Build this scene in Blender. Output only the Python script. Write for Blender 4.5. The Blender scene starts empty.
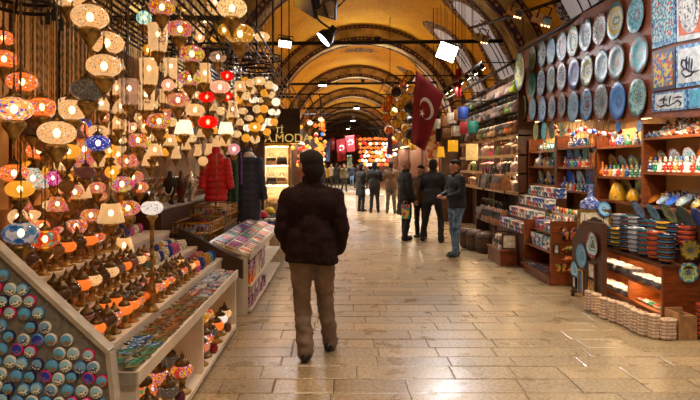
import bpy, bmesh, math, random
from mathutils import Vector, Matrix, Euler, noise
R = random.Random(7)
PI = math.pi
sc = bpy.context.scene
C = bpy.context.collection
F, CX, CY, H = 550.0, 340.0, 165.0, 1.65      # focal length in px, vanishing point of the street, eye height

# ------------------------------------------------------------------ camera, world, light, exposure
cam_d = bpy.data.cameras.new('camera'); cam = bpy.data.objects.new('camera', cam_d); C.objects.link(cam)
cam.location = (0, 0, H); cam.rotation_euler = (PI/2, 0, 0)
cam_d.sensor_width = 36; cam_d.lens = F/700*36
cam_d.shift_x = 10/700; cam_d.shift_y = -35/700
cam_d.clip_start = 0.05; cam_d.clip_end = 200
sc.camera = cam
w = bpy.data.worlds.new('world'); sc.world = w; w.use_nodes = True
w.node_tree.nodes['Background'].inputs[0].default_value = (1.0, .80, .52, 1)
w.node_tree.nodes['Background'].inputs[1].default_value = 0.35
sc.view_settings.view_transform = 'Standard'; sc.view_settings.look = 'None'
sc.view_settings.gamma = 1; sc.view_settings.use_curve_mapping = False
sc.view_settings.exposure = 0.48

ORD = 'first second third fourth fifth sixth seventh eighth ninth tenth eleventh twelfth thirteenth fourteenth fifteenth sixteenth seventeenth eighteenth nineteenth twentieth'.split()
def at(px, py, Y): return Vector(((px-CX)/F*Y, Y, H-(py-CY)/F*Y))
def onX(px, py, X): return at(px, py, F*X/(px-CX))
def onZ(px, py, Z): return at(px, py, F*(H-Z)/(py-CY))

# ------------------------------------------------------------------ materials
def S(c):                                    # sRGB 0-255 -> linear
    return tuple((v/255/12.92 if v/255 <= .04045 else ((v/255+.055)/1.055)**2.4) for v in c[:3]) + (1,)
M = {}
def newmat(name):
    m = bpy.data.materials.new(name); m.use_nodes = True
    nt = m.node_tree; b = nt.nodes['Principled BSDF']
    M[name] = m
    return m, nt, b
def N(nt, t, **k):
    n = nt.nodes.new(t)
    for a, v in k.items(): setattr(n, a, v)
    return n
def ramp(nt, fac, stops, interp='LINEAR'):
    r = N(nt, 'ShaderNodeValToRGB'); r.color_ramp.interpolation = interp
    e = r.color_ramp.elements
    while len(e) > 1: e.remove(e[-1])
    e[0].position = stops[0][0]; e[0].color = S(stops[0][1])
    for p, c in stops[1:]:
        x = e.new(p); x.color = S(c)
    nt.links.new(fac, r.inputs[0]); return r.outputs[0]
def mixc(nt, fac, a, b, mode='MIX'):
    n = N(nt, 'ShaderNodeMix', data_type='RGBA', blend_type=mode)
    for s, v in ((0, fac), (6, a), (7, b)):
        if hasattr(v, 'is_output'): nt.links.new(v, n.inputs[s])
        else: n.inputs[s].default_value = v
    return n.outputs[2]
def mth(nt, op, a, b=0, c=None):
    n = N(nt, 'ShaderNodeMath', operation=op)
    for i, v in enumerate((a, b) if c is None else (a, b, c)):
        if hasattr(v, 'is_output'): nt.links.new(v, n.inputs[i])
        else: n.inputs[i].default_value = v
    return n.outputs[0]
def bumpn(nt, b, h, s=.3, d=.01):
    n = N(nt, 'ShaderNodeBump'); n.inputs['Strength'].default_value = s; n.inputs['Distance'].default_value = d
    nt.links.new(h, n.inputs['Height']); nt.links.new(n.outputs[0], b.inputs['Normal'])
def tex(nt, kind, scale, **k):
    tc = N(nt, 'ShaderNodeTexCoord'); n = N(nt, kind)
    n.inputs['Scale'].default_value = scale
    for a, v in k.items(): setattr(n, a, v)
    nt.links.new(tc.outputs['Object'], n.inputs['Vector']); return n
def plain(name, c, rough=.6, metal=0, vary=.12, nscale=14, bump=0, spec=.5, rnd=0):
    m, nt, b = newmat(name)
    n = tex(nt, 'ShaderNodeTexNoise', nscale); n.inputs['Detail'].default_value = 4
    lo = tuple(v*(1-vary*1.6) for v in c); hi = tuple(min(255, v*(1+vary)) for v in c)
    col = ramp(nt, n.outputs[0], [(.3, lo), (.7, hi)])
    if rnd:
        oi = N(nt, 'ShaderNodeObjectInfo'); hs = N(nt, 'ShaderNodeHueSaturation')
        nt.links.new(mth(nt, 'MULTIPLY_ADD', oi.outputs['Random'], rnd, .5-rnd/2), hs.inputs['Hue'])
        nt.links.new(mth(nt, 'MULTIPLY_ADD', oi.outputs['Random'], .5, .75), hs.inputs['Value'])
        nt.links.new(col, hs.inputs['Color']); col = hs.outputs[0]
    nt.links.new(col, b.inputs['Base Color'])
    b.inputs['Roughness'].default_value = rough; b.inputs['Metallic'].default_value = metal
    b.inputs['Specular IOR Level'].default_value = spec
    if bump: bumpn(nt, b, n.outputs[0], bump)
    return m
def emit(name, c, s, base=None):
    m, nt, b = newmat(name)
    b.inputs['Base Color'].default_value = S(base or c); b.inputs['Roughness'].default_value = .4
    b.inputs['Emission Color'].default_value = S(c); b.inputs['Emission Strength'].default_value = s
    return m
def pal(nt, fac, cols):
    k = len(cols); return ramp(nt, fac, [(i/k, c) for i, c in enumerate(cols)], 'CONSTANT')
def glow(nt, b, col, s, alpha=.82):
    nt.links.new(mixc(nt, .65, col, (0, 0, 0, 1)), b.inputs['Base Color']); nt.links.new(col, b.inputs['Emission Color'])
    b.inputs['Emission Strength'].default_value = s; b.inputs['Roughness'].default_value = .18
    b.inputs['Alpha'].default_value = alpha
def mosaic(name, cols, ground, scale=70, s=1.0, grow=.35, alpha=.82, band=None):
    """glass pieces set in a pale or dark ground: each piece a flat colour, lit from inside"""
    m, nt, b = newmat(name)
    v = tex(nt, 'ShaderNodeTexVoronoi', scale)
    sep = N(nt, 'ShaderNodeSeparateColor'); nt.links.new(v.outputs['Color'], sep.inputs[0])
    col = pal(nt, sep.outputs[0], cols)
    mask = mth(nt, 'LESS_THAN', v.outputs['Distance'], grow)
    if band:                                  # pieces only round the belly of the globe
        tc = N(nt, 'ShaderNodeTexCoord'); sx = N(nt, 'ShaderNodeSeparateXYZ'); nt.links.new(tc.outputs['Object'], sx.inputs[0])
        mask = mth(nt, 'MULTIPLY', mask, mth(nt, 'LESS_THAN', mth(nt, 'ABSOLUTE', sx.outputs[2]), band))
    glow(nt, b, mixc(nt, mask, S(ground), col), s*.70, alpha); return m
def rosette(name, hue, s=1.0, scale=24, edge=(200, 60, 30)):
    """round millefiori medallions of coloured glass"""
    m, nt, b = newmat(name)
    v = tex(nt, 'ShaderNodeTexVoronoi', scale)
    sep = N(nt, 'ShaderNodeSeparateColor'); nt.links.new(v.outputs['Color'], sep.inputs[0])
    a = ramp(nt, v.outputs['Distance'], [(0, (255, 250, 210)), (.10, (220, 40, 30)), (.17, (250, 190, 60)), (.30, (240, 110, 20)), (.38, (20, 90, 230)), (.45, (255, 190, 50)), (.55, edge), (.70, (255, 150, 20)), (.85, (20, 60, 200))], 'CONSTANT')
    hs = N(nt, 'ShaderNodeHueSaturation'); nt.links.new(a, hs.inputs['Color']); hs.inputs['Saturation'].default_value = 1.3
    nt.links.new(mth(nt, 'MULTIPLY_ADD', sep.outputs[1], hue, .5-hue/2), hs.inputs['Hue'])
    fine = tex(nt, 'ShaderNodeTexVoronoi', scale*5, feature='DISTANCE_TO_EDGE')
    grout = mth(nt, 'GREATER_THAN', fine.outputs['Distance'], .07)
    glow(nt, b, mixc(nt, grout, S((120, 60, 25)), hs.outputs[0]), s*.68); return m
def frosted(name, c, s=.9, alpha=.80, motif=False):
    m, nt, b = newmat(name)
    n = tex(nt, 'ShaderNodeTexNoise', 18); col = ramp(nt, n.outputs[0], [(.3, tuple(v*.9 for v in c)), (.7, c)])
    if motif:
        v = tex(nt, 'ShaderNodeTexVoronoi', 42, feature='DISTANCE_TO_EDGE')
        tc = N(nt, 'ShaderNodeTexCoord'); sx = N(nt, 'ShaderNodeSeparateXYZ'); nt.links.new(tc.outputs['Object'], sx.inputs[0])
        d = mth(nt, 'ADD', mth(nt, 'POWER', mth(nt, 'MULTIPLY', sx.outputs[0], 30), 2), mth(nt, 'POWER', mth(nt, 'MULTIPLY', sx.outputs[2], 16), 2))
        k = mth(nt, 'MULTIPLY', mth(nt, 'LESS_THAN', v.outputs['Distance'], .09), mth(nt, 'LESS_THAN', d, 1))
        col = mixc(nt, k, col, S((110, 55, 25)))
    glow(nt, b, col, s*.64, alpha); return m
def plate_mat(name, rim, field, mid, centre, k=8, dots=None, rough=.18):
    """glazed plate: rings and petals by distance and angle from the plate's own centre (unit plate radius)"""
    m, nt, b = newmat(name)
    rim, field, mid, centre = [(c[0]*.80*k_, c[1]*.90*k_, c[2]*.98*k_) for c, k_ in ((rim, .95), (field, 1), (mid, .62), (centre, 1))]
    tc = N(nt, 'ShaderNodeTexCoord'); sx = N(nt, 'ShaderNodeSeparateXYZ'); nt.links.new(tc.outputs['Object'], sx.inputs[0])
    x, y = sx.outputs[0], sx.outputs[1]
    r = mth(nt, 'SQRT', mth(nt, 'ADD', mth(nt, 'POWER', x, 2), mth(nt, 'POWER', y, 2)))
    a = mth(nt, 'ARCTAN2', y, x)
    pet = mth(nt, 'MULTIPLY', mth(nt, 'SINE', mth(nt, 'MULTIPLY', a, k)), .10)
    rr = mth(nt, 'ADD', r, pet)
    base = ramp(nt, rr, [(0, centre), (.16, mid), (.30, field), (.45, centre), (.55, field), (.80, rim)], 'CONSTANT')
    edge = mth(nt, 'GREATER_THAN', r, .94); base = mixc(nt, edge, base, S(mid))
    v = tex(nt, 'ShaderNodeTexVoronoi', 13)
    sep = N(nt, 'ShaderNodeSeparateColor'); nt.links.new(v.outputs['Color'], sep.inputs[0])
    col = mixc(nt, mth(nt, 'LESS_THAN', v.outputs['Distance'], .30), base, pal(nt, sep.outputs[0], dots or [mid, field, rim, centre]))
    hs = N(nt, 'ShaderNodeHueSaturation'); hs.inputs['Saturation'].default_value = 1.7; nt.links.new(col, hs.inputs['Color']); col = hs.outputs[0]
    nt.links.new(col, b.inputs['Base Color']); b.inputs['Roughness'].default_value = rough+.2
    return m
def speckle(name, cols, scale=60, rough=.3, grow=.6, ground=None):
    m, nt, b = newmat(name)
    v = tex(nt, 'ShaderNodeTexVoronoi', scale); sep = N(nt, 'ShaderNodeSeparateColor'); nt.links.new(v.outputs['Color'], sep.inputs[0])
    col = pal(nt, sep.outputs[0], cols)
    if ground: col = mixc(nt, mth(nt, 'LESS_THAN', v.outputs['Distance'], grow), S(ground), col)
    nt.links.new(col, b.inputs['Base Color']); b.inputs['Roughness'].default_value = rough; return m
def stripes(name, cols, scale, rough=.25, axis=2, off=0):
    m, nt, b = newmat(name)
    tc = N(nt, 'ShaderNodeTexCoord'); sx = N(nt, 'ShaderNodeSeparateXYZ'); nt.links.new(tc.outputs['Object'], sx.inputs[0])
    f = mth(nt, 'FRACT', mth(nt, 'MULTIPLY_ADD', sx.outputs[axis], scale, off))
    nt.links.new(pal(nt, f, cols), b.inputs['Base Color']); b.inputs['Roughness'].default_value = rough
    b.inputs['Coat Weight'].default_value = .3; return m

def wood(name, c, rough=.35, sc_=(3, 3, 22)):
    m, nt, b = newmat(name)
    tc = N(nt, 'ShaderNodeTexCoord'); mp = N(nt, 'ShaderNodeMapping'); mp.inputs['Scale'].default_value = sc_
    nt.links.new(tc.outputs['Object'], mp.inputs[0]); n = N(nt, 'ShaderNodeTexNoise'); n.inputs['Scale'].default_value = 2.5
    n.inputs['Detail'].default_value = 6; nt.links.new(mp.outputs[0], n.inputs['Vector'])
    nt.links.new(ramp(nt, n.outputs[0], [(.3, tuple(v*.6 for v in c)), (.7, c)]), b.inputs['Base Color'])
    b.inputs['Roughness'].default_value = rough; return m

# setting
def ochre():
    m, nt, b = newmat('ochre_plaster')
    n = tex(nt, 'ShaderNodeTexNoise', .9); n.inputs['Detail'].default_value = 7
    n2 = tex(nt, 'ShaderNodeTexNoise', 9); n2.inputs['Detail'].default_value = 5
    c = ramp(nt, n.outputs[0], [(.3, (204, 156, 22)), (.55, (228, 180, 28)), (.75, (236, 194, 50))])
    c = mixc(nt, .25, c, ramp(nt, n2.outputs[0], [(.35, (150, 95, 15)), (.65, (235, 175, 50))]))
    nt.links.new(c, b.inputs['Base Color']); b.inputs['Roughness'].default_value = .75
    bumpn(nt, b, n2.outputs[0], .15)
ochre()
plain('arch_plaster', (168, 150, 112), .8, vary=.22, nscale=2.5, bump=.1)
plain('wall_plaster', (150, 112, 70), .85, vary=.25, nscale=3)
plain('dark_wall', (60, 42, 28), .8, vary=.3, nscale=3)
plain('grout', (84, 68, 48), .8)
plain('cream_trim', (150, 132, 96), .7, vary=.15)
plain('purple_paint', (64, 26, 56), .7, vary=.2)
plain('blue_paint', (40, 50, 120), .7, vary=.2)
speckle('arabesque', [(60, 40, 50), (150, 130, 100), (90, 60, 60), (180, 150, 110)], 22, .7)
speckle('blue_arabesque', [(40, 45, 110), (190, 190, 200), (60, 50, 70), (160, 150, 150)], 26, .7)
emit('window_glow', (190, 190, 196), .2)
def stone():
    m, nt, b = newmat('floor_stone')
    gi = N(nt, 'ShaderNodeNewGeometry'); oi = N(nt, 'ShaderNodeObjectInfo')
    n = N(nt, 'ShaderNodeTexNoise'); n.inputs['Scale'].default_value = 3.2; n.inputs['Detail'].default_value = 6
    nt.links.new(gi.outputs['Position'], n.inputs['Vector'])
    nf = N(nt, 'ShaderNodeTexNoise'); nf.inputs['Scale'].default_value = 38; nf.inputs['Detail'].default_value = 4
    nt.links.new(gi.outputs['Position'], nf.inputs['Vector'])
    rnd = mth(nt, 'FRACT', mth(nt, 'ADD', gi.outputs['Random Per Island'], oi.outputs['Random']))
    base = ramp(nt, rnd, [(0, (112, 94, 70)), (.3, (148, 126, 92)), (.6, (172, 144, 102)), (.8, (134, 116, 88)), (1, (158, 132, 92))])
    st = ramp(nt, n.outputs[0], [(.3, (150, 120, 84)), (.7, (255, 250, 238))])
    c = mixc(nt, .55, base, st, 'MULTIPLY')
    c = mixc(nt, .35, c, ramp(nt, nf.outputs[0], [(.35, (120, 96, 66)), (.65, (225, 205, 165))]))
    nt.links.new(c, b.inputs['Base Color'])
    rr = mth(nt, 'MULTIPLY_ADD', n.outputs[0], .34, .14); nt.links.new(rr, b.inputs['Roughness'])
    bumpn(nt, b, mth(nt, 'ADD', n.outputs[0], mth(nt, 'MULTIPLY', nf.outputs[0], .4)), .22, .006)
stone()
# metals, woods, whites
plain('bronze', (156, 124, 66), .36, .7, .3, 30)
plain('dark_bronze', (104, 80, 44), .4, .7, .3, 30)
plain('iron', (34, 28, 25), .5, .6)
plain('black_metal', (16, 16, 18), .45, .3)
plain('verdigris', (70, 96, 84), .5, .5, .3)
plain('white_board', (226, 212, 192), .45, vary=.06, nscale=3)
plain('grey_felt', (112, 108, 98), .9, vary=.1, nscale=50, bump=.2)
plain('alu', (190, 182, 168), .35, .4, .08)
wood('red_wood', (140, 68, 28), .3)
wood('dark_wood', (84, 44, 22), .4)
wood('rust_board', (150, 74, 34), .5)
wood('pale_wood', (206, 168, 116), .5)
wood('orange_wood', (190, 104, 44), .4)
plain('gold', (214, 170, 84), .25, .9, .15)
plain('warm_back', (214, 166, 98), .7, vary=.1, nscale=2)
plain('black', (14, 13, 14), .6)
plain('chrome', (200, 200, 205), .15, 1, .05)
emit('bulb', (255, 214, 150), 11)
emit('bulb_small', (255, 205, 130), 10)
emit('flood_face', (250, 252, 255), 14)
emit('strip_light', (255, 196, 120), 9)
emit('strip_bright', (255, 214, 160), 40)
# lamp glass
CREAM = (252, 196, 128)
mosaic('cream_mosaic', [(255, 250, 225), (120, 70, 45), (225, 120, 60), (110, 85, 60), (70, 130, 150), (200, 150, 100)], (250, 190, 122), 95, .85, .33)
mosaic('orange_mosaic', [(255, 250, 230), (30, 60, 170), (190, 20, 20), (20, 120, 90), (250, 200, 60), (60, 20, 20)], (255, 120, 40), 85, .95, .40, band=.042)
mosaic('multi_mosaic', [(255, 255, 245), (30, 70, 200), (255, 120, 40), (20, 150, 110), (220, 30, 30), (250, 220, 120)], (255, 170, 90), 60, 1.0, .5)
mosaic('blue_mosaic', [(40, 60, 200), (120, 150, 255), (70, 40, 170), (220, 235, 255), (30, 110, 210)], (40, 40, 130), 80, .8, .45)
mosaic('smoky_mosaic', [(180, 190, 200), (60, 70, 110), (140, 130, 110), (210, 200, 180), (120, 80, 60)], (122, 104, 82), 95, .22, .33)
mosaic('gold_mosaic', [(255, 214, 120), (190, 110, 20), (120, 60, 10), (255, 240, 190)], (210, 140, 30), 60, .7, .4)
mosaic('reddot_mosaic', [(200, 30, 30), (220, 40, 40), (255, 235, 210), (150, 20, 20)], (250, 180, 140), 110, .95, .38)
mosaic('goldflower_mosaic', [(120, 60, 20), (190, 110, 30), (255, 225, 150), (90, 40, 10)], (252, 206, 140), 90, .95, .40)
mosaic('whiteblue_mosaic', [(30, 120, 190), (40, 60, 170), (20, 150, 170)], (250, 232, 214), 62, .85, .34, band=.035)
mosaic('petal_blue', [(30, 90, 150), (40, 130, 170), (50, 110, 160), (20, 60, 140)], (220, 200, 190), 22, .38, .56)
mosaic('petal_orange', [(250, 190, 30), (230, 60, 20), (240, 120, 30), (40, 140, 120)], (200, 50, 20), 24, .75, .55)
mosaic('petal_pink', [(250, 150, 130), (240, 120, 80), (255, 190, 150)], (200, 80, 70), 28, .6, .5)
mosaic('crystal_turquoise', [(30, 190, 170), (120, 235, 220), (20, 120, 120), (240, 255, 250)], (250, 190, 160), 75, .7, .5)
mosaic('crystal_magenta', [(240, 40, 160), (255, 150, 220), (160, 20, 100), (255, 230, 240)], (200, 30, 120), 75, .75, .5)
mosaic('greenred_mosaic', [(30, 140, 70), (220, 40, 30), (250, 200, 80), (255, 250, 230), (40, 80, 170)], (230, 110, 50), 55, .75, .45)
mosaic('turquoise_mosaic', [(60, 210, 190), (230, 255, 240), (20, 130, 150), (250, 220, 120)], (190, 240, 220), 60, .8, .45)
mosaic('yellow_mosaic', [(255, 225, 110), (250, 245, 190), (230, 150, 30)], (255, 220, 120), 60, .9, .45)
rosette('rosette_warm', .10); rosette('rosette_multi', .22, edge=(190, 30, 40)); rosette('rosette_red', .08, scale=28, edge=(220, 40, 20))
frosted('cream_glass', (255, 196, 128)); frosted('cream_motif', (255, 200, 138), motif=True)
frosted('white_glass', (255, 232, 200), 1.5); frosted('clear_glass', (250, 190, 150), .45, .55)
frosted('red_glass', (255, 10, 4), 1.0, .92); frosted('pink_glass', (250, 170, 180), .7); frosted('amber_glass', (255, 170, 50), 1.0)
frosted('parchment', (255, 205, 120), .8, .95); frosted('yellow_shade', (255, 180, 30), .85, .95)
# ------------------------------------------------------------------ mesh helpers
class MB:
    def __init__(s): s.v = []; s.f = []; s.m = []; s.sm = []
    def add(s, vs, fs, mat=0, smooth=False, mx=None):
        o = len(s.v)
        s.v += [tuple(mx @ Vector(v)) for v in vs] if mx else [tuple(v) for v in vs]
        for f in fs: s.f.append(tuple(i+o for i in f)); s.m.append(mat); s.sm.append(smooth)
        return s
    def box(s, x0, y0, z0, x1, y1, z1, mat=0, mx=None):
        v = [(x, y, z) for z in (z0, z1) for y in (y0, y1) for x in (x0, x1)]
        return s.add(v, [(0, 2, 3, 1), (4, 5, 7, 6), (0, 1, 5, 4), (2, 6, 7, 3), (0, 4, 6, 2), (1, 3, 7, 5)], mat, False, mx)
    def cbox(s, c, d, mat=0, mx=None):
        return s.box(c[0]-d[0]/2, c[1]-d[1]/2, c[2]-d[2]/2, c[0]+d[0]/2, c[1]+d[1]/2, c[2]+d[2]/2, mat, mx)
    def lathe(s, prof, n=16, mat=0, mx=None, sx=1, sy=1, smooth=True):
        """prof: (r, z) bottom to top; r = 0 at an end closes it to a point"""
        vs = []; idx = []
        for r, z in prof:
            if r < 1e-6: idx.append([len(vs)]*n); vs.append((0, 0, z))
            else:
                idx.append(list(range(len(vs), len(vs)+n)))
                vs += [(r*math.cos(2*PI*i/n)*sx, r*math.sin(2*PI*i/n)*sy, z) for i in range(n)]
        fs = []
        for a, b in zip(idx, idx[1:]):
            for i in range(n):
                j = (i+1) % n; q = [a[i], a[j], b[j], b[i]]
                q = [x for k, x in enumerate(q) if x not in q[:k]]
                if len(q) > 2: fs.append(tuple(q))
        return s.add(vs, fs, mat, smooth, mx)
    def tube(s, pts, r, n=6, mat=0, cap=True, mx=None):
        pts = [Vector(p) for p in pts]; vs = []; k = len(pts)
        rs = r if isinstance(r, (list, tuple)) else [r]*k
        up = None
        for i, p in enumerate(pts):
            t = (pts[min(i+1, k-1)]-pts[max(i-1, 0)]).normalized()
            a = Vector((0, 0, 1)) if abs(t.z) < .9 else Vector((1, 0, 0))
            u = t.cross(a).normalized(); v = t.cross(u)
            if up is not None and u.dot(up) < 0: u, v = -u, -v
            up = u
            vs += [p+rs[i]*(math.cos(2*PI*j/n)*u+math.sin(2*PI*j/n)*v) for j in range(n)]
        fs = [(i*n+j, i*n+(j+1) % n, (i+1)*n+(j+1) % n, (i+1)*n+j) for i in range(k-1) for j in range(n)]
        if cap: fs += [tuple(range(n)), tuple(range((k-1)*n, k*n))]
        return s.add(vs, fs, mat, True, mx)
    def prism(s, poly, h0, h1, mat=0, mx=None):
        """poly in local xy, extruded along z"""
        n = len(poly); vs = [(x, y, h0) for x, y in poly]+[(x, y, h1) for x, y in poly]
        return s.add(vs, [tuple(range(n))[::-1], tuple(range(n, 2*n))]+[(i, (i+1) % n, n+(i+1) % n, n+i) for i in range(n)], mat, False, mx)
    def ball(s, c, rx, ry=None, rz=None, n=10, k=6, mat=0):
        ry = ry or rx; rz = rz or rx
        prof = [(math.sin(PI*i/k), -math.cos(PI*i/k)) for i in range(k+1)]; prof[0] = (0, -1); prof[-1] = (0, 1)
        return s.lathe(prof, n, mat, Matrix.Translation(c) @ Matrix.Diagonal((rx, ry, rz, 1)))
    def mesh(s, name, mats):
        me = bpy.data.meshes.new(name); me.from_pydata(s.v, [], s.f)
        for m in ([mats] if isinstance(mats, str) else mats): me.materials.append(M[m])
        me.polygons.foreach_set('material_index', s.m); me.polygons.foreach_set('use_smooth', s.sm)
        bm = bmesh.new(); bm.from_mesh(me); bmesh.ops.recalc_face_normals(bm, faces=bm.faces); bm.to_mesh(me); bm.free()
        me.update(); return me
    def build(s, name, mats, parent=None, loc=(0, 0, 0), rot=(0, 0, 0)):
        return inst(name, s.mesh(name, mats), parent, loc, rot)
def inst(name, me, parent=None, loc=(0, 0, 0), rot=(0, 0, 0), scale=None, mats=None):
    o = bpy.data.objects.new(name, me); C.objects.link(o)
    o.location = loc; o.rotation_euler = rot
    if scale: o.scale = scale if hasattr(scale, '__len__') else (scale,)*3
    if parent: o.parent = parent
    if mats:
        for i, m in enumerate(mats):
            if m: o.material_slots[i].link = 'OBJECT'; o.material_slots[i].material = M[m]
    return o
def tag(o, label, cat, group=None):
    o['label'] = label; o['category'] = cat
    if group: o['group'] = group
    return o
def struct(o): o['kind'] = 'structure'; return o
def thing(name, label, cat, loc=(0, 0, 0), rz=0, group=None, rot=None):
    o = bpy.data.objects.new(name, None); C.objects.link(o); o.empty_display_size = .05
    o.location = loc; o.rotation_euler = rot or (0, 0, rz)
    return tag(o, label, cat, group)
CACHE = {}
def cached(key, fn):
    if key not in CACHE: CACHE[key] = fn()
    return CACHE[key]
def spread(a, b, n, jit=0):
    return [a+(b-a)*(i+.5)/n+R.uniform(-jit, jit) for i in range(n)]

# ------------------------------------------------------------------ the hall
VX, VR, VZ = .8, 3.65, 2.8                    # vault axis, radius, springing
WL, WR = VX-3.1, VX+3.1
AR = 3.1                                      # inner radius of the transverse arches
Y0, Y1 = -5.0, 58.0
ARCH = [3.9+7.6*i for i in range(-1, 8)]
floor = struct(MB().box(WL-.3, Y0, -.12, WR+.3, Y1, -.012).build('floor', 'grout'))
def slab_mesh():
    b = MB(); e = .012
    v = [(-.5, -.5, -.03), (.5, -.5, -.03), (.5, .5, -.03), (-.5, .5, -.03), (-.5, -.5, -.004), (.5, -.5, -.004), (.5, .5, -.004), (-.5, .5, -.004),
         (-.5+e, -.5+e*2, 0), (.5-e, -.5+e*2, 0), (.5-e, .5-e*2, 0), (-.5+e, .5-e*2, 0)]
    f = [(8, 9, 10, 11)]+[(i, (i+1) % 4, 4+(i+1) % 4, 4+i) for i in range(4)]+[(4+i, 4+(i+1) % 4, 8+(i+1) % 4, 8+i) for i in range(4)]
    return b.add(v, f).mesh('slab', 'floor_stone')
SLAB = slab_mesh()
ns = 0; rest = MB(); y = 3.05
def slab_into(b, x0, x1, y0, y1, z):
    b.box(x0, y0, -.03, x1, y1, z)
while y < Y1:
    d = R.uniform(.20, .30) if y < 14 else R.uniform(.3, .5)
    x = WL+R.uniform(-.5, 0)
    while x < WR:
        L = R.uniform(.38, .85); x0, x1 = max(x, WL), min(x+L, WR)
        vis = x1 > -1.35 and x0 < 3.3 and abs((x0+x1)/2)/y < .72
        if x1-x0 > .08:
            z = R.uniform(-.004, 0)
            if vis and ns < 298:
                inst('slab', SLAB, floor, ((x0+x1)/2, y+d/2, z), (0, 0, R.uniform(-.002, .002)), (x1-x0-.007, d-.007, 1)); ns += 1
            else: slab_into(rest, x0+.005, x1-.005, y+.005, y+d-.005, z)
        x += L
    y += d
y = Y0
while y < 3.05:
    d = min(.3, 3.05-y); x = WL
    while x < WR: slab_into(rest, x+.005, min(x+.7, WR)-.005, y+.005, y+d-.005, 0); x += .7
    y += d
o = rest.build('slab_field', 'floor_stone', floor); o['kind'] = 'stuff'

def vault_pts(r, n=28, a0=0, a1=PI): return [(VX+r*math.cos(a0+(a1-a0)*i/n), VZ+r*math.sin(a0+(a1-a0)*i/n)) for i in range(n+1)]
def band(b, r0, r1, y0, y1, mat=0, n=40, a0=0, a1=PI):
    """solid ring segment between two radii"""
    A, B = vault_pts(r0, n, a0, a1), vault_pts(r1, n, a0, a1); vs = []
    for (xa, za), (xb, zb) in zip(A, B): vs += [(xa, y0, za), (xb, y0, zb), (xb, y1, zb), (xa, y1, za)]
    fs = [(4*i+j, 4*i+(j+1) % 4, 4*i+4+(j+1) % 4, 4*i+4+j) for i in range(n) for j in range(4)]+[(0, 1, 2, 3), (4*n, 4*n+1, 4*n+2, 4*n+3)]
    return b.add(vs, fs, mat, False)
b = MB(); band(b, VR, VR+.25, Y0, Y1)
ceiling = struct(b.build('ceiling', 'ochre_plaster'))
for yy in ARCH:
    b = MB(); band(b, AR, VR+.02, yy-.35, yy+.35); b.build('transverse_arch', 'arch_plaster', ceiling)
    for y0 in (yy-.37, yy+.23):               # painted borders on both edges of each arch: zigzag of plum and cream
        b = MB(); band(b, AR-.015, AR+.02, y0, y0+.14)
        for i in range(54):
            a = PI*(i+.5)/54; r = AR-.018; t = PI/54*.8*(1 if i % 2 else -1)
            p = [(VX+r*math.cos(a-t*.7), y0+.015, VZ+r*math.sin(a-t*.7)), (VX+r*math.cos(a-t*.3), y0+.015, VZ+r*math.sin(a-t*.3)),
                 (VX+r*math.cos(a+t*.7), y0+.125, VZ+r*math.sin(a+t*.7)), (VX+r*math.cos(a+t*.3), y0+.125, VZ+r*math.sin(a+t*.3))]
            b.add(p, [(0, 1, 2, 3)], 1 if i % 3 else 2)
        b.build('painted_border', ['purple_paint', 'cream_trim', 'blue_paint'], ceiling)
    # the face of the arch towards the street: plum band with pale lozenges along the inner edge, a dotted line along the outer one
    yf = yy-.352
    b = MB(); band(b, AR+.0, AR+.13, yf-.006, yf+.01); band(b, AR+.13, AR+.155, yf-.008, yf+.01, 1); band(b, VR-.13, VR-.02, yf-.006, yf+.01)
    for i in range(76):
        a = PI*(i+.5)/76; da = PI/76*.42
        for rm, h_, mm in ((AR+.065, .045, 1 if i % 4 else 2), (VR-.075, .022, 1)):
            q = [(VX+rr*math.cos(aa), yf-.009, VZ+rr*math.sin(aa)) for rr, aa in ((rm-h_, a), (rm, a+da), (rm+h_, a), (rm, a-da))]
            b.add(q, [(0, 1, 2, 3)], mm)
    b.build('painted_face', ['purple_paint', 'cream_trim', 'blue_paint'], ceiling)
def patch(name, outline, mat, r, parent, k=1):
    """a patch on the inside of the vault: outline of (Y, angle in degrees) about its middle, filled as a fan of rings"""
    n = len(outline); cy = sum(p[0] for p in outline)/n; ca = sum(p[1] for p in outline)/n; vs = []; fs = []
    for s_ in (1, .66, .33):
        for (yy, a) in outline:
            yy = cy+(yy-cy)*s_; a = math.radians(ca+(a-ca)*s_); vs.append((VX+r*math.cos(a), yy, VZ+r*math.sin(a)))
    vs.append((VX+r*math.cos(math.radians(ca)), cy, VZ+r*math.sin(math.radians(ca))))
    for q in (0, 1): fs += [(q*n+i, q*n+(i+1) % n, (q+1)*n+(i+1) % n, (q+1)*n+i) for i in range(n)]
    fs += [(2*n+i, 2*n+(i+1) % n, 3*n) for i in range(n)]
    return MB().add(vs, fs).build(name, mat, parent)
def niche(y0, y1, a0, a1, g=0):               # arched outline, foot at a0, head towards the crown at a1
    m = (y0+y1)/2; h = (y1-y0)/2-g; a0 += g*6; am = a0+(a1-a0)*.55; out = [(m-h, a0), (m-h, am)]
    for i in range(1, 10):
        t = PI*i/10; out.append((m-h*math.cos(t), am+(a1-g*14-am)*math.sin(t)))
    return out+[(m+h, am), (m+h, a0)]
nw = 0
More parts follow.
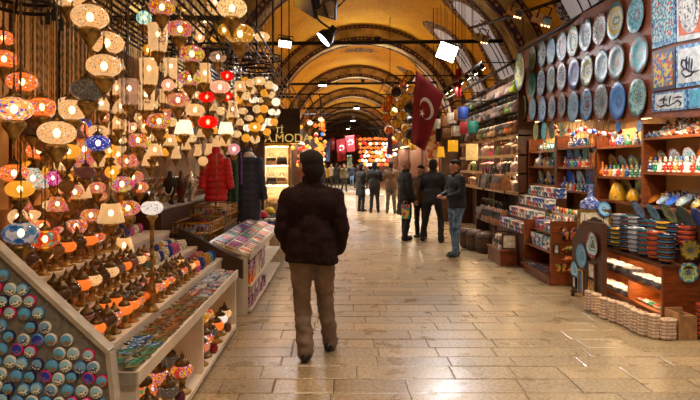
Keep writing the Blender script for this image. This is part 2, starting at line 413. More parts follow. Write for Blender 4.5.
for i, yy in enumerate(ARCH[:-1]):
    for side, wo in ((1, 1.7), (1, 4.5)):
        f = (lambda L: [(p, a if side > 0 else 180-a) for p, a in L])
        patch('window_surround', f(niche(yy+wo-.1, yy+wo+1.6, 12, 62)), 'arabesque' if i != 1 else 'blue_arabesque', VR-.012, ceiling)
        nw += 1
        wnd = struct(patch('window_%d' % nw, f(niche(yy+wo-.1, yy+wo+1.6, 14, 60, .32)), 'window_glow', VR-.024, None))
        for t in (-.15, .15):                 # glazing bars
            b = MB(); pts = []
            for k in range(7):
                a = math.radians(18+4*k); a = a if side > 0 else PI-a
                pts.append((VX+(VR-.04)*math.cos(a), yy+wo+.75+t, VZ+(VR-.04)*math.sin(a)))
            b.tube(pts, .014, 4); b.build('glazing_bar', 'iron', wnd)
    # painted medallion at the crown of each bay
    cy = yy+3.8 if i != 2 else yy+3.0
    out = []
    for k in range(48):
        t = 2*PI*k/48; r_ = 1+.18*math.cos(8*t); out.append((cy+.42*r_*math.cos(t), 90+11*r_*math.sin(t)))
    patch('painted_medallion', out, 'arabesque', VR-.012, ceiling)
def vz(x): return VZ+math.sqrt(max(.01, VR**2-(x-VX)**2))-.002
# side walls and ends
wl = struct(MB().box(VX-VR-.2, Y0, 0, WL, Y1, VZ+.05).build('wall_left', 'wall_plaster'))
wr = struct(MB().box(WR, Y0, 0, VX+VR+.2, Y1, VZ+.05).build('wall_right', 'wall_plaster'))
b = MB(); A = vault_pts(VR+.1, 24); n = len(A)
vs = [(x, Y1, z) for x, z in A]+[(WL-.1, Y1, 0), (WR+.1, Y1, 0)]
b.add(vs, [tuple(range(n))+(n, n+1)]); struct(b.build('wall_back', 'wall_plaster'))
for yy, zz, ang in ((11.8, 4.28, -.012), (19.2, 4.5, 0), (26.9, 4.45, 0), (34.4, 4.45, 0), (42.0, 4.45, 0)):
    h = math.sqrt(AR**2-(zz-VZ)**2)
    b = MB(); b.tube([(VX-h+.03, yy, zz-.03), (VX+h-.03, yy, zz+.03)], .042, 8)
    for q in (-.35, .35): b.tube([(VX+h*q, yy-.05, zz-.01), (VX+h*q, yy+.05, zz-.01)], .05, 8)
    t = b.build('tie_rod', 'iron'); tag(t, ['first', 'second', 'third', 'fourth', 'fifth'][[11.8, 19.2, 26.9, 34.4, 42.0].index(yy)]+' iron tie rod spanning the vault, counted from the two lit floodlights', 'tie rod')
# ------------------------------------------------------------------ people
class Blob:
    def __init__(s): s.b = MB()
    def ball(s, c, rx, ry=None, rz=None): s.b.ball(c, rx, ry, rz, 12, 8); return s
    def limb(s, a, ra, c, rc, sy=1.0):
        a, c = Vector(a), Vector(c); n = max(2, int((c-a).length/(min(ra, rc)*.45)))
        for i in range(n+1):
            u = i/n; p = a.lerp(c, u); r = ra+(rc-ra)*u; s.b.ball(p, r, r*sy, r, 10, 6)
        return s
    def mesh(s, name, mat, voxel, smooth=6, wrinkle=0, freq=9, seed=0):
        o = s.b.build('tmp', mat); m = o.modifiers.new('r', 'REMESH'); m.mode = 'VOXEL'; m.voxel_size = voxel; m.use_smooth_shade = True
        k = o.modifiers.new('s', 'SMOOTH'); k.iterations = smooth; k.factor = .5
        bpy.context.view_layer.update(); me = bpy.data.meshes.new_from_object(o.evaluated_get(bpy.context.evaluated_depsgraph_get()))
        old = o.data; bpy.data.objects.remove(o); bpy.data.meshes.remove(old)
        if wrinkle:
            for v in me.vertices:
                p = v.co*freq+Vector((seed*3.1, 0, 0)); d = noise.noise(Vector((p.x, p.y, p.z*1.9)))+.5*noise.noise(p*2.3)
                v.co += v.normal*d*wrinkle
        me.name = name; me.materials.clear(); me.materials.append(M[mat]); me.polygons.foreach_set('use_smooth', [True]*len(me.polygons)); return me
plain('skin', (196, 140, 108), .5, 0, .06); plain('hair_dark', (24, 16, 13), .9, 0, .3, 60); plain('hair_grey', (120, 110, 100), .6, 0, .2, 60); plain('eye_dark', (20, 14, 12), .2); plain('eye_white', (214, 206, 198), .3); plain('lip', (150, 84, 72), .5)
plain('fleece', (40, 24, 24), .95, 0, .22, 60, .5, .2); plain('khaki', (122, 102, 86), .85, 0, .08, 9, .1, .3); plain('denim', (88, 112, 142), .8, 0, .28, 14, .15, .3); plain('navy_cloth', (20, 23, 36), .7, 0, .2); plain('black_cloth', (22, 21, 24), .75, 0, .25); plain('brown_jacket', (92, 66, 42), .7); plain('grey_hood', (150, 142, 134), .85); plain('grey_trousers', (86, 80, 74), .8); plain('shoe', (24, 20, 20), .4); plain('olive_cloth', (90, 82, 56), .8); plain('mustard', (176, 140, 50), .8); plain('stone_cloth', (150, 140, 124), .8)
def hand_into(bl, w_, d, thumb, curl=.5, s=1.0):
    """palm, four fingers and a thumb from the wrist w_ along d"""
    d = Vector(d).normalized(); side = Vector(thumb).normalized(); nrm = d.cross(side).normalized(); w_ = Vector(w_)
    bl.limb(w_, .026*s, w_+d*.05*s, .030*s, .8); bl.limb(w_+d*.05*s, .030*s, w_+d*.085*s+side*.0, .03*s)
    for i, L in enumerate((.072, .08, .076, .058)):
        a = w_+d*.085*s+side*(.028-.019*i)*s; m = a+d*L*.5*s; e = m+(d*(1-curl)+nrm*curl).normalized()*L*.5*s
        bl.limb(a, .0098*s, m, .009*s); bl.limb(m, .009*s, e, .0078*s)
    a = w_+d*.03*s+side*.028*s; m = a+(d*.6+side*.7).normalized()*.04*s; bl.limb(a, .012*s, m, .0105*s); bl.limb(m, .0105*s, m+(d*.9+nrm*.3).normalized()*.032*s, .009*s)
def person(label, loc, rz, pose, top_m, leg_m, hair_m='hair_dark', s=1.0, vox=.022, face=True, turn=0, seed=0, coat=.82, hood=False, bald=False, bulk=1.0, top_name='jacket', collar=True, hands=True, shoes_m='shoe', belly=0, hs=1.1):
    """pose: dict of joints in a body frame (faces +y, x to its right, z up, height 1.75)"""
    J = dict(pelvis=(0, 0, .95), chest=(0, 0, 1.30), neck=(0, .01, 1.50), head=(0, .03, 1.635),
             shL=(-.19, 0, 1.42), elL=(-.25, -.03, 1.13), wrL=(-.24, .08, .88), shR=(.19, 0, 1.42), elR=(.25, -.03, 1.13), wrR=(.24, .08, .88),
             hipL=(-.095, 0, .92), knL=(-.10, .03, .50), anL=(-.10, 0, .085), hipR=(.095, 0, .92), knR=(.10, .03, .50), anR=(.10, 0, .085), ftL=(0, 1), ftR=(0, 1))
    J.update(pose); V = {k: Vector(v) for k, v in J.items() if len(v) == 3}
    t = thing('person', label, 'person', loc, rz); t.scale = (s,)*3
    # body
    b = Blob(); H_ = V['head']; c_, s_ = math.cos(turn), math.sin(turn)
    def hd(x, y_, z):
        x, y_, z = x*hs, y_*hs, z*hs
        return Vector((H_.x+x*c_-y_*s_, H_.y+x*s_+y_*c_, H_.z+z))
    b.b.lathe([(0, -1), (.55, -.85), (.85, -.5), (1, 0), (.92, .45), (.6, .82), (0, 1)], 14, 0, Matrix.Translation(hd(0, -.01, .025)) @ Matrix.Rotation(turn, 4, 'Z') @ Matrix.Diagonal((.078*hs, .098*hs, .098*hs, 1)))
    b.ball(hd(0, .022, -.045), .060*hs, .066*hs, .072*hs); b.ball(hd(0, .05, -.088), .034*hs, .03*hs, .028*hs)
    b.limb(hd(0, .086, .012), .011, hd(0, .106, -.022), .016); b.limb(hd(0, .1, -.026), .017, hd(0, .09, -.026), .02)
    for k in (-1, 1):
        b.ball(hd(k*.084, -.006, -.008), .014*hs, .022*hs, .032*hs); b.limb(hd(k*.05, .078, .03), .012, hd(k*.018, .09, .028), .010)
    b.limb(V['neck']-Vector((0, .01, .06)), .066, H_-Vector((0, .015, .05)), .056)
    b.limb(V['neck']-Vector((0, 0, .05)), .06, V['chest'], .09, .8); b.limb(V['chest'], .095, V['pelvis'], .09, .8)
    for q in 'LR':
        b.limb(V['chest']+Vector((0, 0, .08)), .07, V['sh'+q], .04); b.limb(V['sh'+q], .04, V['el'+q], .036); b.limb(V['el'+q], .036, V['wr'+q], .027)
        b.limb(V['pelvis'], .075, V['hip'+q], .06); b.limb(V['hip'+q], .06, V['kn'+q], .046); b.limb(V['kn'+q], .046, V['an'+q], .034)
        if hands:
            d = (V['wr'+q]-V['el'+q]); hand_into(b, V['wr'+q], d, (.0, 1, .25), .55)
    inst('body', b.mesh('body', 'skin', min(vox*.55, .011), 3), t)
    # hair
    h = Blob()
    if not bald:
        h.b.lathe([(0, -.2), (.9, -.18), (.98, .05), (1, .2), (.94, .5), (.62, .85), (0, 1.02)], 16, 0, Matrix.Translation(hd(0, -.022, .03)) @ Matrix.Rotation(turn, 4, 'Z') @ Matrix.Diagonal((.081*hs, .102*hs, .102*hs, 1)))
        h.ball(hd(0, -.05, -.005), .078*hs, .074*hs, .092*hs); h.ball(hd(0, .045, .085), .06*hs, .045*hs, .035*hs)
        for k in (-1, 1): h.limb(hd(k*.070, -.03, .05), .02*hs, hd(k*.066, -.04, -.02), .016*hs)
    else:
        h.limb(hd(-.08, -.01, .0), .014, hd(-.06, -.08, .0), .02); h.limb(hd(-.06, -.08, -.01), .022, hd(.06, -.08, -.01), .022); h.limb(hd(.06, -.08, .0), .02, hd(.08, -.01, 0), .014)
    inst('hair', h.mesh('hair', hair_m, .010 if vox < .02 else .012, 8, .002, 60, seed), t)
    if face:
        for k in (-1, 1):
            e = inst('eye', cached('eyew', lambda: MB().ball((0, 0, 0), .0135, .009, .0085, 8, 6).mesh('eye', 'eye_white')), t, hd(k*.031, .086, .016)); MB().ball((0, .006, 0), .006, .005, .006, 8, 5).build('pupil', 'eye_dark', e)
            MB().tube([hd(k*.052, .078, .036), hd(k*.034, .093, .041), hd(k*.014, .096, .036)], .0045, 5).build('eyebrow', hair_m, t)
        MB().tube([hd(-.026, .086, -.062), hd(0, .097, -.06), hd(.026, .086, -.062)], [.003, .006, .003], 6).build('lips', 'lip', t)
    # trousers
    b = Blob(); b.limb(V['pelvis']+Vector((0, 0, .06)), .135*bulk, V['pelvis'], .14*bulk, .85)
    for q in 'LR':
        hp = V['hip'+q]; b.ball(hp+Vector((0, -.035, -.0)), .098*bulk, .10, .11); b.limb(hp, .106*bulk, V['kn'+q], .076*bulk); b.limb(V['kn'+q], .076*bulk, V['an'+q]+Vector((0, -.012, .0)), .066*bulk)
        b.limb(V['an'+q]+Vector((0, -.012, 0)), .066*bulk, V['an'+q]+Vector((0, 0, -.03)), .068)
    inst('trousers', b.mesh('trousers', leg_m, vox, 4, .013, 11, seed+1), t)
    # shoes
    for q in 'LR':
        a = V['an'+q]; f = Vector((J['ft'+q][0], J['ft'+q][1], 0)).normalized(); sd = Vector((f.y, -f.x, 0)); b = Blob()
        g0 = Vector((a.x, a.y, .046)); b.limb(g0-f*.055, .044, g0+f*.06, .044); b.limb(g0+f*.06, .044, g0+f*.145, .034); b.limb((a.x, a.y, .09), .046, (a.x, a.y, .05), .05)
        me = b.mesh('shoe', shoes_m, .011, 3); zmin = -.0+a.z-.085
        for v in me.vertices: v.co.z = max(v.co.z, .006)+zmin
        inst('shoe', me, t)
    # jacket or coat
    b = Blob(); z0 = coat; pel = V['pelvis']; ch = V['chest']
    b.limb((pel.x, pel.y-.01, z0+.09), .178*bulk, pel.lerp(ch, .45), .170*bulk, .88)
    b.limb(pel.lerp(ch, .45), .162*bulk, ch+Vector((0, 0, .02)), .176*bulk, .74)
    if belly: b.ball(pel.lerp(ch, .35)+Vector((0, .05, 0)), .15*bulk, .15, .2)
    for k in (-1, 1):
        b.limb((k*.095*bulk+pel.x, pel.y-.02, z0+.02), .125*bulk, (k*.085*bulk+pel.x, pel.y-.015, z0+.22), .118*bulk, 1.15); b.ball(ch+Vector((k*.10*bulk, -.01, .02)), .115*bulk, .12*bulk, .14); b.limb(ch+Vector((k*.09*bulk, -.035, .05)), .085, ch+Vector((k*.08*bulk, -.03, -.15)), .08)
    for q in 'LR':
        b.limb(V['neck']-Vector((0, .0, .05)), .075, V['sh'+q]-Vector((0, 0, .01)), .074*bulk); b.limb(V['sh'+q], .078*bulk, V['el'+q], .066*bulk); b.limb(V['el'+q], .066*bulk, V['wr'+q], .050*bulk)
    if collar: b.limb(V['neck']-Vector((0, .005, .04)), .082, V['neck']+Vector((0, 0, .025)), .072)
    me = b.mesh(top_name, top_m, vox, 5, .010, 8, seed)
    for v in me.vertices: v.co.z = max(v.co.z, z0+.012*math.sin(v.co.x*9+seed))   # straight hem
    inst(top_name, me, t)
    if collar:
        m_ = Matrix.Translation(V['neck']+Vector((0, .005, .0)))
        MB().lathe([(.078, -.03), (.084, .02), (.078, .055), (.070, .055), (.068, 0)], 20, 0, m_).build('collar', top_m, t)
    if hood:
        b = Blob(); b.limb(V['neck']+Vector((-.09, -.03, .0)), .045, V['neck']+Vector((0, -.10, -.03)), .055); b.limb(V['neck']+Vector((.09, -.03, .0)), .045, V['neck']+Vector((0, -.10, -.03)), .055); b.limb(V['neck']+Vector((-.08, .04, -.03)), .03, V['neck']+Vector((-.09, -.03, 0)), .045); b.limb(V['neck']+Vector((.08, .04, -.03)), .03, V['neck']+Vector((.09, -.03, 0)), .045)
        inst('hood', b.mesh('hood', 'grey_hood', .014, 4, .004, 20), t)
    return t
# the man walking away in the foreground
p = onZ(318, 357, 0)
man = person('man in a dark brown fleece jacket and khaki trousers walking away, hands in pockets', (-.245, 4.80, 0), -.06, dict(
    shL=(-.205, -.01, 1.375), shR=(.205, -.01, 1.375), elL=(-.262, -.05, 1.10), elR=(.266, -.04, 1.10), wrL=(-.225, .09, .90), wrR=(.235, .09, .90), neck=(-.005, .0, 1.50), head=(-.02, .035, 1.625),
    hipL=(-.105, -.0, .90), knL=(-.085, -.02, .49), anL=(-.035, -.16, .085), hipR=(.095, 0, .90), knR=(.105, .09, .49), anR=(.15, .12, .085), ftL=(-.05, 1), ftR=(.25, 1)),
    'fleece', 'khaki', s=1.0, vox=.016, turn=.65, seed=3, coat=.81, bulk=1.08, belly=1, hands=False, hs=1.24)
# jeans man, facing the camera a little to the left
p = onZ(456, 256.5, 0)
person('young man in navy jacket with grey hood and blue jeans, hands together', (p.x, p.y, 0), PI*.62, dict(elL=(-.24, .02, 1.16), wrL=(-.10, .24, 1.10), elR=(.24, .02, 1.16), wrR=(.10, .24, 1.12), anL=(-.08, .08, .085), anR=(.10, -.06, .085), knL=(-.09, .06, .5), knR=(.10, .0, .5)),
       'navy_cloth', 'denim', s=.985, vox=.022, turn=.35, hood=True, seed=5, coat=.90, bulk=.98)
p = onZ(433, 242, 0)
person('man in black seen from behind, stepping with legs apart among the shoppers', (p.x, p.y, 0), -.5, dict(anL=(-.26, .06, .085), knL=(-.19, .08, .5), anR=(.20, -.06, .085), knR=(.16, .04, .5), elL=(-.27, .05, 1.15), wrL=(-.2, .22, 1.05), elR=(.27, .02, 1.14), wrR=(.2, .2, 1.02)),
       'black_cloth', 'black_cloth', s=1.0, vox=.024, seed=6, coat=.84, bulk=1.04)
p = onZ(405, 240, 0)
pb = person('balding man in a black coat looking aside and holding a colourful carrier bag', (p.x, p.y, 0), -PI/2+.3, dict(elL=(-.25, 0, 1.13), wrL=(-.23, .1, .92), elR=(.24, .0, 1.14), wrR=(.22, .12, .90), anL=(-.10, .05, .085), anR=(.10, -.04, .085)),
       'black_cloth', 'black_cloth', 'hair_grey', s=1.0, vox=.024, seed=8, coat=.55, bald=True, bulk=1.02, top_name='coat')
speckle('carrier', [(60, 170, 150), (220, 190, 60), (200, 60, 70), (70, 120, 190)], 16, .4)
t = thing('carrier_bag', 'small turquoise and yellow carrier bag held by the balding man', 'bag', (p.x-.02, p.y-.25, .50))
MB().add([(-.08, -.04, 0), (.08, -.04, 0), (.08, .04, 0), (-.08, .04, 0), (-.09, -.012, .3), (.09, -.012, .3), (.09, .012, .3), (-.09, .012, .3)], [(0, 1, 2, 3), (0, 1, 5, 4), (1, 2, 6, 5), (2, 3, 7, 6), (3, 0, 4, 7)]).build('sack', 'carrier', t)
MB().tube([(-.05, 0, .3), (-.03, 0, .37), (.03, 0, .37), (.05, 0, .3)], .006, 5).build('handle', 'carrier', t)
p = onZ(421, 238, 0); person('person in a dark jacket half hidden behind the man in black', (p.x, p.y, 0), PI*.8, dict(), 'brown_jacket', 'black_cloth', s=.93, vox=.03, seed=9, bulk=.95)
# three shoppers at the far stall
for i, (px, py, rz, tm, lm, lab, s_) in enumerate(((361, 211.5, -.9, 'black_cloth', 'black_cloth', 'person in a long dark coat at the far stall with a bag', .96), (374.5, 213, -.15, 'black_cloth', 'black_cloth', 'man in a black jacket seen from behind at the far stall', 1.0), (391, 213.5, -.1, 'brown_jacket', 'grey_trousers', 'man in a brown jacket and grey trousers seen from behind at the far stall', 1.0))):
    p = onZ(px, py, 0); person(lab, (p.x, p.y, 0), rz, dict(elL=(-.25, .06, 1.15), wrL=(-.15, .24, 1.08), elR=(.25, .06, 1.15), wrR=(.15, .24, 1.08), anL=(-.13, .03, .085), anR=(.13, -.02, .085)), tm, lm, s=s_, vox=.032, seed=11+i, coat=.84 if i else .6)
far = [(344, 191.5, 'olive_cloth', 'black_cloth', 'person in an olive coat standing in the middle of the far street', PI+.4), (337, 187.5, 'black_cloth', 'black_cloth', 'person in black walking far down the street', .2), (331.5, 187, 'stone_cloth', 'black_cloth', 'person in a pale coat far down the street before the flags', 2.6), (352, 186, 'navy_cloth', 'denim', 'person in navy far down the street near the tiered lamps', 3.0), (357, 188, 'black_cloth', 'grey_trousers', 'person in black and grey beside the far stalls', -2.0), (326, 189, 'mustard', 'black_cloth', 'person in a mustard jacket by the golden lamp shop', .6), (348, 184, 'black_cloth', 'black_cloth', 'person in dark clothes deepest in the far street', 0), (322, 191, 'black_cloth', 'black_cloth', 'person in black beside the mustard jacket', -.5), (367, 189, 'brown_jacket', 'black_cloth', 'person in brown behind the far shoppers', 2.2), (340, 184.5, 'navy_cloth', 'black_cloth', 'person in navy deep in the street under the flags', 3.1)]
for i, (px, py, tm, lm, lab, rz) in enumerate(far):
    p = onZ(px, py, 0); person(lab, (p.x, p.y, 0), rz, dict(anL=(-.11, .12, .085), anR=(.11, -.12, .085), knL=(-.1, .1, .5)), tm, lm, s=R.uniform(.93, 1.02), vox=.045, face=False, seed=20+i, hands=False)
# ------------------------------------------------------------------ floodlights under the vault
def floodlight(label, loc, rot, w_=.42, h_=.30, power=120, lit=True, col=(.97, .97, 1.0), group=None, spread_=150):
    t = thing('floodlight', label, 'light', loc, group=group, rot=rot)
    b = MB(); b.prism([(-w_/2, -h_/2), (w_/2, -h_/2), (w_/2, h_/2), (-w_/2, h_/2)], 0, .05)
    b.add([(-w_/2, -h_/2, .05), (w_/2, -h_/2, .05), (w_/2, h_/2, .05), (-w_/2, h_/2, .05), (-w_/4, -h_/4, .15), (w_/4, -h_/4, .15), (w_/4, h_/4, .15), (-w_/4, h_/4, .15)],
          [(0, 1, 5, 4), (1, 2, 6, 5), (2, 3, 7, 6), (3, 0, 4, 7), (4, 5, 6, 7)])
    b.build('housing', 'black_metal', t)
    for i in range(5):
        x = -w_*.3+w_*.15*i; MB().cbox((x, 0, .16), (.012, h_*.6, .05)).build('cooling_fin', 'black_metal', t)
    MB().box(-w_*.45, -h_*.45, -.008, w_*.45, h_*.45, -.001).build('lens', 'flood_face' if lit else 'chrome', t)
    MB().tube([(-w_/2-.02, 0, .03), (-w_/2-.02, 0, .24), (w_/2+.02, 0, .24), (w_/2+.02, 0, .03)], .012, 6).build('bracket', 'black_metal', t)
    if lit and power:
        L = bpy.data.lights.new('flood_beam', 'AREA'); L.shape = 'RECTANGLE'; L.size = w_*.9; L.size_y = h_*.9
        L.energy = power; L.color = col; L.spread = math.radians(spread_)
        lo = bpy.data.objects.new('flood_beam', L); C.objects.link(lo); lo.parent = t; lo.location = (0, 0, -.02)
    return t
rad = math.radians
p = at(285, 44, 11.6); floodlight('square floodlight lit white, hung from the tie rod above the mosaic lamps', p, (rad(-32), rad(6), rad(8)), .28, .20, 60)
p = at(447, 52, 11.6); floodlight('large square floodlight lit bright white, on the tie rod above the big red flag', p, (rad(-48), rad(22), rad(-8)), .42, .42, 32, spread_=110)
# fittings that hang nearer, seen from below
p = at(303, 3, 7.4); floodlight('dark unlit floodlight panel tilted overhead beside the hanging lamps', p, (rad(-38), rad(34), rad(-30)), .42, .34, 0, False)
p = at(325, 4, 7.6); floodlight('unlit floodlight panel with a grey pane, beside a dark one overhead', p, (rad(-50), rad(20), rad(-20)), .34, .40, 0, False)
t = thing('spot_lamp', 'black round spot lamp on a bent arm below the overhead panels', 'light', at(323, 40, 7.8), rot=(rad(-20), rad(42), rad(-20)))
MB().lathe([(0, .17), (.06, .165), (.11, .11), (.135, .02), (.14, 0), (.13, 0), (.11, .05), (0, .06)], 20).build('reflector', 'black_metal', t)
MB().lathe([(0, .04), (.115, .012), (.12, .008), (0, .008)], 20).build('lens', 'flood_face', t)
MB().cbox((0, 0, .2), (.10, .10, .09)).build('gear_box', 'black_metal', t)
p2 = Matrix(t.rotation_euler.to_matrix()).inverted() @ (at(304, 6, 7.5)-at(323, 40, 7.8))
MB().tube([(0, 0, .2), tuple(p2*.4+Vector((0, 0, .1))), tuple(p2)], .016, 6).build('arm', 'black_metal', t)
for nm, px, py, yy, e in (('first', 303, 3, 7.4, 0), ('second', 325, 4, 7.6, 0)):
    q = at(px, py, yy); top = VZ+math.sqrt(VR**2-(q.x-VX)**2)
    o = MB().tube([(q.x, q.y, q.z+.2), (q.x, q.y, top)], .012, 6).build('suspension_rod', 'iron')
    tag(o, 'thin iron rod carrying the '+('dark unlit panel' if nm == 'first' else 'grey-paned panel')+' from the vault', 'rod')
# fill floodlights added out of view above and behind the camera (same fittings)
for x, yy, pw, a in ((-.5, 4.4, 24, .2), (1.2, 4.2, 66, -.62), (1.3, .6, 60, -.5), (-.5, .5, 40, .2), (0.8, -2.6, 44, 0)):
    floodlight('square floodlight on the rod above the near stalls', (x, yy, 4.35), (rad(-12), a, 0), .36, .26, pw, group='floodlights above the near stalls', col=(1, .72, .42) if x < 0 else (.98, .96, .95))
for yy in (2.4,):
    o = MB().tube([(WL+.5, yy, 4.6), (WR-.5, yy, 4.6)], .03, 8).build('tie_rod', 'iron'); tag(o, 'iron tie rod above the near stalls, before the unlit panels', 'tie rod')
for x, yy, pw in ((-.6, 19.0, 120), (2.2, 19.0, 120), (.8, 26.7, 220), (.8, 34.2, 260), (.6, 42, 260)):  # extra floodlights added to brighten the far street
    floodlight('small floodlight on a tie rod far down the street', (x, yy, 4.4), (0, 0, 0), .3, .22, pw, group='floodlights far down the street')
# upward fill lamps added to brighten the vault, one on each tie rod
for i, (x, yy, zz) in enumerate(((.8, 11.8, 4.36), (.6, 4.0, 4.62), (.8, 19.2, 4.6), (.8, 26.9, 4.5), (.8, 34.4, 4.5), (.8, 42, 4.5))):
    t = thing('uplighter', ['small black uplighter on the rod between the two lit floodlights', 'small black uplighter on the rod above the near stalls'][i] if i < 2 else 'small black uplighter on a far tie rod', 'light', (x, yy, zz), group='uplighters on the far tie rods' if i > 1 else None)
    MB().lathe([(0, -.06), (.05, -.05), (.09, .03), (.08, .03), (0, -.02)], 14).build('bowl', 'black_metal', t)
    MB().lathe([(0, .0), (.07, .0), (.07, .006), (0, .006)], 14).build('lens', 'strip_light', t)
    L = bpy.data.lights.new('up_beam', 'AREA'); L.shape = 'DISK'; L.size = .16; L.energy = 38; L.color = (1, .88, .62); L.spread = rad(170)
    lo = bpy.data.objects.new('up_beam', L); C.objects.link(lo); lo.parent = t; lo.location = (0, 0, .02); lo.rotation_euler = (PI, 0, 0)
# beige projector heads on the conduits at right
for lab, px, py, yy, sc_ in (('beige projector spot on a pipe, the highest beside the blue painted arch', 515, 12, 9.2, .9), ('beige projector spot on a pipe in front of the yellow vault panel', 542, 19, 8.0, 1.0), ('beige projector spot beside the large white floodlight', 482, 38, 11.4, 1.0)):
    p = at(px, py, yy); t = thing('projector_spot', lab, 'light', p, rot=(rad(25), 0, rad(35)))
    s = .16*sc_
    MB().cbox((0, 0, 0), (s*1.5, s*1.1, s*.9)).build('body', 'pale_wood', t)
    MB().box(-s*.6, -s*.6, -s*.35, s*.6, -s*.55, s*.35).build('lens', 'chrome', t)
    MB().tube([(-s*.8, 0, 0), (-s*.8, 0, s*1.1), (s*.8, 0, s*1.1), (s*.8, 0, 0)], .012, 6).build('yoke', 'iron', t)
    for k in (-1, 0, 1): MB().ball((k*s*.5, -s*.6, -s*.5), .012, n=6, k=4).build('indicator', 'bulb_small', t)
for lab, a, bb in (('long iron conduit slanting up over the wall plates', at(519, 52, 10.2), at(640, -22, 6.4)), ('iron conduit carrying the beige projectors across the yellow vault', at(470, 28, 11.4), at(560, 0, 8.2)),
                   ('dark cable conduit above the hanging bags', at(445, 100, 14.5), at(520, 58, 10.6))):
    o = MB().tube([a, (a+bb)/2+Vector((0, 0, -.02)), bb], .028, 6).build('conduit', 'iron'); tag(o, lab, 'pipe')

# ------------------------------------------------------------------ hanging lamps
D0 = .165
def g_globe():
    k = 12; prof = [(.0825*math.sin(PI*i/k)**.8, -.052*math.cos(PI*i/k)) for i in range(k+1)]; prof[0] = (.03, -.052); prof[-1] = (.03, .052)
    return MB().lathe(prof, 24).mesh('globe', 'cream_mosaic')
def g_cyl():
    return MB().lathe([(.052, -.10), (.060, -.095), (.070, -.04), (.072, .06), (.078, .10), (.074, .10), (.066, .06)], 20).mesh('shade', 'cream_glass')
def g_bell():
    return MB().lathe([(.072, -.09), (.068, -.07), (.05, 0), (.045, .05), (.058, .085), (.054, .085), (.04, .05)], 20).mesh('shade', 'cream_glass')
def g_cone():
    return MB().lathe([(.088, -.065), (.092, -.055), (.03, .065), (.022, .07)], 20).mesh('shade', 'cream_glass')
def g_taper():
    return MB().lathe([(.085, -.062), (.086, -.055), (.058, .06), (.052, .062)], 20).mesh('shade', 'cream_glass')
def g_ball():
    k = 10; prof = [(.06*math.sin(PI*i/k), -.055*math.cos(PI*i/k)) for i in range(k+1)]; prof[0] = (.02, -.055); prof[-1] = (.02, .055)
    return MB().lathe(prof, 18).mesh('globe', 'cream_mosaic')
HALF = {'globe': (g_globe, .052, .165), 'cyl': (g_cyl, .10, .15), 'bell': (g_bell, .09, .14), 'cone': (g_cone, .065, .18), 'taper': (g_taper, .062, .17), 'ball': (g_ball, .055, .12)}
def cup_mesh():
    return MB().lathe([(0, -.115), (.006, -.11), (.010, -.085), (.022, -.07), (.026, -.06), (.048, -.03), (.052, -.012), (.046, -.008), (.042, 0), (0, 0)], 14).mesh('cup', 'bronze')
def collar_mesh():
    return MB().lathe([(.034, 0), (.036, .006), (.02, .02), (.008, .035), (.005, .055), (0, .055)], 12).mesh('collar', 'dark_bronze')
def bulb_mesh():
    return MB().ball((0, 0, 0), .017, .017, .022, 8, 5).mesh('bulb', 'bulb')
RACKZ = 2.92
def chain(L):
    b = MB(); k = max(2, int(L/.035)); pts = []; rs = []
    for i in range(k+1):
        z = L*i/k; pts.append((0, 0, z)); rs.append(.0046 if i % 2 else .002)
    b.tube(pts, rs, 5)
    b.tube([(.035*math.cos(2*PI*i/10), 0, L+.02+.035*math.sin(2*PI*i/10)) for i in range(11)], .005, 4)
    return b
GL = {  # glass -> (label head, group)
 'cream_mosaic': 'cream dotted mosaic glass', 'orange_mosaic': 'orange mosaic glass', 'multi_mosaic': 'white, blue and orange mosaic glass', 'blue_mosaic': 'blue mosaic glass',
 'smoky_mosaic': 'unlit smoky grey mosaic glass', 'gold_mosaic': 'amber and gold mosaic glass', 'reddot_mosaic': 'pink glass dotted with red', 'goldflower_mosaic': 'pale glass with brown and gold flowers',
 'whiteblue_mosaic': 'white glass with blue leaf pattern', 'petal_blue': 'dark blue petal glass', 'petal_orange': 'yellow and red petal glass', 'petal_pink': 'salmon pink petal glass',
 'crystal_turquoise': 'turquoise crystal', 'crystal_magenta': 'magenta crystal', 'greenred_mosaic': 'green and red mosaic glass', 'turquoise_mosaic': 'turquoise mosaic glass', 'yellow_mosaic': 'yellow mosaic glass',
 'rosette_warm': 'orange glass with round rosettes', 'rosette_multi': 'many-coloured glass with blue and green rosettes', 'rosette_red': 'red and orange glass with small rosettes',
 'cream_glass': 'plain cream frosted glass', 'cream_motif': 'cream frosted glass with a dark arabesque', 'white_glass': 'bright white frosted glass', 'clear_glass': 'clear pinkish glass', 'red_glass': 'plain bright red glass', 'pink_glass': 'plain pink glass', 'amber_glass': 'plain amber glass'}
GL.update(dull_amber='unlit amber glass', dull_brown='unlit brown glass', dull_rose='unlit rose glass')
for n_, c_ in (('dull_amber', (176, 104, 40)), ('dull_brown', (110, 66, 36)), ('dull_rose', (170, 100, 84))): frosted(n_, c_, .16, .95)
SH = {'globe': 'flattened globe lamp', 'ball': 'small round lamp', 'cyl': 'cylinder shade lamp', 'bell': 'bell shade lamp', 'cone': 'cone shade lamp', 'taper': 'tapered shade lamp'}
placed = []; HL = []
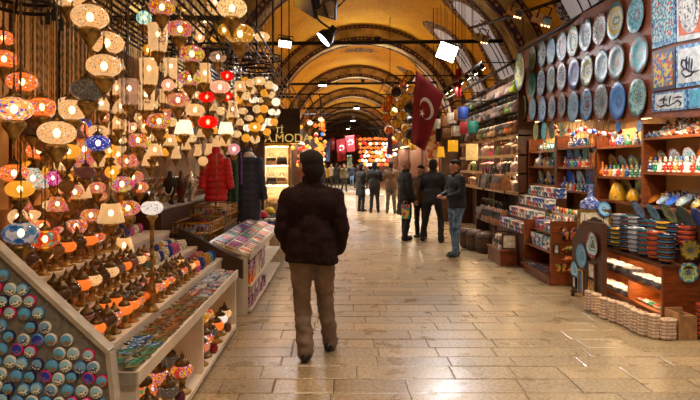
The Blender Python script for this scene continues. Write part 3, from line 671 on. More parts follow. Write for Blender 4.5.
def hang(px, py, w_, glass, shape='globe', lit=True, top=None, small=False, Y=None):
    fn, hz, D = HALF[shape]
    Y = Y or F*D/w_; s = w_*Y/F/D
    p = at(px, py, Y)
    if p.x < WL+.12: Y = F*(WL+.12)/(px-CX); p = at(px, py, Y); s = w_*Y/F/D
    for tr in range(12):                      # nudge along the sight line until clear of its neighbours
        if all((p-q).length > (r+s*.075) for q, r in placed): break
        Y *= 1.035; p = at(px, py, Y); s = w_*Y/F/D
        if p.x < WL+.1: break
    placed.append((p.copy(), s*.075))
    lab = '%s %s hanging on a dark chain' % (GL[glass], SH[shape])
    grp = 'hanging lamps: '+GL[glass]+' '+SH[shape]
    t = thing('hanging_lamp', lab, 'lamp', p, R.uniform(0, 6), grp); t.scale = (s, s, s)
    inst('globe' if 'globe' in shape or shape == 'ball' else 'shade', cached('g'+shape, fn), t, mats=[glass])
    if lit and not small: inst('bulb', cached('bulb', bulb_mesh), t, (0, 0, 0 if shape != 'cyl' else .03))
    inst('cup', cached('cup', cup_mesh), t, (0, 0, -hz), scale=1 if shape != 'ball' else .75)
    inst('collar', cached('collar', collar_mesh), t, (0, 0, hz))
    zt = (top or RACKZ)
    if p.z > RACKZ-.35: zt = vz(p.x)-.05
    L = max(.05, (zt-p.z)/s-hz-.04)
    chain(L).build('chain', 'dark_bronze', t, (0, 0, hz+.04))
    HL.append((t, glass, shape, p.copy()))
    return t
LAMPS = '''3 38 22 orange_mosaic|4 59 26 orange_mosaic|22 82 29 orange_mosaic|14 109 36 multi_mosaic|42 107 28 orange_mosaic|90 17 36 cream_mosaic|107 43 33 cream_mosaic|104 66 34 cream_mosaic|88 90 33 smoky_mosaic
72 110 31 cream_mosaic|57 133 36 cream_mosaic|84 124 15 blue_mosaic ball|70 -2 30 cream_mosaic|98 143 24 blue_mosaic|39 151 24 orange_mosaic|14 173 27 orange_mosaic|33 178 28 crystal_turquoise cone|53 178 19 crystal_magenta cone
63 163 20 cream_motif taper|77 162 13 blue_mosaic ball|107 156 15 goldflower_mosaic|127 161 20 rosette_red|122 184 24 rosette_multi|138 140 21 rosette_warm|80 190 22 cream_glass taper|111 213 26 cream_glass taper|128 208 24 rosette_warm
21 233 34 petal_blue|45 239 28 petal_orange|62 233 22 petal_pink|76 226 22 greenred_mosaic|91 215 20 rosette_red|124 245 20 cream_glass taper|162 7 26 rosette_warm|135 8 11 yellow_mosaic ball|144 18 15 turquoise_mosaic ball
158 38 20 cream_motif cyl|180 29 25 rosette_warm|200 37 14 cream_glass bell|192 54 25 rosette_multi|149 72 19 cream_glass cyl|171 69 15 cream_motif cyl|190 78 23 rosette_multi|205 73 15 cream_glass bell|218 57 17 clear_glass
178 100 22 rosette_red|159 121 24 rosette_warm|207 97 17 red_glass|228 97 14 red_glass|227 76 15 red_glass|220 87 20 reddot_mosaic|208 122 20 red_glass|195 110 19 cream_mosaic|232 8 30 goldflower_mosaic|240 34 29 gold_mosaic|262 37 15 goldflower_mosaic
215 5 16 cream_glass cyl|240 86 13 cream_glass taper|259 81 13 goldflower_mosaic|250 83 9 cream_glass ball|269 85 9 goldflower_mosaic ball|276 102 9 white_glass ball|273 112 10 white_glass|269 122 10 white_glass taper|262 100 9 goldflower_mosaic
254 100 10 white_glass|246 96 9 goldflower_mosaic ball|243 111 10 goldflower_mosaic|249 118 9 goldflower_mosaic|233 109 13 cream_motif bell|221 111 9 goldflower_mosaic ball|213 107 10 cream_glass taper|255 127 14 amber_glass|226 128 16 white_glass taper
264 109 9 amber_glass ball|257 109 9 goldflower_mosaic ball|252 90 9 goldflower_mosaic ball|265 93 9 amber_glass ball|272 95 8 goldflower_mosaic ball|260 119 9 amber_glass ball|238 100 9 amber_glass ball|240 122 9 cream_glass taper|233 94 9 goldflower_mosaic ball
202 133 11 cream_glass taper|225 138 12 cream_glass bell|236 134 11 goldflower_mosaic|255 139 10 goldflower_mosaic ball|234 149 12 pink_glass ball|209 149 9 cream_glass bell|198 150 9 cream_glass bell|203 161 10 cream_glass ball|246 138 9 amber_glass ball
184 127 19 white_glass taper|140 142 21 rosette_multi|131 160 20 rosette_red|133 177 20 rosette_warm|140 187 17 rosette_red|196 95 12 cream_mosaic|183 112 12 reddot_mosaic|168 85 13 reddot_mosaic ball|146 98 18 cream_motif cyl|129 92 19 clear_glass cyl
118 64 14 cream_motif taper|117 88 20 cream_glass cone|121 106 20 cream_motif cone|116 128 18 cream_glass taper|170 140 15 cream_glass taper|150 160 16 cream_glass taper|186 143 10 cream_glass bell|176 152 10 cream_glass bell|216 141 9 cream_glass bell|190 124 10 reddot_mosaic
30 130 14 cream_glass cone|64 190 15 cream_glass taper|100 196 14 rosette_red|50 205 15 goldflower_mosaic|92 178 12 smoky_mosaic cyl|150 136 13 cream_glass taper|120 140 13 goldflower_mosaic|70 150 14 cream_glass taper|112 172 14 amber_glass ball|24 204 16 petal_pink cone
205 22 14 clear_glass|224 30 13 gold_mosaic ball|215 40 11 amber_glass ball|250 55 12 clear_glass|170 20 12 greenred_mosaic|148 50 12 amber_glass ball|184 10 12 gold_mosaic|196 14 11 cream_glass taper|140 118 13 cream_glass taper|154 105 12 goldflower_mosaic
178 84 10 goldflower_mosaic ball|162 96 11 cream_glass bell|133 128 12 reddot_mosaic ball|165 152 9 amber_glass ball|158 146 9 goldflower_mosaic ball|172 122 10 goldflower_mosaic ball|200 118 9 cream_glass ball|214 130 8 amber_glass ball|192 138 9 goldflower_mosaic ball|180 138 8 amber_glass ball
267 132 8 amber_glass ball|262 127 8 white_glass ball|247 128 8 white_glass ball|274 122 8 amber_glass ball|277 112 7 white_glass ball|244 79 8 amber_glass ball|266 76 8 white_glass ball|274 88 8 white_glass ball|230 118 8 amber_glass ball|236 88 8 white_glass ball'''
for row in LAMPS.replace('\n', '|').split('|'):
    q = row.split(); hang(float(q[0]), float(q[1]), float(q[2]), q[3], q[4] if len(q) > 4 else 'globe', q[3] not in ('smoky_mosaic',), small=float(q[2]) < 12)
# dull unlit lamps filling the dark behind the lit ones
for i in range(84):
    px, py = R.uniform(8, 196), R.uniform(96, 232)
    if py > 130+.62*(200-px) or py < 60: continue
    Y = min(F*R.uniform(1.75, 2.1)/(CX-px), 6.3); sh = R.choice(['globe', 'ball', 'taper', 'cone', 'cyl'])
    gl_ = R.choice(['dull_amber', 'dull_brown', 'dull_rose', 'cream_glass', 'cream_motif', 'amber_glass', 'orange_mosaic', 'rosette_red'])
    hang(px, py, F*HALF[sh][2]*R.uniform(.8, 1.0)/Y, gl_, sh, 'dull' not in gl_, Y=Y)
# labels: tell look-alikes apart by the lamp next to them
SG = lambda g: ' '.join(GL[g].replace('glass ', '').replace(' glass', '').replace('mosaic', '').split()[:4])
from collections import Counter
cnt = Counter(t['label'] for t, *_ in HL); used = set()
for t, g, sh, p in HL:
    if cnt[t['label']] < 2: continue
    near = sorted((h for h in HL if h[0] != t and (h[1], h[2]) != (g, sh)), key=lambda h: (h[3]-p).length)[:5]
    for h in near:
        d = h[3]-p; rel = 'below' if d.z > .09 else 'above' if d.z < -.09 else 'beside'
        l = '%s %s hanging just %s %s %s' % (GL[g], SH[sh].replace(' lamp', ''), rel, GL[h[1]].replace('plain ', '').replace('unlit ', '').replace(' glass', '', 1), h[2].replace('cyl', 'cylinder').replace('taper', 'shade'))
        if l not in used and len(l.split()) <= 16: used.add(l); t['label'] = l; break
# the iron rack the lamps hang from
t = thing('lamp_rack', 'dark iron rack of parallel bars above the mosaic lamp stall', 'rack', (0, 0, RACKZ))
for i in range(19):
    x = WL+.06+.08*i; MB().tube([(x, 1.6, .03), (x, 10.9, .03)], .012, 6).build('bar', 'iron', t)
for yy in (1.8, 3.4, 5.0, 6.6, 8.2, 9.4, 10.8):
    MB().box(WL+.01, yy-.02, .045, WL+1.4, yy+.02, .085).build('cross_bar', 'iron', t)
    x = WL+1.3; MB().tube([(x, yy, .08), (x, yy, VZ+math.sqrt(VR**2-(x-VX)**2)-RACKZ)], .012, 6).build('hanger_rod', 'iron', t)
def ring(lab, px, py, Y, r, zt=None):
    p = at(px, py, Y); t = thing('lamp_ring', lab, 'lamp ring', p, group=None)
    for k in (0, .05):
        MB().tube([(r*math.cos(2*PI*i/24), r*math.sin(2*PI*i/24), k) for i in range(25)], .011, 6).build('hoop', 'iron', t)
    b = MB(); b.tube([(r*math.cos(2*PI*i/48), r*math.sin(2*PI*i/48), .05*(i % 2)) for i in range(49)], .006, 4); b.build('gallery', 'dark_bronze', t)
    for i in range(4):
        a = PI/4+PI/2*i; MB().tube([(r*math.cos(a), r*math.sin(a), 0), (0, 0, .22)], .007, 5).build('spoke', 'iron', t)
    chain(max(.1, RACKZ-p.z-.2)).build('chain', 'iron', t, (0, 0, .2))
    for i in range(8):
        a = 2*PI*i/8; MB().tube([(r*math.cos(a), r*math.sin(a), 0), (r*math.cos(a)*1.02, r*math.sin(a), -.05), (r*math.cos(a)*1.1, r*math.sin(a)*1.1, -.055), (r*math.cos(a)*1.12, r*math.sin(a)*1.12, -.03)], .005, 4).build('hook', 'iron', t)
ring('perforated iron ring with hooks high above the orange mosaic lamps', 24, 6, 3.0, .17)
ring('iron lamp ring with hooks beside the cream bell shades', 213, 52, 5.2, .16)
ring('wide iron lamp ring below the amber globe', 240, 62, 6.3, .20)
ring('iron lamp ring above the cluster of small white lamps', 258, 70, 7.2, .20)
ring('greenish iron lamp ring beside the vault, last of the lamp stall', 268, 60, 7.8, .18)
ring('iron lamp ring behind the patterned cylinder shades', 180, 48, 4.6, .14)
# price tags: three dark ones on cords
for lab, px, py in (('dark price tag on a cord, tilted', 48, 19), ('dark price tag on a cord, uppermost', 54, 15), ('dark price tag on a cord beside a thin chain', 61, 25)):
    p = at(px, py, 2.9); t = thing('price_tag', lab, 'tag', p)
    MB().box(-.012, -.004, -.03, .012, .004, .03).build('card', 'black', t)
    MB().tube([(0, 0, .03), (0, 0, RACKZ-p.z+.02)], .003, 4).build('cord', 'iron', t)
for i, px in enumerate((3, 37, 60, 112, 126, 143)):
    Y = R.uniform(3.2, 3.6); p = at(px, 80, Y); zb = R.uniform(1.9, 2.2)
    o = chain(RACKZ-zb).build('loose_chain', 'iron', None, (max(p.x, WL+.08), Y, zb)); tag(o, 'bare dark chain hanging between the mosaic lamps', 'chain', 'bare chains between the lamps')
# pale cloth panels on the wall behind the lamps
for i, (y0, y1) in enumerate(((3.2, 3.75), (3.8, 4.4), (4.45, 5.2))):
    b = MB(); n = 14; vs = []
    for k in range(n+1):
        yy = y0+(y1-y0)*k/n; x = WL+.035+.018*math.sin(k*1.1)
        vs += [(x, yy, 1.35), (x, yy, 2.8)]
    b.add(vs, [(2*k, 2*k+2, 2*k+3, 2*k+1) for k in range(n)], 0, True)
    o = b.build('wall_cloth', 'warm_back'); tag(o, ['pale cloth on the wall behind the orange mosaic lamps', 'pale cloth on the wall behind the cream mosaic globes', 'pale cloth on the wall behind the cylinder shades'][i], 'cloth')
# ------------------------------------------------------------------ LEFT: magnet board (end panel of the stepped lamp stall)
BY = 2.35
def bx_(px): return (px-CX)/F*BY
def bz_(py): return H-(py-CY)/F*BY
t = thing('magnet_board', 'grey felt display board with a sloping top edge and pale metal frame', 'display board', (0, BY, 0))
top = [(WL+.02, bz_(252)+(bx_(0)-WL-.02)*.93), (bx_(0), bz_(252)), (bx_(108), bz_(352)), (bx_(113), bz_(400)), (bx_(114), 0), (WL+.02, 0)]
mx = Matrix.Rotation(PI/2, 4, 'X')           # local xy -> xz
MB().prism(top, -.04, 0, 0, mx).build('felt_panel', 'grey_felt', t)
pts = [Vector((x, -.004, z)) for x, z in top]
for a, c in ((0, 2), (2, 3), (3, 4)):
    a_, c_ = pts[a], pts[c]; d = (c_-a_); nrm = Vector((d.z, 0, -d.x)).normalized()*.014
    b = MB(); b.add([a_-nrm+Vector((0, dy, 0)) for dy in (-.012, .05)]+[a_+nrm*.4+Vector((0, dy, 0)) for dy in (-.012, .05)]+[c_-nrm+Vector((0, dy, 0)) for dy in (-.012, .05)]+[c_+nrm*.4+Vector((0, dy, 0)) for dy in (-.012, .05)],
                    [(0, 1, 3, 2), (4, 5, 7, 6), (0, 1, 5, 4), (2, 3, 7, 6), (0, 2, 6, 4), (1, 3, 7, 5)]); b.build('frame_strip', 'alu', t)
for i in range(6):
    px = 14+17*i; MB().ball((bx_(px), -.006, bz_(252+.926*px+7)), .004, n=6, k=4).build('screw', 'chrome', t)
def magnet_mat(i, sky, cols):
    m, nt, bb = newmat('magnet_face%d' % i)
    tc = N(nt, 'ShaderNodeTexCoord'); sx = N(nt, 'ShaderNodeSeparateXYZ'); nt.links.new(tc.outputs['Object'], sx.inputs[0])
    n = tex(nt, 'ShaderNodeTexNoise', 90); v = tex(nt, 'ShaderNodeTexVoronoi', 160); sep = N(nt, 'ShaderNodeSeparateColor'); nt.links.new(v.outputs['Color'], sep.inputs[0])
    f = mth(nt, 'GREATER_THAN', mth(nt, 'ADD', sx.outputs[2], mth(nt, 'MULTIPLY_ADD', n.outputs[0], .03, -.012)), 0)
    nt.links.new(mixc(nt, f, pal(nt, sep.outputs[0], cols), S(sky)), bb.inputs['Base Color']); bb.inputs['Roughness'].default_value = .12
FACES = [((90, 170, 220), [(60, 130, 60), (230, 225, 210), (150, 110, 60), (90, 150, 190)]), ((150, 200, 225), [(190, 170, 60), (60, 110, 50), (240, 240, 235)]),
         ((40, 60, 170), [(60, 40, 120), (200, 60, 120), (30, 110, 200)]), ((110, 160, 200), [(120, 90, 50), (220, 210, 190), (40, 80, 140)])]
for i, (s_, c_) in enumerate(FACES): magnet_mat(i, s_, c_)
RIMS = [('white', (226, 222, 214)), ('pale blue', (80, 150, 215)), ('pink', (214, 40, 110)), ('dark blue', (26, 42, 110))]
for n_, c_ in RIMS: plain('rim_'+n_.replace(' ', '_'), c_, .25, 0, .05)
def magnet_mesh():
    mx = Matrix.Rotation(PI/2, 4, 'X')       # faces -y
    b = MB(); b.lathe([(0, 0), (.0265, 0), (.0275, .006), (.025, .012), (.0225, .0135)], 18, 0, mx)
    b.lathe([(.0225, .0135), (.015, .016), (0, .017)], 18, 1, mx); return b.mesh('fridge_magnet', ['rim_white', 'magnet_face0'])
VIEW = ['a seaside view', 'a green and yellow view', 'a violet night view', 'a brown domed view']
row = 0; py = 262
while py < 412:
    px = -4+(7 if row % 2 else 0)
    while px < 108:
        x_, y_ = px+R.uniform(-1.5, 1.5), py+R.uniform(-1.5, 1.5)+px*.06
        if y_ > 252+.926*max(0, x_)+(13 if x_ < 45 else 24-.1*(x_-45)) and x_ < 104 and R.random() > .03:
            ri = R.choices(range(4), [4, 4, 2.4, 1.6])[0]; fi = R.choices(range(4), [5, 4, 1.2 if ri < 2 else 3, 3])[0]
            o = inst('fridge_magnet', cached('magnet', magnet_mesh), None, (bx_(x_), BY-.0405+.04, bz_(y_)), (0, R.uniform(-.5, .5), 0), None, ['rim_'+RIMS[ri][0].replace(' ', '_'), 'magnet_face%d' % fi])
            tag(o, 'round souvenir magnet with %s rim and %s, on grey felt' % (RIMS[ri][0], VIEW[fi]), 'magnet', 'souvenir magnets: %s rim, %s' % (RIMS[ri][0], VIEW[fi]))
        px += 14.2
    py += 12.4; row += 1

# ------------------------------------------------------------------ LEFT: lamp counter with steps
XF = -1.03
t = thing('lamp_counter', 'white stepped counter holding table lamps, with open shelves beneath', 'counter', (0, 0, 0))
def B(name, mat, parent, *a): return MB().box(*a).build(name, mat, parent)
CT = .58
B('counter_top', 'white_board', t, -1.28, 2.80, CT-.03, XF, 5.52, CT)
B('front_rim', 'white_board', t, XF-.012, 2.80, CT-.05, XF+.008, 5.52, CT+.018)
B('end_rim', 'alu', t, -1.28, 2.785, CT-.05, XF, 2.80, CT+.018)
B('end_panel', 'white_board', t, -2.26, 2.81, 0, XF-.01, 2.85, CT-.05)
B('end_panel', 'white_board', t, -2.26, 5.47, 0, XF-.01, 5.51, CT-.03)
B('divider', 'white_board', t, -1.75, 4.17, .06, XF-.012, 4.21, CT-.03)
B('bottom_shelf', 'white_board', t, -1.78, 2.85, .03, XF, 5.47, .065)
B('back_board', 'white_board', t, -1.80, 2.85, 0, -1.78, 5.47, CT-.03)
TIERS = [(-1.26, -1.53, .655), (-1.53, -1.82, .78), (-1.82, -2.27, .95)]
for x1, x0, z in TIERS:
    B('step_board', 'white_board', t, x0, 2.8, z-.03, x1, 5.9, z)
    B('step_riser', 'white_board', t, x1-.03, 2.8, z-.17, x1-.012, 5.9, z-.03)
for y_ in (3.4, 4.7):                         # strip lights added under the counter to light its bays
    s_ = thing('shelf_light', 'thin warm strip light under the lamp counter', 'light', (-1.35, y_, CT-.045), group='strip lights under the lamp counter')
    MB().box(-.02, -.3, 0, .02, .3, .014).build('channel', 'alu', s_); MB().box(-.015, -.29, -.004, .015, .29, -.0005).build('diffuser', 'strip_light', s_)
# table lamps
def tl_base(): return MB().lathe([(0, 0), (.046, 0), (.048, .006), (.034, .016), (.022, .022), (.014, .04), (.02, .052), (.014, .06), (.028, .075), (.034, .084), (0, .084)], 14).mesh('base', 'bronze')
def tl_globe():
    k = 8; return MB().lathe([(.056*math.sin(.5+2.14*i/k), .115-.038*math.cos(.5+2.14*i/k)) for i in range(k+1)], 16).mesh('globe', 'orange_mosaic')
def tl_cap(): return MB().lathe([(.036, .142), (.04, .147), (.034, .160), (.018, .174), (.009, .182), (.012, .190), (.005, .200), (0, .215)], 12).mesh('cap', 'dark_bronze')
TG = {'orange_mosaic': 'orange mosaic', 'rosette_red': 'red rosette', 'greenred_mosaic': 'green and red mosaic', 'cream_mosaic': 'cream mosaic', 'blue_mosaic': 'blue mosaic', 'reddot_mosaic': 'red dotted', 'whiteblue_mosaic': 'white and blue', 'rosette_multi': 'rainbow rosette', 'smoky_mosaic': 'dull grey', 'petal_orange': 'yellow and red petal', 'cream_glass': 'plain cream', 'gold_mosaic': 'amber'}
def table_lamp(loc, glass, where, s=1.0, lab=None):
    t = thing('table_lamp', 'bronze table lamp with %s globe %s' % (TG[glass], where), 'lamp', loc, R.uniform(0, 6), 'table lamps: %s, %s' % (TG[glass], where)); t.scale = (s, s, s)
    if lab: t['label'] = '%s globe table lamp, %s' % (TG[glass], lab)
    inst('base', cached('tlb', tl_base), t); inst('globe', cached('tlg', tl_globe), t, mats=[glass]); inst('cap', cached('tlc', tl_cap), t)
TG.update(dull_amber='dull amber', dull_brown='dull brown', dull_rose='dull rose')
mixg = ['orange_mosaic']*6+['petal_orange']*2+['rosette_red']*3+['greenred_mosaic']*2+['cream_mosaic']*2+['reddot_mosaic']+['smoky_mosaic']*5+['gold_mosaic']+['dull_amber']*6+['dull_brown']*8+['dull_rose']*3
for (x, z, n, y0, y1, s, wh) in ((-1.33, .655, 18, 2.88, 5.0, .98, 'on the lowest step'), (-1.455, .655, 17, 2.88, 5.0, 1.0, 'on the lowest step'), (-1.605, .78, 13, 2.88, 4.5, 1.12, 'on the middle step'), (-1.74, .78, 12, 2.9, 4.5, 1.12, 'on the middle step'), (-1.90, .95, 12, 2.9, 4.6, 1.2, 'on the top step'), (-2.05, .95, 11, 2.9, 4.6, 1.25, 'on the top step'), (-2.19, .95, 11, 2.9, 4.6, 1.25, 'on the top step')):
    for i in range(n): table_lamp((x+R.uniform(-.008, .008), y0+(y1-y0)*i/(n-1), z), R.choice(mixg), wh, s*R.uniform(.9, 1.03), '%s from the magnet board, %s row, %s' % (ORD[i], {-1.33: 'front', -1.455: 'rear', -1.605: 'front', -1.74: 'rear', -1.90: 'front', -2.05: 'second', -2.19: 'rear'}[x], wh.replace('on the ', '')))
for (x, y_, g, s) in ((-1.10, 3.0, 'cream_mosaic', 1.35), (-1.12, 3.2, 'orange_mosaic', 1.35), (-1.22, 3.38, 'greenred_mosaic', 1.6), (-1.10, 3.52, 'smoky_mosaic', 1.15), (-1.22, 3.68, 'rosette_red', 1.4), (-1.10, 3.83, 'rosette_multi', 1.3), (-1.36, 3.15, 'orange_mosaic', 1.6), (-1.40, 3.6, 'cream_mosaic', 1.7), (-1.25, 4.02, 'smoky_mosaic', 1.3), (-1.42, 3.95, 'greenred_mosaic', 1.5),
                   (-1.10, 4.36, 'rosette_red', 1.2), (-1.12, 4.55, 'greenred_mosaic', 1.25), (-1.24, 4.45, 'gold_mosaic', 1.7), (-1.12, 4.74, 'smoky_mosaic', 1.2), (-1.26, 4.7, 'cream_mosaic', 1.7), (-1.11, 4.93, 'orange_mosaic', 1.2), (-1.28, 4.95, 'gold_mosaic', 1.75), (-1.12, 5.14, 'whiteblue_mosaic', 1.2), (-1.28, 5.2, 'rosette_multi', 1.5), (-1.12, 5.33, 'cream_mosaic', 1.2)):
    table_lamp((x, y_, .065), g, 'on the shelf under the counter', s*1.05)
# three bowls on the shelf under the counter
plain('plum_glaze', (92, 40, 60), .25); plain('red_glaze', (150, 34, 34), .25); plain('brown_glaze', (120, 80, 50), .3)
for x, y_, m, lab in ((-1.065, 3.66, 'plum_glaze', 'plum coloured glazed pot under the lamp counter'), (-1.065, 4.64, 'red_glaze', 'dark red glazed pot under the lamp counter'), (-1.07, 5.24, 'brown_glaze', 'brown clay pot under the lamp counter')):
    o = MB().lathe([(0, 0), (.03, 0), (.045, .03), (.048, .06), (.036, .085), (.04, .095), (.036, .095), (.03, .08), (.04, .05), (0, .01)], 16).build('glazed_pot', m, None, (x, y_, .065)); o.scale = (.75,)*3; tag(o, lab, 'pot')
# flat wares on the counter: fish- and leaf-shaped dishes, wooden spoons, then packets
speckle('ware_green', [(40, 110, 80), (60, 150, 130), (30, 80, 90), (150, 160, 90)], 60); speckle('ware_blue', [(30, 70, 150), (50, 120, 180), (200, 210, 210), (20, 50, 90)], 60)
speckle('ware_brown', [(110, 66, 34), (150, 96, 50), (80, 46, 26), (170, 126, 80)], 40); speckle('ware_olive', [(110, 110, 60), (70, 80, 50), (150, 140, 90)], 50)
speckle('ware_red', [(170, 50, 40), (220, 190, 160), (60, 60, 110)], 50); speckle('ware_white', [(225, 220, 210), (180, 190, 210), (90, 110, 160)], 50)
def dish_mesh(kind):
    b = MB()
    if kind == 'leaf': out = [(.055*math.cos(a)*(1-.15*math.cos(a)), .026*math.sin(a)*(1+.2*math.cos(2*a))) for a in [2*PI*i/14 for i in range(14)]]
    elif kind == 'fish': out = [(.06, 0), (.04, .018), (.01, .026), (-.02, .018), (-.035, .008), (-.055, .024), (-.05, 0), (-.055, -.024), (-.035, -.008), (-.02, -.018), (.01, -.026), (.04, -.018)]
    else: out = [(.05*math.cos(a), .034*math.sin(a)) for a in [2*PI*i/14 for i in range(14)]]
    n = len(out); vs = [(x*.7, y*.7, 0) for x, y in out]+[(x, y, .010) for x, y in out]+[(x*.8, y*.8, .006) for x, y in out]+[(0, 0, .004)]
    fs = [tuple(range(n))]+[(i, (i+1) % n, n+(i+1) % n, n+i) for i in range(n)]+[(n+i, n+(i+1) % n, 2*n+(i+1) % n, 2*n+i) for i in range(n)]+[(2*n+i, 2*n+(i+1) % n, 3*n) for i in range(n)]
    return b.add(vs, fs, 0, True).mesh('dish', 'ware_green')
WN = {'ware_green': 'green', 'ware_blue': 'blue', 'ware_brown': 'brown', 'ware_olive': 'olive', 'ware_red': 'red and white', 'ware_white': 'white and blue'}
ii = 0
for y_ in [2.86+.05*k for k in range(52)]:
    for x in (-1.085, -1.185):
        if y_ > 5.42: continue
        near = y_ < 3.35; mid = y_ < 4.35
        m = R.choice(['ware_green', 'ware_blue', 'ware_green', 'ware_olive'] if near else ['ware_brown', 'ware_brown', 'ware_olive'] if mid else ['ware_white', 'ware_red', 'ware_blue', 'ware_white'])
        k = R.choice(['leaf', 'fish', 'oval']); ii += 1
        o = inst('small_dish', cached('dish'+k, lambda: dish_mesh(k)), None, (x+R.uniform(-.008, .008), y_, CT+.004+.0135*((ii+int(y_*20)) % 3)), (R.uniform(-.06, .06), R.uniform(-.06, .06), R.uniform(-.9, .9)), 1.05, [m])
        tag(o, '%s glazed %s shaped dish lying on the white counter before the lamps' % (WN[m], k), 'dish', 'dishes on the lamp counter: %s %s' % (WN[m], k))
# coloured jars at the far end of the steps
for c_, n_ in (((196, 80, 150), 'pink'), ((40, 60, 150), 'blue'), ((215, 205, 190), 'white'), ((70, 160, 180), 'turquoise'), ((176, 130, 60), 'tan')): plain('jar_'+n_, c_, .2, 0, .25, 60)
def jar(): return MB().lathe([(0, 0), (.03, 0), (.042, .02), (.045, .05), (.036, .078), (.03, .085), (.034, .092), (.03, .092), (.026, .085), (0, .08)], 14).mesh('ceramic_jar', 'jar_pink')
for i, (x, y_, z) in enumerate([(TIERS[k][1]+.07+.12*q, 5.12-(.52 if k else 0)+.12*j, TIERS[k][2]) for k in range(3) for q in range(2) for j in range(6 if not k else 10)]):
    cn = R.choice(['pink', 'blue', 'white', 'turquoise', 'tan'])
    o = inst('ceramic_jar', cached('jar', jar), None, (x, y_, z), (0, 0, 0), R.uniform(.95, 1.25), ['jar_'+cn]); tag(o, 'small round %s ceramic jar at the end of the lamp steps' % cn, 'jar', 'ceramic jars on the lamp steps: '+cn)
p = at(152, 207, 3.75)
tl = thing('table_lamp', 'tall table lamp with a wide white globe patterned with blue leaves', 'lamp', (p.x, p.y, .655))
MB().lathe([(0, 0), (.05, 0), (.04, .02), (.016, .05), (.03, .12), (.014, .2), (.014, p.z-.66-.1), (.04, p.z-.66-.055), (0, p.z-.66-.05)], 14).build('base', 'bronze', tl)
inst('globe', cached('gglobe', g_globe), tl, (0, 0, p.z-.66), scale=.9, mats=['whiteblue_mosaic'])
MB().lathe([(.03, 0), (.02, .03), (.006, .06), (0, .09)], 12).build('cap', 'dark_bronze', tl, (0, 0, p.z-.66+.045))

# ------------------------------------------------------------------ LEFT: second stall with scarves, baskets and gift boxes
t = thing('scarf_counter', 'white counter with sloping trays next to the lamp stall', 'counter', (0, 0, 0))
B('end_panel', 'white_board', t, -1.50, 6.04, 0, -1.02, 6.08, .64)
B('body', 'white_board', t, -2.2, 6.08, 0, -1.16, 9.0, .58)
B('base_shelf', 'white_board', t, -1.16, 6.08, .03, -.98, 9.0, .06); B('mid_shelf', 'white_board', t, -1.16, 6.08, .30, -.98, 9.0, .325)
def slope(name, mat, parent, y0, y1, xa, za, xb, zb, th=.02):
    return MB().add([(xa, y0, za), (xb, y0, zb), (xb, y1, zb), (xa, y1, za), (xa, y0, za-th), (xb, y0, zb-th), (xb, y1, zb-th), (xa, y1, za-th)],
                    [(0, 1, 2, 3), (4, 5, 6, 7), (0, 1, 5, 4), (1, 2, 6, 5), (2, 3, 7, 6), (3, 0, 4, 7)]).build(name, mat, parent)
slope('tray', 'alu', t, 6.04, 8.9, -1.0, .64, -1.45, .80); B('tray_lip', 'alu', t, -1.0, 6.04, .60, -.985, 8.9, .675)
slope('tray_side', 'dark_wall', t, 5.92, 5.98, -1.05, .62, -1.75, .98, .2)
PK = [((190, 60, 60), 'red'), ((60, 90, 160), 'blue'), ((215, 205, 195), 'white'), ((160, 80, 140), 'mauve'), ((70, 140, 140), 'teal'), ((150, 120, 90), 'brown'), ((60, 56, 64), 'charcoal')]
for c_, n_ in PK: speckle('packet_'+n_, [c_, tuple(min(255, v*1.25) for v in c_), tuple(v*.7 for v in c_), (220, 212, 204)], 24, .35)
def packet(): 
    b = MB(); b.box(-.06, -.045, 0, .06, .045, .02); return b.mesh('packet', 'packet_red')
def packets(n, fn, name, lab, cat, grp, mesh, mats, sc_=1):
    for i in range(n):
        loc, rot = fn(i); c = R.choice(mats)
        o = inst(name, mesh, None, loc, rot, sc_, ['packet_'+c]); tag(o, '%s %s' % (c, lab), cat, grp+': '+c)
cols = [n_ for _, n_ in PK]
an = math.atan2(.16, .45)
def fn(i):
    r, k = divmod(i, 3); x = -1.075-.14*k; return ((x, 6.13+.115*r, .64+(-1.0-x)*.356+.003), (0, an, R.uniform(-.15, .15)))
packets(72, fn, 'scarf_packet', 'folded scarf packet on the sloping white tray', 'packet', 'scarf packets on the tray', cached('packet', packet), cols, 1)
# gold wire baskets behind the tray
plain('gold_wire', (190, 140, 60), .3, .8)
def basket(lab, x0, y0, x1, y1, z0, z1, n):
    t = thing('wire_basket', lab, 'basket', ((x0+x1)/2, (y0+y1)/2, z0)); w_, d_, h_ = (x1-x0)/2, (y1-y0)/2, z1-z0
    MB().box(-w_, -d_, 0, w_, d_, .015).build('bottom', 'gold_wire', t)
    for z in (h_, h_*.5):
        MB().tube([(-w_, -d_, z), (w_, -d_, z), (w_, d_, z), (-w_, d_, z), (-w_, -d_, z)], .010, 4).build('rail', 'gold_wire', t)
    k = 0
    for i in range(9):
        for (xx, yy) in ((-w_+2*w_*i/8, -d_), (w_, -d_+2*d_*i/8)): MB().tube([(xx, yy, 0), (xx, yy, h_)], .006, 4).build('wire', 'gold_wire', t)
    for i in range(n):
        c = R.choice(cols); o = inst('scarf_packet', cached('packet', packet), None, (R.uniform(x0+.07, x1-.07), y0+.06+(y1-y0-.12)*((i*7) % n)/n, z0+.02+.022*(i//6)), (R.uniform(-.03, .03), 0, R.uniform(-.2, .2)), 1, ['packet_'+c])
        tag(o, '%s packet lying in the %s' % (c, lab.split(' ', 1)[1]), 'packet', lab+': '+c)
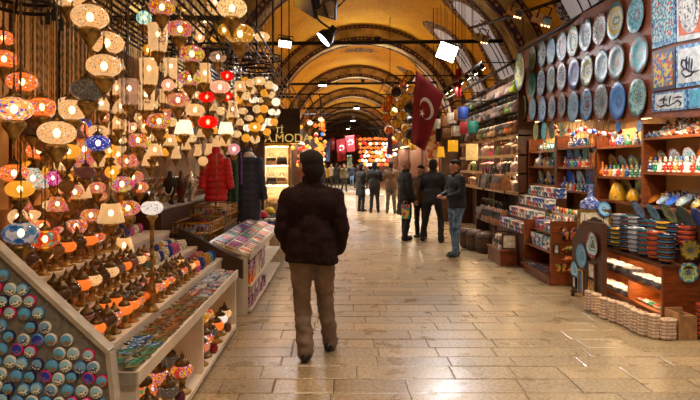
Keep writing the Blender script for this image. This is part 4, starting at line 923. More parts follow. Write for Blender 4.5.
for i, (x0, y0, x1, y1, zz, lab) in enumerate(((-1.86, 6.12, -1.46, 6.9, 1.0, 'front gold wire basket of packets behind the scarf tray'), (-1.9, 7.0, -1.46, 7.8, 1.12, 'rear gold wire basket of packets near the red jacket'))):
    o = B('basket_stand', 'dark_wood', None, x0+.02, y0+.02, .58, x1-.02, y1-.02, zz-.24); tag(o, 'dark wooden block under the %s' % lab.split(' of')[0], 'stand')
    basket(lab, x0, y0, x1, y1, zz-.24, zz, 48)
# glass topped trinket cases on the far side
for i, (y0, z0, lab) in enumerate(((5.95, 1.10, 'silver trinkets'), )):
    t = thing('trinket_case', 'sloping case of silver trinkets behind the baskets', 'display case', (0, 0, 0))
    slope('case_top', 'alu', t, 5.95, 8.2, -1.92, 1.18, -2.22, 1.5); B('case_body', 'dark_wood', t, -2.22, 5.97, .58, -1.94, 8.2, 1.15); slope('case_edge', 'chrome', t, 8.2, 8.25, -1.5, .95, -2.22, 1.55, .03)
plain('silver', (196, 188, 180), .25, .8, .2); plain('copper', (170, 104, 70), .3, .7)
def trinket(): return MB().lathe([(0, 0), (.016, 0), (.012, .008), (.022, .024), (.018, .04), (.006, .05), (.01, .058), (0, .066)], 8).mesh('trinket', 'silver')
for i in range(80):
    r, k = divmod(i, 4); x = -1.97-.065*k; m = R.choice(['silver', 'silver', 'copper', 'bronze'])
    o = inst('trinket', cached('trinket', trinket), None, (x, 6.02+.107*r, 1.18+(-1.92-x)*1.067+.004), (0, .5, 0), R.uniform(.9, 1.4), [m]); tag(o, 'small %s trinket standing on the sloping case' % m, 'trinket', 'trinkets on the case: '+m)
# dark necklace busts
for i, (px, py) in enumerate(((170, 180), (181, 178), (191, 182))):
    p = at(px, py, 6.3+.25*i); t = thing('necklace_bust', ['black necklace bust with a pale bead string', 'dark wooden bust with a red bead string', 'silvery grey bust with a crystal string'][i], 'bust', (max(p.x, -2.1), p.y, 1.2))
    b = MB(); b.lathe([(0, 0), (.05, 0), (.045, .02), (.03, .06), (.06, .14), (.085, .22), (.075, .28), (.03, .31), (.026, .37), (0, .385)], 14, 0, None, 1, .6); b.build('bust', ['black', 'dark_wood', 'silver'][i], t)
    pts = [(.05*math.cos(a), -.055, .2+.09*math.sin(a)) for a in [PI+PI*k/10 for k in range(11)]]; MB().tube(pts, .007, 5).build('bead_string', ['white_board', 'red_glaze', 'chrome'][i], t)
# gift boxes and folded clothes in the front shelves
speckle('gift_purple', [(110, 30, 90), (90, 24, 76), (130, 40, 110), (200, 150, 170)], 30, .35); plain('gift_orange', (226, 110, 30), .4); plain('gift_cream', (214, 200, 176), .5)
def gift(): 
    return MB().box(-.07, -.06, 0, .07, .06, .10).mesh('gift_box', 'gift_purple')
def lid(): return MB().box(-.073, -.063, .10, .073, .063, .125).mesh('lid', 'gift_purple')
GB = []
for j in range(9):
    y_ = 6.16+.14*j
    for z, m in ((.06, 'gift_purple'), (.187, R.choice(['gift_purple', 'gift_cream'])), (.325, 'gift_orange' if j < 2 else R.choice(['gift_purple', 'gift_cream'])), (.452, 'gift_purple' if j < 3 else R.choice(['gift_cream', 'gift_purple']))):
        if z < .3 and z > .18 and j > 5: continue
        g = thing('gift_box', '%s gift box with a lid stacked on the shelf of the scarf counter' % m.split('_')[1], 'box', (-1.065+R.uniform(-.01, .01), y_, z), R.uniform(-.05, .05), 'gift boxes: '+m.split('_')[1])
        inst('box_body', cached('gift', gift), g, mats=[m]); inst('lid', cached('lid', lid), g, mats=[m])

# jackets on stands
def puffer(label, loc, rz, w_, h_, mat, sleeve, stand_h, long=False):
    t = thing('padded_jacket', label, 'jacket', loc, rz)
    n = 40; prof = []; nb = 8 if not long else 11
    for i in range(n+1):
        u = i/n; bul = abs(math.sin(PI*nb*u))**.6*.022
        r = w_/2*(1.0+.06*math.sin(PI*u)) if u < .8 else w_/2*(1-.62*((u-.8)/.2)**1.6)
        prof.append((r-.02+bul, -h_+h_*u))
    b = MB(); b.lathe(prof, 28, 0, None, 1, .55); b.build('torso', mat, t)
    for k in (-1, 1):
        m2 = 26; pts = []; rs = []
        for i in range(m2+1):
            u = i/m2; pts.append((k*(w_*.40+w_*.22*u), -.02*u, -.09-h_*.62*u)); rs.append((.062-.012*u)+abs(math.sin(PI*7*u))**.6*.014)
        MB().tube(pts, rs, 14).build('sleeve', mat, t)
    MB().lathe([(w_*.17, -.02), (w_*.19, .02), (w_*.17, .07), (w_*.14, .07), (w_*.13, 0)], 20, 0, None, 1, .8).build('collar', mat, t)
    MB().box(-.006, -w_*.285, -h_*.97, .006, -w_*.27, -.02).build('zip', 'chrome' if not long else 'black', t)
    MB().lathe([(0, 0), (.14, 0), (.14, .015), (.012, .025), (.012, stand_h), (0, stand_h)], 14).build('stand', 'iron', t, (0, 0, -stand_h+.05))
    return t
plain('red_nylon', (206, 20, 30), .35, 0, .1); plain('navy_nylon', (44, 52, 78), .32, 0, .15); plain('green_cloth', (52, 92, 62), .8, 0, .15); plain('purple_cloth', (96, 50, 120), .8)
p = at(216, 152, 7.6); puffer('bright red padded jacket with a zip on a stand by the baskets', (p.x, p.y, p.z), .35, .31, .68, 'red_nylon', True, p.z-.58+.05)
p = at(247, 152, 8.7); puffer('long navy blue padded coat on a stand beside the shop mirror', (p.x, p.y, p.z), .3, .44, 1.08, 'navy_nylon', True, p.z-.58+.05, True)
p = at(252, 160, 8.3); t = thing('white_cap', 'white cap on a hook above the navy coat', 'cap', at(249, 157, 8.35))
MB().lathe([(.0, .08), (.06, .07), (.085, .02), (.085, 0)], 18).build('crown', 'white_board', t); MB().prism([(.08*math.cos(a), -.04-.10*math.sin(a)) for a in [PI*k/8 for k in range(9)]], 0, .012).build('peak', 'white_board', t)
MB().tube([(0, .0, .08), (0, .12, .12), (0, .33, -.02)], .006, 5).build('hook', 'chrome', t)
def drape(label, px, py, Y, w_, h_, mat, name='scarf'):
    p = at(px, py, Y); b = MB(); n = 12; vs = []
    for i in range(n+1):
        u = i/n; x = -w_/2+w_*u; d = .02*math.sin(u*14)
        for z in (0, -h_*.5, -h_): vs.append((x*(1-.12*(z == 0)), d, z)); 
    for i in range(n+1):
        u = i/n; x = -w_/2+w_*u; d = .02*math.sin(u*14)+.02
        for z in (0, -h_*.5, -h_): vs.append((x*(1-.12*(z == 0)), d, z))
    m_ = 3*(n+1); fs = []
    for o_ in (0, m_):
        for i in range(n):
            for j in range(2): a = o_+3*i+j; fs.append((a, a+3, a+4, a+1))
    t = thing(name, label, 'scarf', p, .2)
    MB().add(vs, fs, 0, True).build('cloth', mat, t); MB().tube([(-w_*.5, .01, .01), (w_*.5, .01, .01)], .012, 6).build('rail', 'iron', t); MB().tube([(0, .01, 0), (0, .01, -p.z+.58)], .012, 6).build('post', 'iron', t)
drape('green knitted scarf hanging between the red and navy jackets', 232, 156, 8.0, .18, .66, 'green_cloth')
drape('purple scarf hanging behind the green scarf', 238, 152, 8.45, .14, .5, 'purple_cloth')

# ------------------------------------------------------------------ LEFT: bag shop cabinet and its lettering
t = thing('bag_cabinet', 'lit white shop cabinet with three shelves of handbags and a gold frame', 'cabinet', (0, 0, 0))
a, c = at(264, 200, 11.0), at(290, 145, 11.0)
X0, X1 = a.x, c.x
B('back', 'white_board', t, X0, 11.32, 0, X1, 11.35, 2.06); B('side', 'gold', t, X1-.035, 11.0, 0, X1, 11.35, 2.06); B('side', 'white_board', t, X0, 11.0, 0, X0+.025, 11.35, 2.06)
B('top', 'gold', t, X0, 11.0, 2.03, X1, 11.35, 2.09); B('plinth', 'white_board', t, X0, 11.0, 0, X1, 11.35, .5)
for z in (.88, 1.26, 1.66): B('shelf', 'alu', t, X0+.02, 11.02, z-.015, X1-.03, 11.32, z)
for z in (2.02, 1.64, 1.24): 
    MB().box(X0+.04, 11.04, z-.006, X1-.05, 11.08, z-.001).build('light_strip', 'strip_bright', t)
plain('bag_cream', (206, 178, 140), .5); plain('bag_black', (28, 26, 28), .4); plain('bag_grey', (112, 108, 108), .5); plain('bag_tan', (158, 104, 62), .5); plain('bag_brown', (86, 56, 38), .5)
plain('bag_green', (84, 130, 50), .5); plain('bag_pink', (206, 60, 140), .5); plain('bag_orange', (214, 120, 40), .5); plain('bag_mauve', (150, 126, 134), .5); plain('bag_blue', (52, 92, 140), .5); plain('bag_lime', (160, 190, 40), .5)
def bag_body():
    n = 8; vs = []; rows = [(0, .95, .10), (.05, 1.0, .12), (.5, .98, .10), (.9, .86, .05), (1.0, .84, .035)]
    b = MB(); per = [(math.copysign(abs(math.cos(a))**.5, math.cos(a)), math.copysign(abs(math.sin(a))**.6, math.sin(a))) for a in [2*PI*i/16 for i in range(16)]]
    for z, w_, d_ in rows: vs += [(x*w_*.16, y*d_, z*.24) for x, y in per]
    fs = [(16*r+i, 16*r+(i+1) % 16, 16*(r+1)+(i+1) % 16, 16*(r+1)+i) for r in range(4) for i in range(16)]+[tuple(range(16)), tuple(range(64, 80))]
    return b.add(vs, fs, 0, True).mesh('bag_body', 'bag_cream')
def bag_handle():
    b = MB()
    for y_ in (-.03, .03): b.tube([(-.07, y_, .23), (-.06, y_, .30), (-.02, y_, .345), (.02, y_, .345), (.06, y_, .30), (.07, y_, .23)], .007, 5)
    return b.mesh('handle', 'bag_brown')
def bag_flap():
    return MB().add([(-.145, -.09, .20), (.145, -.09, .20), (.12, -.112, .11), (-.12, -.112, .11), (-.145, -.08, .21), (.145, -.08, .21)], [(0, 1, 2, 3), (4, 5, 1, 0)]).mesh('flap', 'bag_brown')
def bag(label, loc, rz, m, s=1, hm='bag_brown', grp=None):
    t = thing('handbag', label, 'bag', loc, rz, grp); t.scale = (s,)*3
    inst('bag_body', cached('bagb', bag_body), t, mats=[m]); inst('handle', cached('bagh', bag_handle), t, mats=[hm]); inst('flap', cached('bagf', bag_flap), t, mats=[hm])
for z, x, m, hm, lab in ((1.66, .13, 'bag_cream', 'bag_black', 'cream handbag with black trim on the top shelf of the lit cabinet'), (1.66, .34, 'bag_black', 'bag_black', 'black handbag on the top shelf of the lit cabinet'), (1.26, .13, 'bag_grey', 'bag_black', 'grey handbag on the middle shelf of the lit cabinet'),
                         (1.26, .34, 'bag_cream', 'bag_brown', 'cream handbag with brown trim on the middle cabinet shelf'), (.88, .13, 'bag_cream', 'bag_cream', 'plain cream handbag on the lowest cabinet shelf'), (.88, .34, 'bag_mauve', 'bag_cream', 'mauve handbag with cream trim on the lowest cabinet shelf')):
    bag(lab, (X0+x, 11.18, z), R.uniform(-.2, .2), m, .66, hm)
t = thing('shop_sign', 'gold lettering of a shop name in three rows above the bag cabinet', 'sign', (0, 11.0, 0))
B('sign_board', 'dark_wall', t, X0-.05, .005, 2.09, X1+.2, .05, 2.78)
def letters(txt, px, py, hgt):
    cu = bpy.data.curves.new('letters', 'FONT'); cu.body = txt; cu.size = hgt*1.4; cu.extrude = .012; cu.align_x = 'LEFT'
    o = bpy.data.objects.new('tmp', cu); C.objects.link(o); me = bpy.data.meshes.new_from_object(o.evaluated_get(bpy.context.evaluated_depsgraph_get())); bpy.data.objects.remove(o)
    me.materials.clear(); me.materials.append(M['gold_letter']); p = at(px, py, 11.0)
    return inst('lettering', me, t, (p.x, -.012, p.z), (PI/2, 0, 0))
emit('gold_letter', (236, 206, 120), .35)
bpy.context.view_layer.update()
letters('A.MODA', 264.5, 142, .17); letters('T\u0130', 275, 133, .12); letters('E', 274, 126, .10)
# low table of folded clothes before the cabinet
t = thing('clothes_table', 'low white table of folded clothes before the bag cabinet', 'table', (0, 0, 0))
B('top', 'white_board', t, -1.62, 9.15, .60, -.98, 10.85, .64)
for x in (-1.58, -1.03):
    for y_ in (9.2, 10.8): B('leg', 'alu', t, x-.02, y_-.02, 0, x+.02, y_+.02, .60)
def folded(): return MB().prism([(-.11, -.08), (.11, -.08), (.12, 0), (.11, .08), (-.11, .08), (-.12, 0)], 0, .035).mesh('folded_garment', 'packet_red')
plain('cloth_yellow', (220, 180, 40), .8); plain('cloth_black', (26, 24, 28), .8)
for i in range(30):
    k, lv = divmod(i, 3); x = -1.15-.28*(k % 2); y_ = 9.28+.32*(k//2); c = R.choice(['packet_red', 'packet_charcoal', 'cloth_yellow', 'cloth_black', 'packet_blue', 'packet_white'])
    o = inst('folded_garment', cached('fold', folded), None, (x, y_, .64+.036*lv), (0, 0, R.uniform(-.1, .1)), 1, [c]); tag(o, '%s folded garment in a pile on the clothes table' % c.split('_')[1], 'garment', 'folded garments: '+c.split('_')[1])
for px, py, c, lab in ((262, 222, 'red_nylon', 'red sports helmet on the pile of folded clothes'), (270, 214, 'cloth_yellow', 'yellow knitted hat on the pile of folded clothes')):
    p = at(px, py, 9.35 if c == 'red_nylon' else 10.1); t = thing('hat', lab, 'hat', (p.x, p.y, .752))
    MB().lathe([(.10, 0), (.105, .03), (.09, .08), (.05, .12), (0, .13)], 18).build('crown', c, t); MB().lathe([(.10, 0), (.115, .005), (.115, .02), (.10, .02)], 18).build('brim', 'black', t)
# ------------------------------------------------------------------ RIGHT: plate board and tile pictures
def PX(Y): return 2.94+.06*Y
def board(px, py):                            # pixel -> point on the plate board
    k = (px-CX)/F; Y = 2.94/(k-.06); return at(px, py, Y)
BN = Vector((-1, .06, 0)).normalized(); BU = Vector((.06, 1, 0)).normalized()
BM = Matrix((( BU.x, 0, BN.x), (BU.y, 0, BN.y), (0, 1, 0))).to_4x4()   # local x along the wall, y up, z out to the street
BM = Matrix(((-BU.x, 0, BN.x), (-BU.y, 0, BN.y), (0, 1, 0))).to_4x4()
BE = BM.to_euler()
t = thing('plate_board', 'rust brown wooden board on the wall covered with painted plates', 'display board', (0, 0, 0))
def zb(Y): return 2.16+.07*(Y-6)
def zt(Y): return 3.66+.07*(Y-6)
ys = [4.2, 5.6, 7.0, 8.4, 9.8, 11.05]
for a, c in zip(ys, ys[1:]):                  # five boards butt-jointed
    a += .004; v = [(PX(y_)+dx, y_, z) for dx in (0, .04) for y_, z in ((a, zb(a)), (c, zb(c)), (c, zt(c)), (a, zt(a)))]
    MB().add(v, [(0, 1, 2, 3), (4, 5, 6, 7), (0, 1, 5, 4), (1, 2, 6, 5), (2, 3, 7, 6), (3, 0, 4, 7)]).build('plank_panel', 'rust_board', t)
    m = (a+c)/2; MB().box(PX(m)+.04, m-.03, zb(m)+.5, WR, m+.03, zb(m)+.56).build('bracket', 'dark_wood', t)
def plate_mesh(): return MB().lathe([(0, 0), (.5, 0), (.6, .03), (.97, .11), (1, .13), (.97, .15), (.62, .07), (.5, .05), (.25, .045), (0, .045)], 28).mesh('plate', 'white_board')
PT = {  # rim, field, mid, centre, petals, label
 'pale': ((190, 205, 205), (214, 220, 214), (120, 160, 170), (226, 228, 222), 10, 'pale grey'), 'bluewhite': ((90, 120, 190), (225, 228, 232), (40, 70, 160), (240, 240, 240), 8, 'white with a blue border'),
 'lightblue': ((130, 165, 215), (160, 190, 230), (70, 110, 190), (200, 215, 235), 12, 'light blue'), 'ringed': ((200, 205, 215), (100, 130, 180), (60, 80, 130), (190, 60, 60), 10, 'grey-blue ringed'),
 'poppy': ((228, 228, 215), (220, 226, 210), (30, 120, 60), (220, 90, 30), 3, 'white with green leaves and poppies'), 'reddot': ((190, 60, 70), (225, 225, 220), (60, 110, 130), (190, 50, 60), 14, 'white dotted with red'),
 'scene': ((60, 150, 160), (240, 200, 120), (40, 110, 120), (230, 230, 215), 2, 'teal with a domed scene'), 'carnation': ((210, 225, 225), (90, 170, 170), (190, 40, 60), (225, 235, 235), 9, 'turquoise with red carnations'),
 'teal': ((130, 190, 190), (170, 210, 205), (60, 130, 140), (215, 228, 222), 8, 'pale teal'), 'bluedots': ((225, 230, 235), (60, 100, 190), (40, 60, 150), (230, 235, 240), 12, 'white with blue spots'),
 'grey': ((150, 160, 165), (176, 184, 186), (90, 110, 120), (200, 204, 200), 16, 'grey ornate'), 'rosy': ((200, 170, 170), (225, 220, 215), (170, 60, 70), (110, 150, 170), 9, 'rosy patterned'),
 'cobalt': ((30, 70, 180), (50, 110, 210), (225, 230, 235), (30, 60, 160), 5, 'bright cobalt blue'), 'garden': ((110, 170, 190), (230, 215, 150), (200, 70, 50), (60, 120, 150), 7, 'many-coloured garden'),
 'dark': ((90, 40, 40), (60, 130, 130), (190, 160, 110), (120, 40, 40), 10, 'dark red and teal'), 'tealred': ((150, 40, 46), (60, 160, 160), (225, 225, 210), (120, 190, 185), 6, 'turquoise with a dark red rim'),
 'yellowrim': ((200, 180, 40), (150, 150, 130), (90, 80, 60), (215, 200, 150), 8, 'grey with a yellow rim'), 'bluering': ((60, 120, 190), (228, 230, 232), (50, 90, 170), (240, 240, 238), 20, 'white blue-ringed'),
 'white': ((214, 220, 224), (228, 230, 230), (150, 170, 190), (232, 232, 230), 16, 'nearly white'), 'bluefloral': ((120, 160, 200), (215, 222, 228), (60, 120, 180), (170, 60, 70), 5, 'white with blue flowers'),
 'brown': ((140, 120, 110), (190, 180, 170), (110, 50, 40), (80, 130, 140), 12, 'brown-red ornate'), 'blue': ((80, 130, 200), (110, 160, 215), (60, 100, 180), (140, 180, 225), 24, 'plain blue ribbed'),
 'tealornate': ((60, 120, 110), (190, 200, 180), (160, 60, 60), (90, 150, 140), 8, 'green ornate with a red centre'), 'terracotta': ((170, 80, 40), (200, 110, 60), (110, 40, 24), (226, 150, 80), 12, 'terracotta orange'),
 'star': ((70, 60, 50), (200, 150, 60), (150, 40, 40), (60, 110, 120), 10, 'dark gold-starred'), 'spiral': ((90, 60, 50), (200, 190, 160), (150, 60, 40), (60, 40, 40), 5, 'brown and cream spiral'), 'redpict': ((190, 40, 40), (230, 225, 210), (150, 30, 30), (90, 130, 80), 3, 'white picture with a red rim')}
for k_, v_ in PT.items(): plate_mat('plate_'+k_, v_[0], v_[1], v_[2], v_[3], v_[4])
def plate(p, rot, r, kind, where, grp=None, cat='plate', depth=1):
    o = inst('painted_plate', cached('plate', plate_mesh), None, p, rot, (r, r, r*depth), ['plate_'+kind])
    return tag(o, '%s round plate %s' % (PT[kind][5], where), cat, grp)
PLATES = '''534.1 58.5 26 pale|544 54 28 bluewhite|553 51 28 lightblue|564 46.5 31 ringed|575 41 31.5 poppy|588 35 34 bluewhite|602 28.6 34 reddot|617.7 20.5 39 scene|638 15 37 carnation
534 85 27 teal|543 83 27 bluedots|553 80 27 grey|563.5 77 29 rosy|576 74 31.5 cobalt|589 71 32.5 garden|604 66.7 34 grey|619 62 37.5 dark|641.5 54.6 39 tealred
524.4 108 27 yellowrim|534.2 109 24 grey|544 109.6 26 bluering|553.6 108 24 rosy|563.5 106 24 brown|575.4 107 31 white|588.5 105 32.5 bluefloral|603.4 102.4 36 brown|620 101 38 blue|640 97.6 39 tealornate'''
rows_ = ['in the top row of the plate board', 'in the middle row of the plate board', 'in the bottom row of the plate board']
for r_, row in enumerate(PLATES.split('\n')):
    for q in row.split('|'):
        px, py, hh, k_ = q.split(); p = board(float(px), float(py)); r = float(hh)*p.y/F/2
        pl_ = plate(p+BN*(.004), BE, r, k_, rows_[r_], 'plates on the wall board, '+k_ if q.split()[3] in ('grey', 'bluewhite', 'rosy', 'brown') else None)
        if R.random() < .9: pl_.rotation_euler.rotate_axis('Z', R.uniform(0, 6))
p = at(522, 71.5, 10.3); plate(p, (BM.to_3x3()).to_euler(), 38*10.3/F/2, 'garden', 'largest, hung forward at the end of the plate board')
o = MB().tube([p+Vector((.02, 0, .3)), p+Vector((.02, 0, 1.02)), p+Vector((.25, .3, 1.1))], .008, 5).build('plate_hanger', 'iron'); tag(o, 'iron wire hanger of the forward-hung large plate', 'hanger')
for px, py, hh, k_ in ((537, 128, 18, 'yellowrim'), (545, 127, 18, 'teal'), (553, 126, 17, 'dark'), (563, 125, 16, 'garden'), (619, 123, 12, 'blue'), (640, 117, 12, 'bluering')):
    p = board(px, py); p.z = min(p.z, zb(p.y)-.02-hh*p.y/F/2); tt = plate(p, BE, hh*p.y/F/2, k_, 'on a cord just under the plate board')
    MB().tube([(0, .9, .1), (0, 1.35, .1)], .012, 4).build('cord', 'iron', tt)
# tile pictures
def tile_mat(name, cols, ground, scale, frame):
    speckle(name, cols, scale, .45, .56, ground)
tile_mat('tile_carnation', [(40, 120, 160), (180, 30, 40), (50, 150, 170), (30, 80, 150), (40, 130, 150)], (176, 210, 212), 34, 0)
tile_mat('tile_redround', [(90, 90, 100), (220, 220, 215), (150, 150, 160)], (206, 208, 206), 40, 0)
tile_mat('tile_yellow', [(30, 50, 140), (170, 60, 50), (40, 120, 120), (30, 60, 150)], (196, 168, 30), 22, 0)
plain('tile_white', (205, 214, 216), .2); speckle('tile_blueborder', [(60, 130, 180), (130, 180, 210), (40, 80, 150)], 40, .25); plain('tile_red', (190, 80, 46), .25); plain('ink', (34, 40, 70), .3); plain('tile_cyan', (90, 170, 200), .2)
def bquad(pts, name, mat, parent, off, th=.014):
    P = [board(*q) for q in pts]; A = [v+BN*off for v in P]; Bk = [v+BN*(off-th) for v in P]
    return MB().add([tuple(v) for v in A+Bk], [(0, 1, 2, 3), (4, 5, 6, 7), (0, 1, 5, 4), (1, 2, 6, 5), (2, 3, 7, 6), (3, 0, 4, 7)]).build(name, mat, parent)
def inset(pts, f):
    cx_ = sum(p[0] for p in pts)/4; cy_ = sum(p[1] for p in pts)/4; return [(cx_+(x-cx_)*f, cy_+(y-cy_)*f) for x, y in pts]
def tpic(lab, pts, frame, field, strokes=None, ring=None):
    t = thing('tile_picture', lab, 'tile picture', (0, 0, 0)); bquad(pts, 'border', frame, t, .02); bquad(inset(pts, .82), 'field', field, t, .024, .01)
    if ring:
        cx_ = sum(p[0] for p in pts)/4; cy_ = sum(p[1] for p in pts)/4
        for rr, mm in ((.40, 'tile_redround'), (.28, 'tile_white'), (.2, 'tile_redround')):
            w_ = (pts[1][0]-pts[0][0])*rr; h_ = (pts[3][1]-pts[0][1])*rr; P = [board(cx_+w_*math.cos(a), cy_+h_*math.sin(a)) for a in [2*PI*i/24 for i in range(24)]]
            MB().add([tuple(v+BN*(.026+.003*(.4-rr)*20)) for v in P], [tuple(range(24))]).build('roundel', mm, t)
    for st in strokes or []:
        P = []
        for i in range(len(st)-1):
            for u in (0, .33, .66): P.append(board(st[i][0]+(st[i+1][0]-st[i][0])*u, st[i][1]+(st[i+1][1]-st[i][1])*u)+BN*.026)
        P.append(board(*st[-1])+BN*.026); MB().tube(P, [.004+.006*math.sin(PI*i/(len(P)-1)) for i in range(len(P))], 5).build('calligraphy_stroke', 'ink', t)
tpic('tall tile picture of red and blue carnations on white', [(653, -14), (677, -20), (678, 42), (654, 49)], 'tile_blueborder', 'tile_carnation')
tpic('tile picture with a grey roundel on a red ground', [(678.6, -20), (705, -26), (705, 37), (679, 42)], 'tile_white', 'tile_red', ring=True)
tpic('tile picture of yellow ground with blue scrolls', [(654, 52), (677, 47), (677, 88), (654, 92)], 'ink', 'tile_yellow')
tpic('blue bordered tile with a flowing dark monogram', [(678, 46.5), (706, 41), (706, 84), (678, 88)], 'tile_blueborder', 'tile_white',
     [[(684, 72), (688, 68), (692, 71), (697, 72), (702, 70)], [(690, 71), (689, 62), (690, 56)], [(692, 71), (692, 62), (692.6, 57)], [(694, 71), (695, 62), (695, 58)], [(688, 70), (684, 65), (685, 60), (689, 60), (692, 66)], [(684, 73), (688, 77), (694, 75), (697, 70)]])
tpic('long white tile with a line of dark calligraphy', [(654, 94), (689, 89.5), (689, 109), (654, 112)], 'tile_blueborder', 'tile_white',
     [[(659, 104), (663, 107), (668, 104), (671, 106), (676, 103)], [(666, 105), (667, 98), (668, 96)], [(672, 104), (673, 97), (674, 95.5)], [(676, 104), (680, 100), (684, 103), (682, 106)], [(661, 101), (665, 99), (670, 100)], [(676, 98), (681, 96.5), (685, 97)]])
tpic('small cyan tile at the end of the long calligraphy tile', [(690, 89), (712, 86), (712, 107), (690, 109)], 'tile_blueborder', 'tile_cyan')
# light under the plate board
for y_ in (5.4, 7.4, 9.4):
    s_ = thing('shelf_light', 'long warm strip light tucked behind the foot of the plate board', 'light', (PX(y_)+.09, y_, zb(y_)+.045), group='strip lights below the plate board')
    MB().box(-.03, -.7, 0, .03, .7, .03).build('channel', 'dark_wood', s_); MB().box(-.02, -.68, -.006, .02, .68, -.001).build('diffuser', 'strip_light', s_)
    L = bpy.data.lights.new('strip_beam', 'AREA'); L.shape = 'RECTANGLE'; L.size = .05; L.size_y = 1.3; L.energy = 20; L.color = (1, .80, .52); L.spread = rad(170)
    lo = bpy.data.objects.new('strip_beam', L); C.objects.link(lo); lo.parent = s_; lo.location = (0, 0, -.012)

# ------------------------------------------------------------------ RIGHT: wall shelving
t = thing('pottery_shelving', 'dark red wooden wall shelving with pale yellow backs full of pottery', 'shelving', (0, 0, 0))
SX = 3.60
B('back_panel', 'warm_back', t, WR-.03, 4.4, .3, WR-.01, 10.5, 2.14)
UP = [4.4, 6.55, 7.75, 9.15, 10.5]
for y_ in UP: B('upright', 'red_wood', t, SX, y_-.025, 0, WR-.03, y_+.025, 2.14)
SH_ = [(4.4, 6.55, (1.18, 1.57, 1.97)), (6.55, 7.75, (1.18, 1.50, 1.90)), (7.75, 9.15, (1.25, 1.62, 1.93)), (9.15, 10.5, (1.3, 1.63, 1.9))]
for y0, y1, zs in SH_:
    for z in zs: B('shelf', 'red_wood', t, SX, y0+.025, z-.03, WR-.03, y1-.025, z)
for y_ in (7.75, 9.15): B('post_trim', 'dark_wood', t, SX-.012, y_-.05, 0, SX, y_+.05, 2.14)
FW = (0, 0, -PI/2)                            # face the street (-x)
# ornate jars and curled slippers on the top shelf
speckle('jar_ornate', [(190, 70, 50), (60, 100, 130), (215, 205, 185), (90, 60, 50), (180, 150, 90)], 34, .25); speckle('jar_grey', [(110, 120, 130), (200, 200, 195), (60, 70, 90), (170, 90, 70)], 38, .25)
speckle('slip_blue', [(190, 205, 215), (70, 120, 180), (220, 224, 224)], 30, .2); speckle('slip_red', [(200, 100, 60), (220, 215, 205), (120, 50, 40)], 30, .2)
def ornjar(label, loc, s, m):
    t = thing('ginger_jar', label, 'jar', loc); t.scale = (s,)*3
    MB().lathe([(0, 0), (.06, 0), (.055, .015), (.08, .06), (.098, .12), (.09, .18), (.06, .215), (.055, .235), (0, .235)], 18).build('jar_body', m, t)
    MB().lathe([(.066, .235), (.068, .245), (.05, .275), (.02, .295), (.014, .305), (.02, .315), (0, .33)], 16).build('lid', m, t)
for y_, x, s, m, lab in ((6.30, 3.76, .62, 'jar_ornate', 'ornate lidded jar with orange bands on the top wall shelf'), (5.98, 3.78, .8, 'jar_grey', 'grey patterned lidded jar, biggest on the top wall shelf'), (5.78, 3.76, .6, 'jar_ornate', 'ornate lidded jar beside the biggest grey jar'), (5.55, 3.74, .7, 'jar_grey', 'grey patterned lidded jar at the end of the top wall shelf'), (6.18, 3.82, .75, 'jar_ornate', 'ornate lidded jar standing behind the ceramic slippers')):
    ornjar(lab, (x, y_, 1.97), s, m)
def slipper():
    pts = [(-.10, 0, .03), (-.06, 0, .032), (0, 0, .03), (.06, 0, .026), (.10, 0, .03), (.13, 0, .05), (.14, 0, .075), (.125, 0, .085)]
    b = MB(); b.tube(pts, [.02, .032, .034, .028, .018, .011, .007, .003], 10); b.lathe([(.034, .03), (.04, .085), (.036, .085), (.03, .04)], 12, 0, Matrix.Translation((-.06, 0, 0))); return b.mesh('ceramic_slipper', 'slip_blue')
for y_, m, n_ in ((6.46, 'slip_blue', 'pale blue'), (6.33, 'slip_blue', 'pale blue'), (6.13, 'slip_red', 'red and white'), (5.85, 'slip_red', 'red and white')):
    o = inst('ceramic_slipper', cached('slipper', slipper), None, (3.665, y_, 1.972), (0, 0, PI/2+.4), .85, [m]); tag(o, '%s ceramic slipper with a curled toe on the top wall shelf' % n_, 'ornament', 'ceramic slippers: '+n_)
# plates standing at the back of shelves
LEAN = (Matrix.Rotation(-.22, 3, 'Y') @ BM.to_3x3()).to_euler()
def stand_plate(y_, z, r, k_, where, x=3.745):
    r *= 1.2; plate((x, y_, z+r*.985+.006), LEAN, r, k_, where)
for y_, k_, r in ((6.36, 'spiral', .105), (6.12, 'reddot', .115), (5.86, 'rosy', .115), (5.62, 'terracotta', .11)): stand_plate(y_, 1.57, r, k_, 'propped on the shelf behind the figurines')
for y_, k_, r in ((7.5, 'star', .13), (7.25, 'brown', .12), (6.98, 'garden', .12), (6.72, 'dark', .11)): stand_plate(y_, 1.50, r, k_, 'propped on the shelf beside the figurines')
for y_, k_, r in ((8.9, 'bluefloral', .13), (8.62, 'grey', .14), (8.3, 'tealornate', .15), (8.0, 'bluering', .14)): stand_plate(y_, 1.62, r, k_, 'propped on the shelf beside the narrow niche')
for y_, k_, r in ((8.85, 'cobalt', .14), (8.5, 'rosy', .14), (8.15, 'ringed', .16)): stand_plate(y_, 1.25, r, k_, 'propped on the low shelf behind the blue vase')
for y_, k_, r in ((7.45, 'terracotta', .13), (7.15, 'star', .14), (6.8, 'garden', .13)): stand_plate(y_, 1.18, r, k_, 'propped on the low shelf beside the yellow vase')
for y_, k_, r in ((10.2, 'dark', .12), (9.9, 'terracotta', .12), (9.55, 'teal', .13)): stand_plate(y_, 1.63, r, k_, 'propped on the far wall shelf near the bags')
for y_, k_, r in ((10.2, 'garden', .11), (9.8, 'reddot', .11), (9.4, 'bluewhite', .11)): stand_plate(y_, 1.3, r, k_, 'propped on the far lower shelf near the bags')
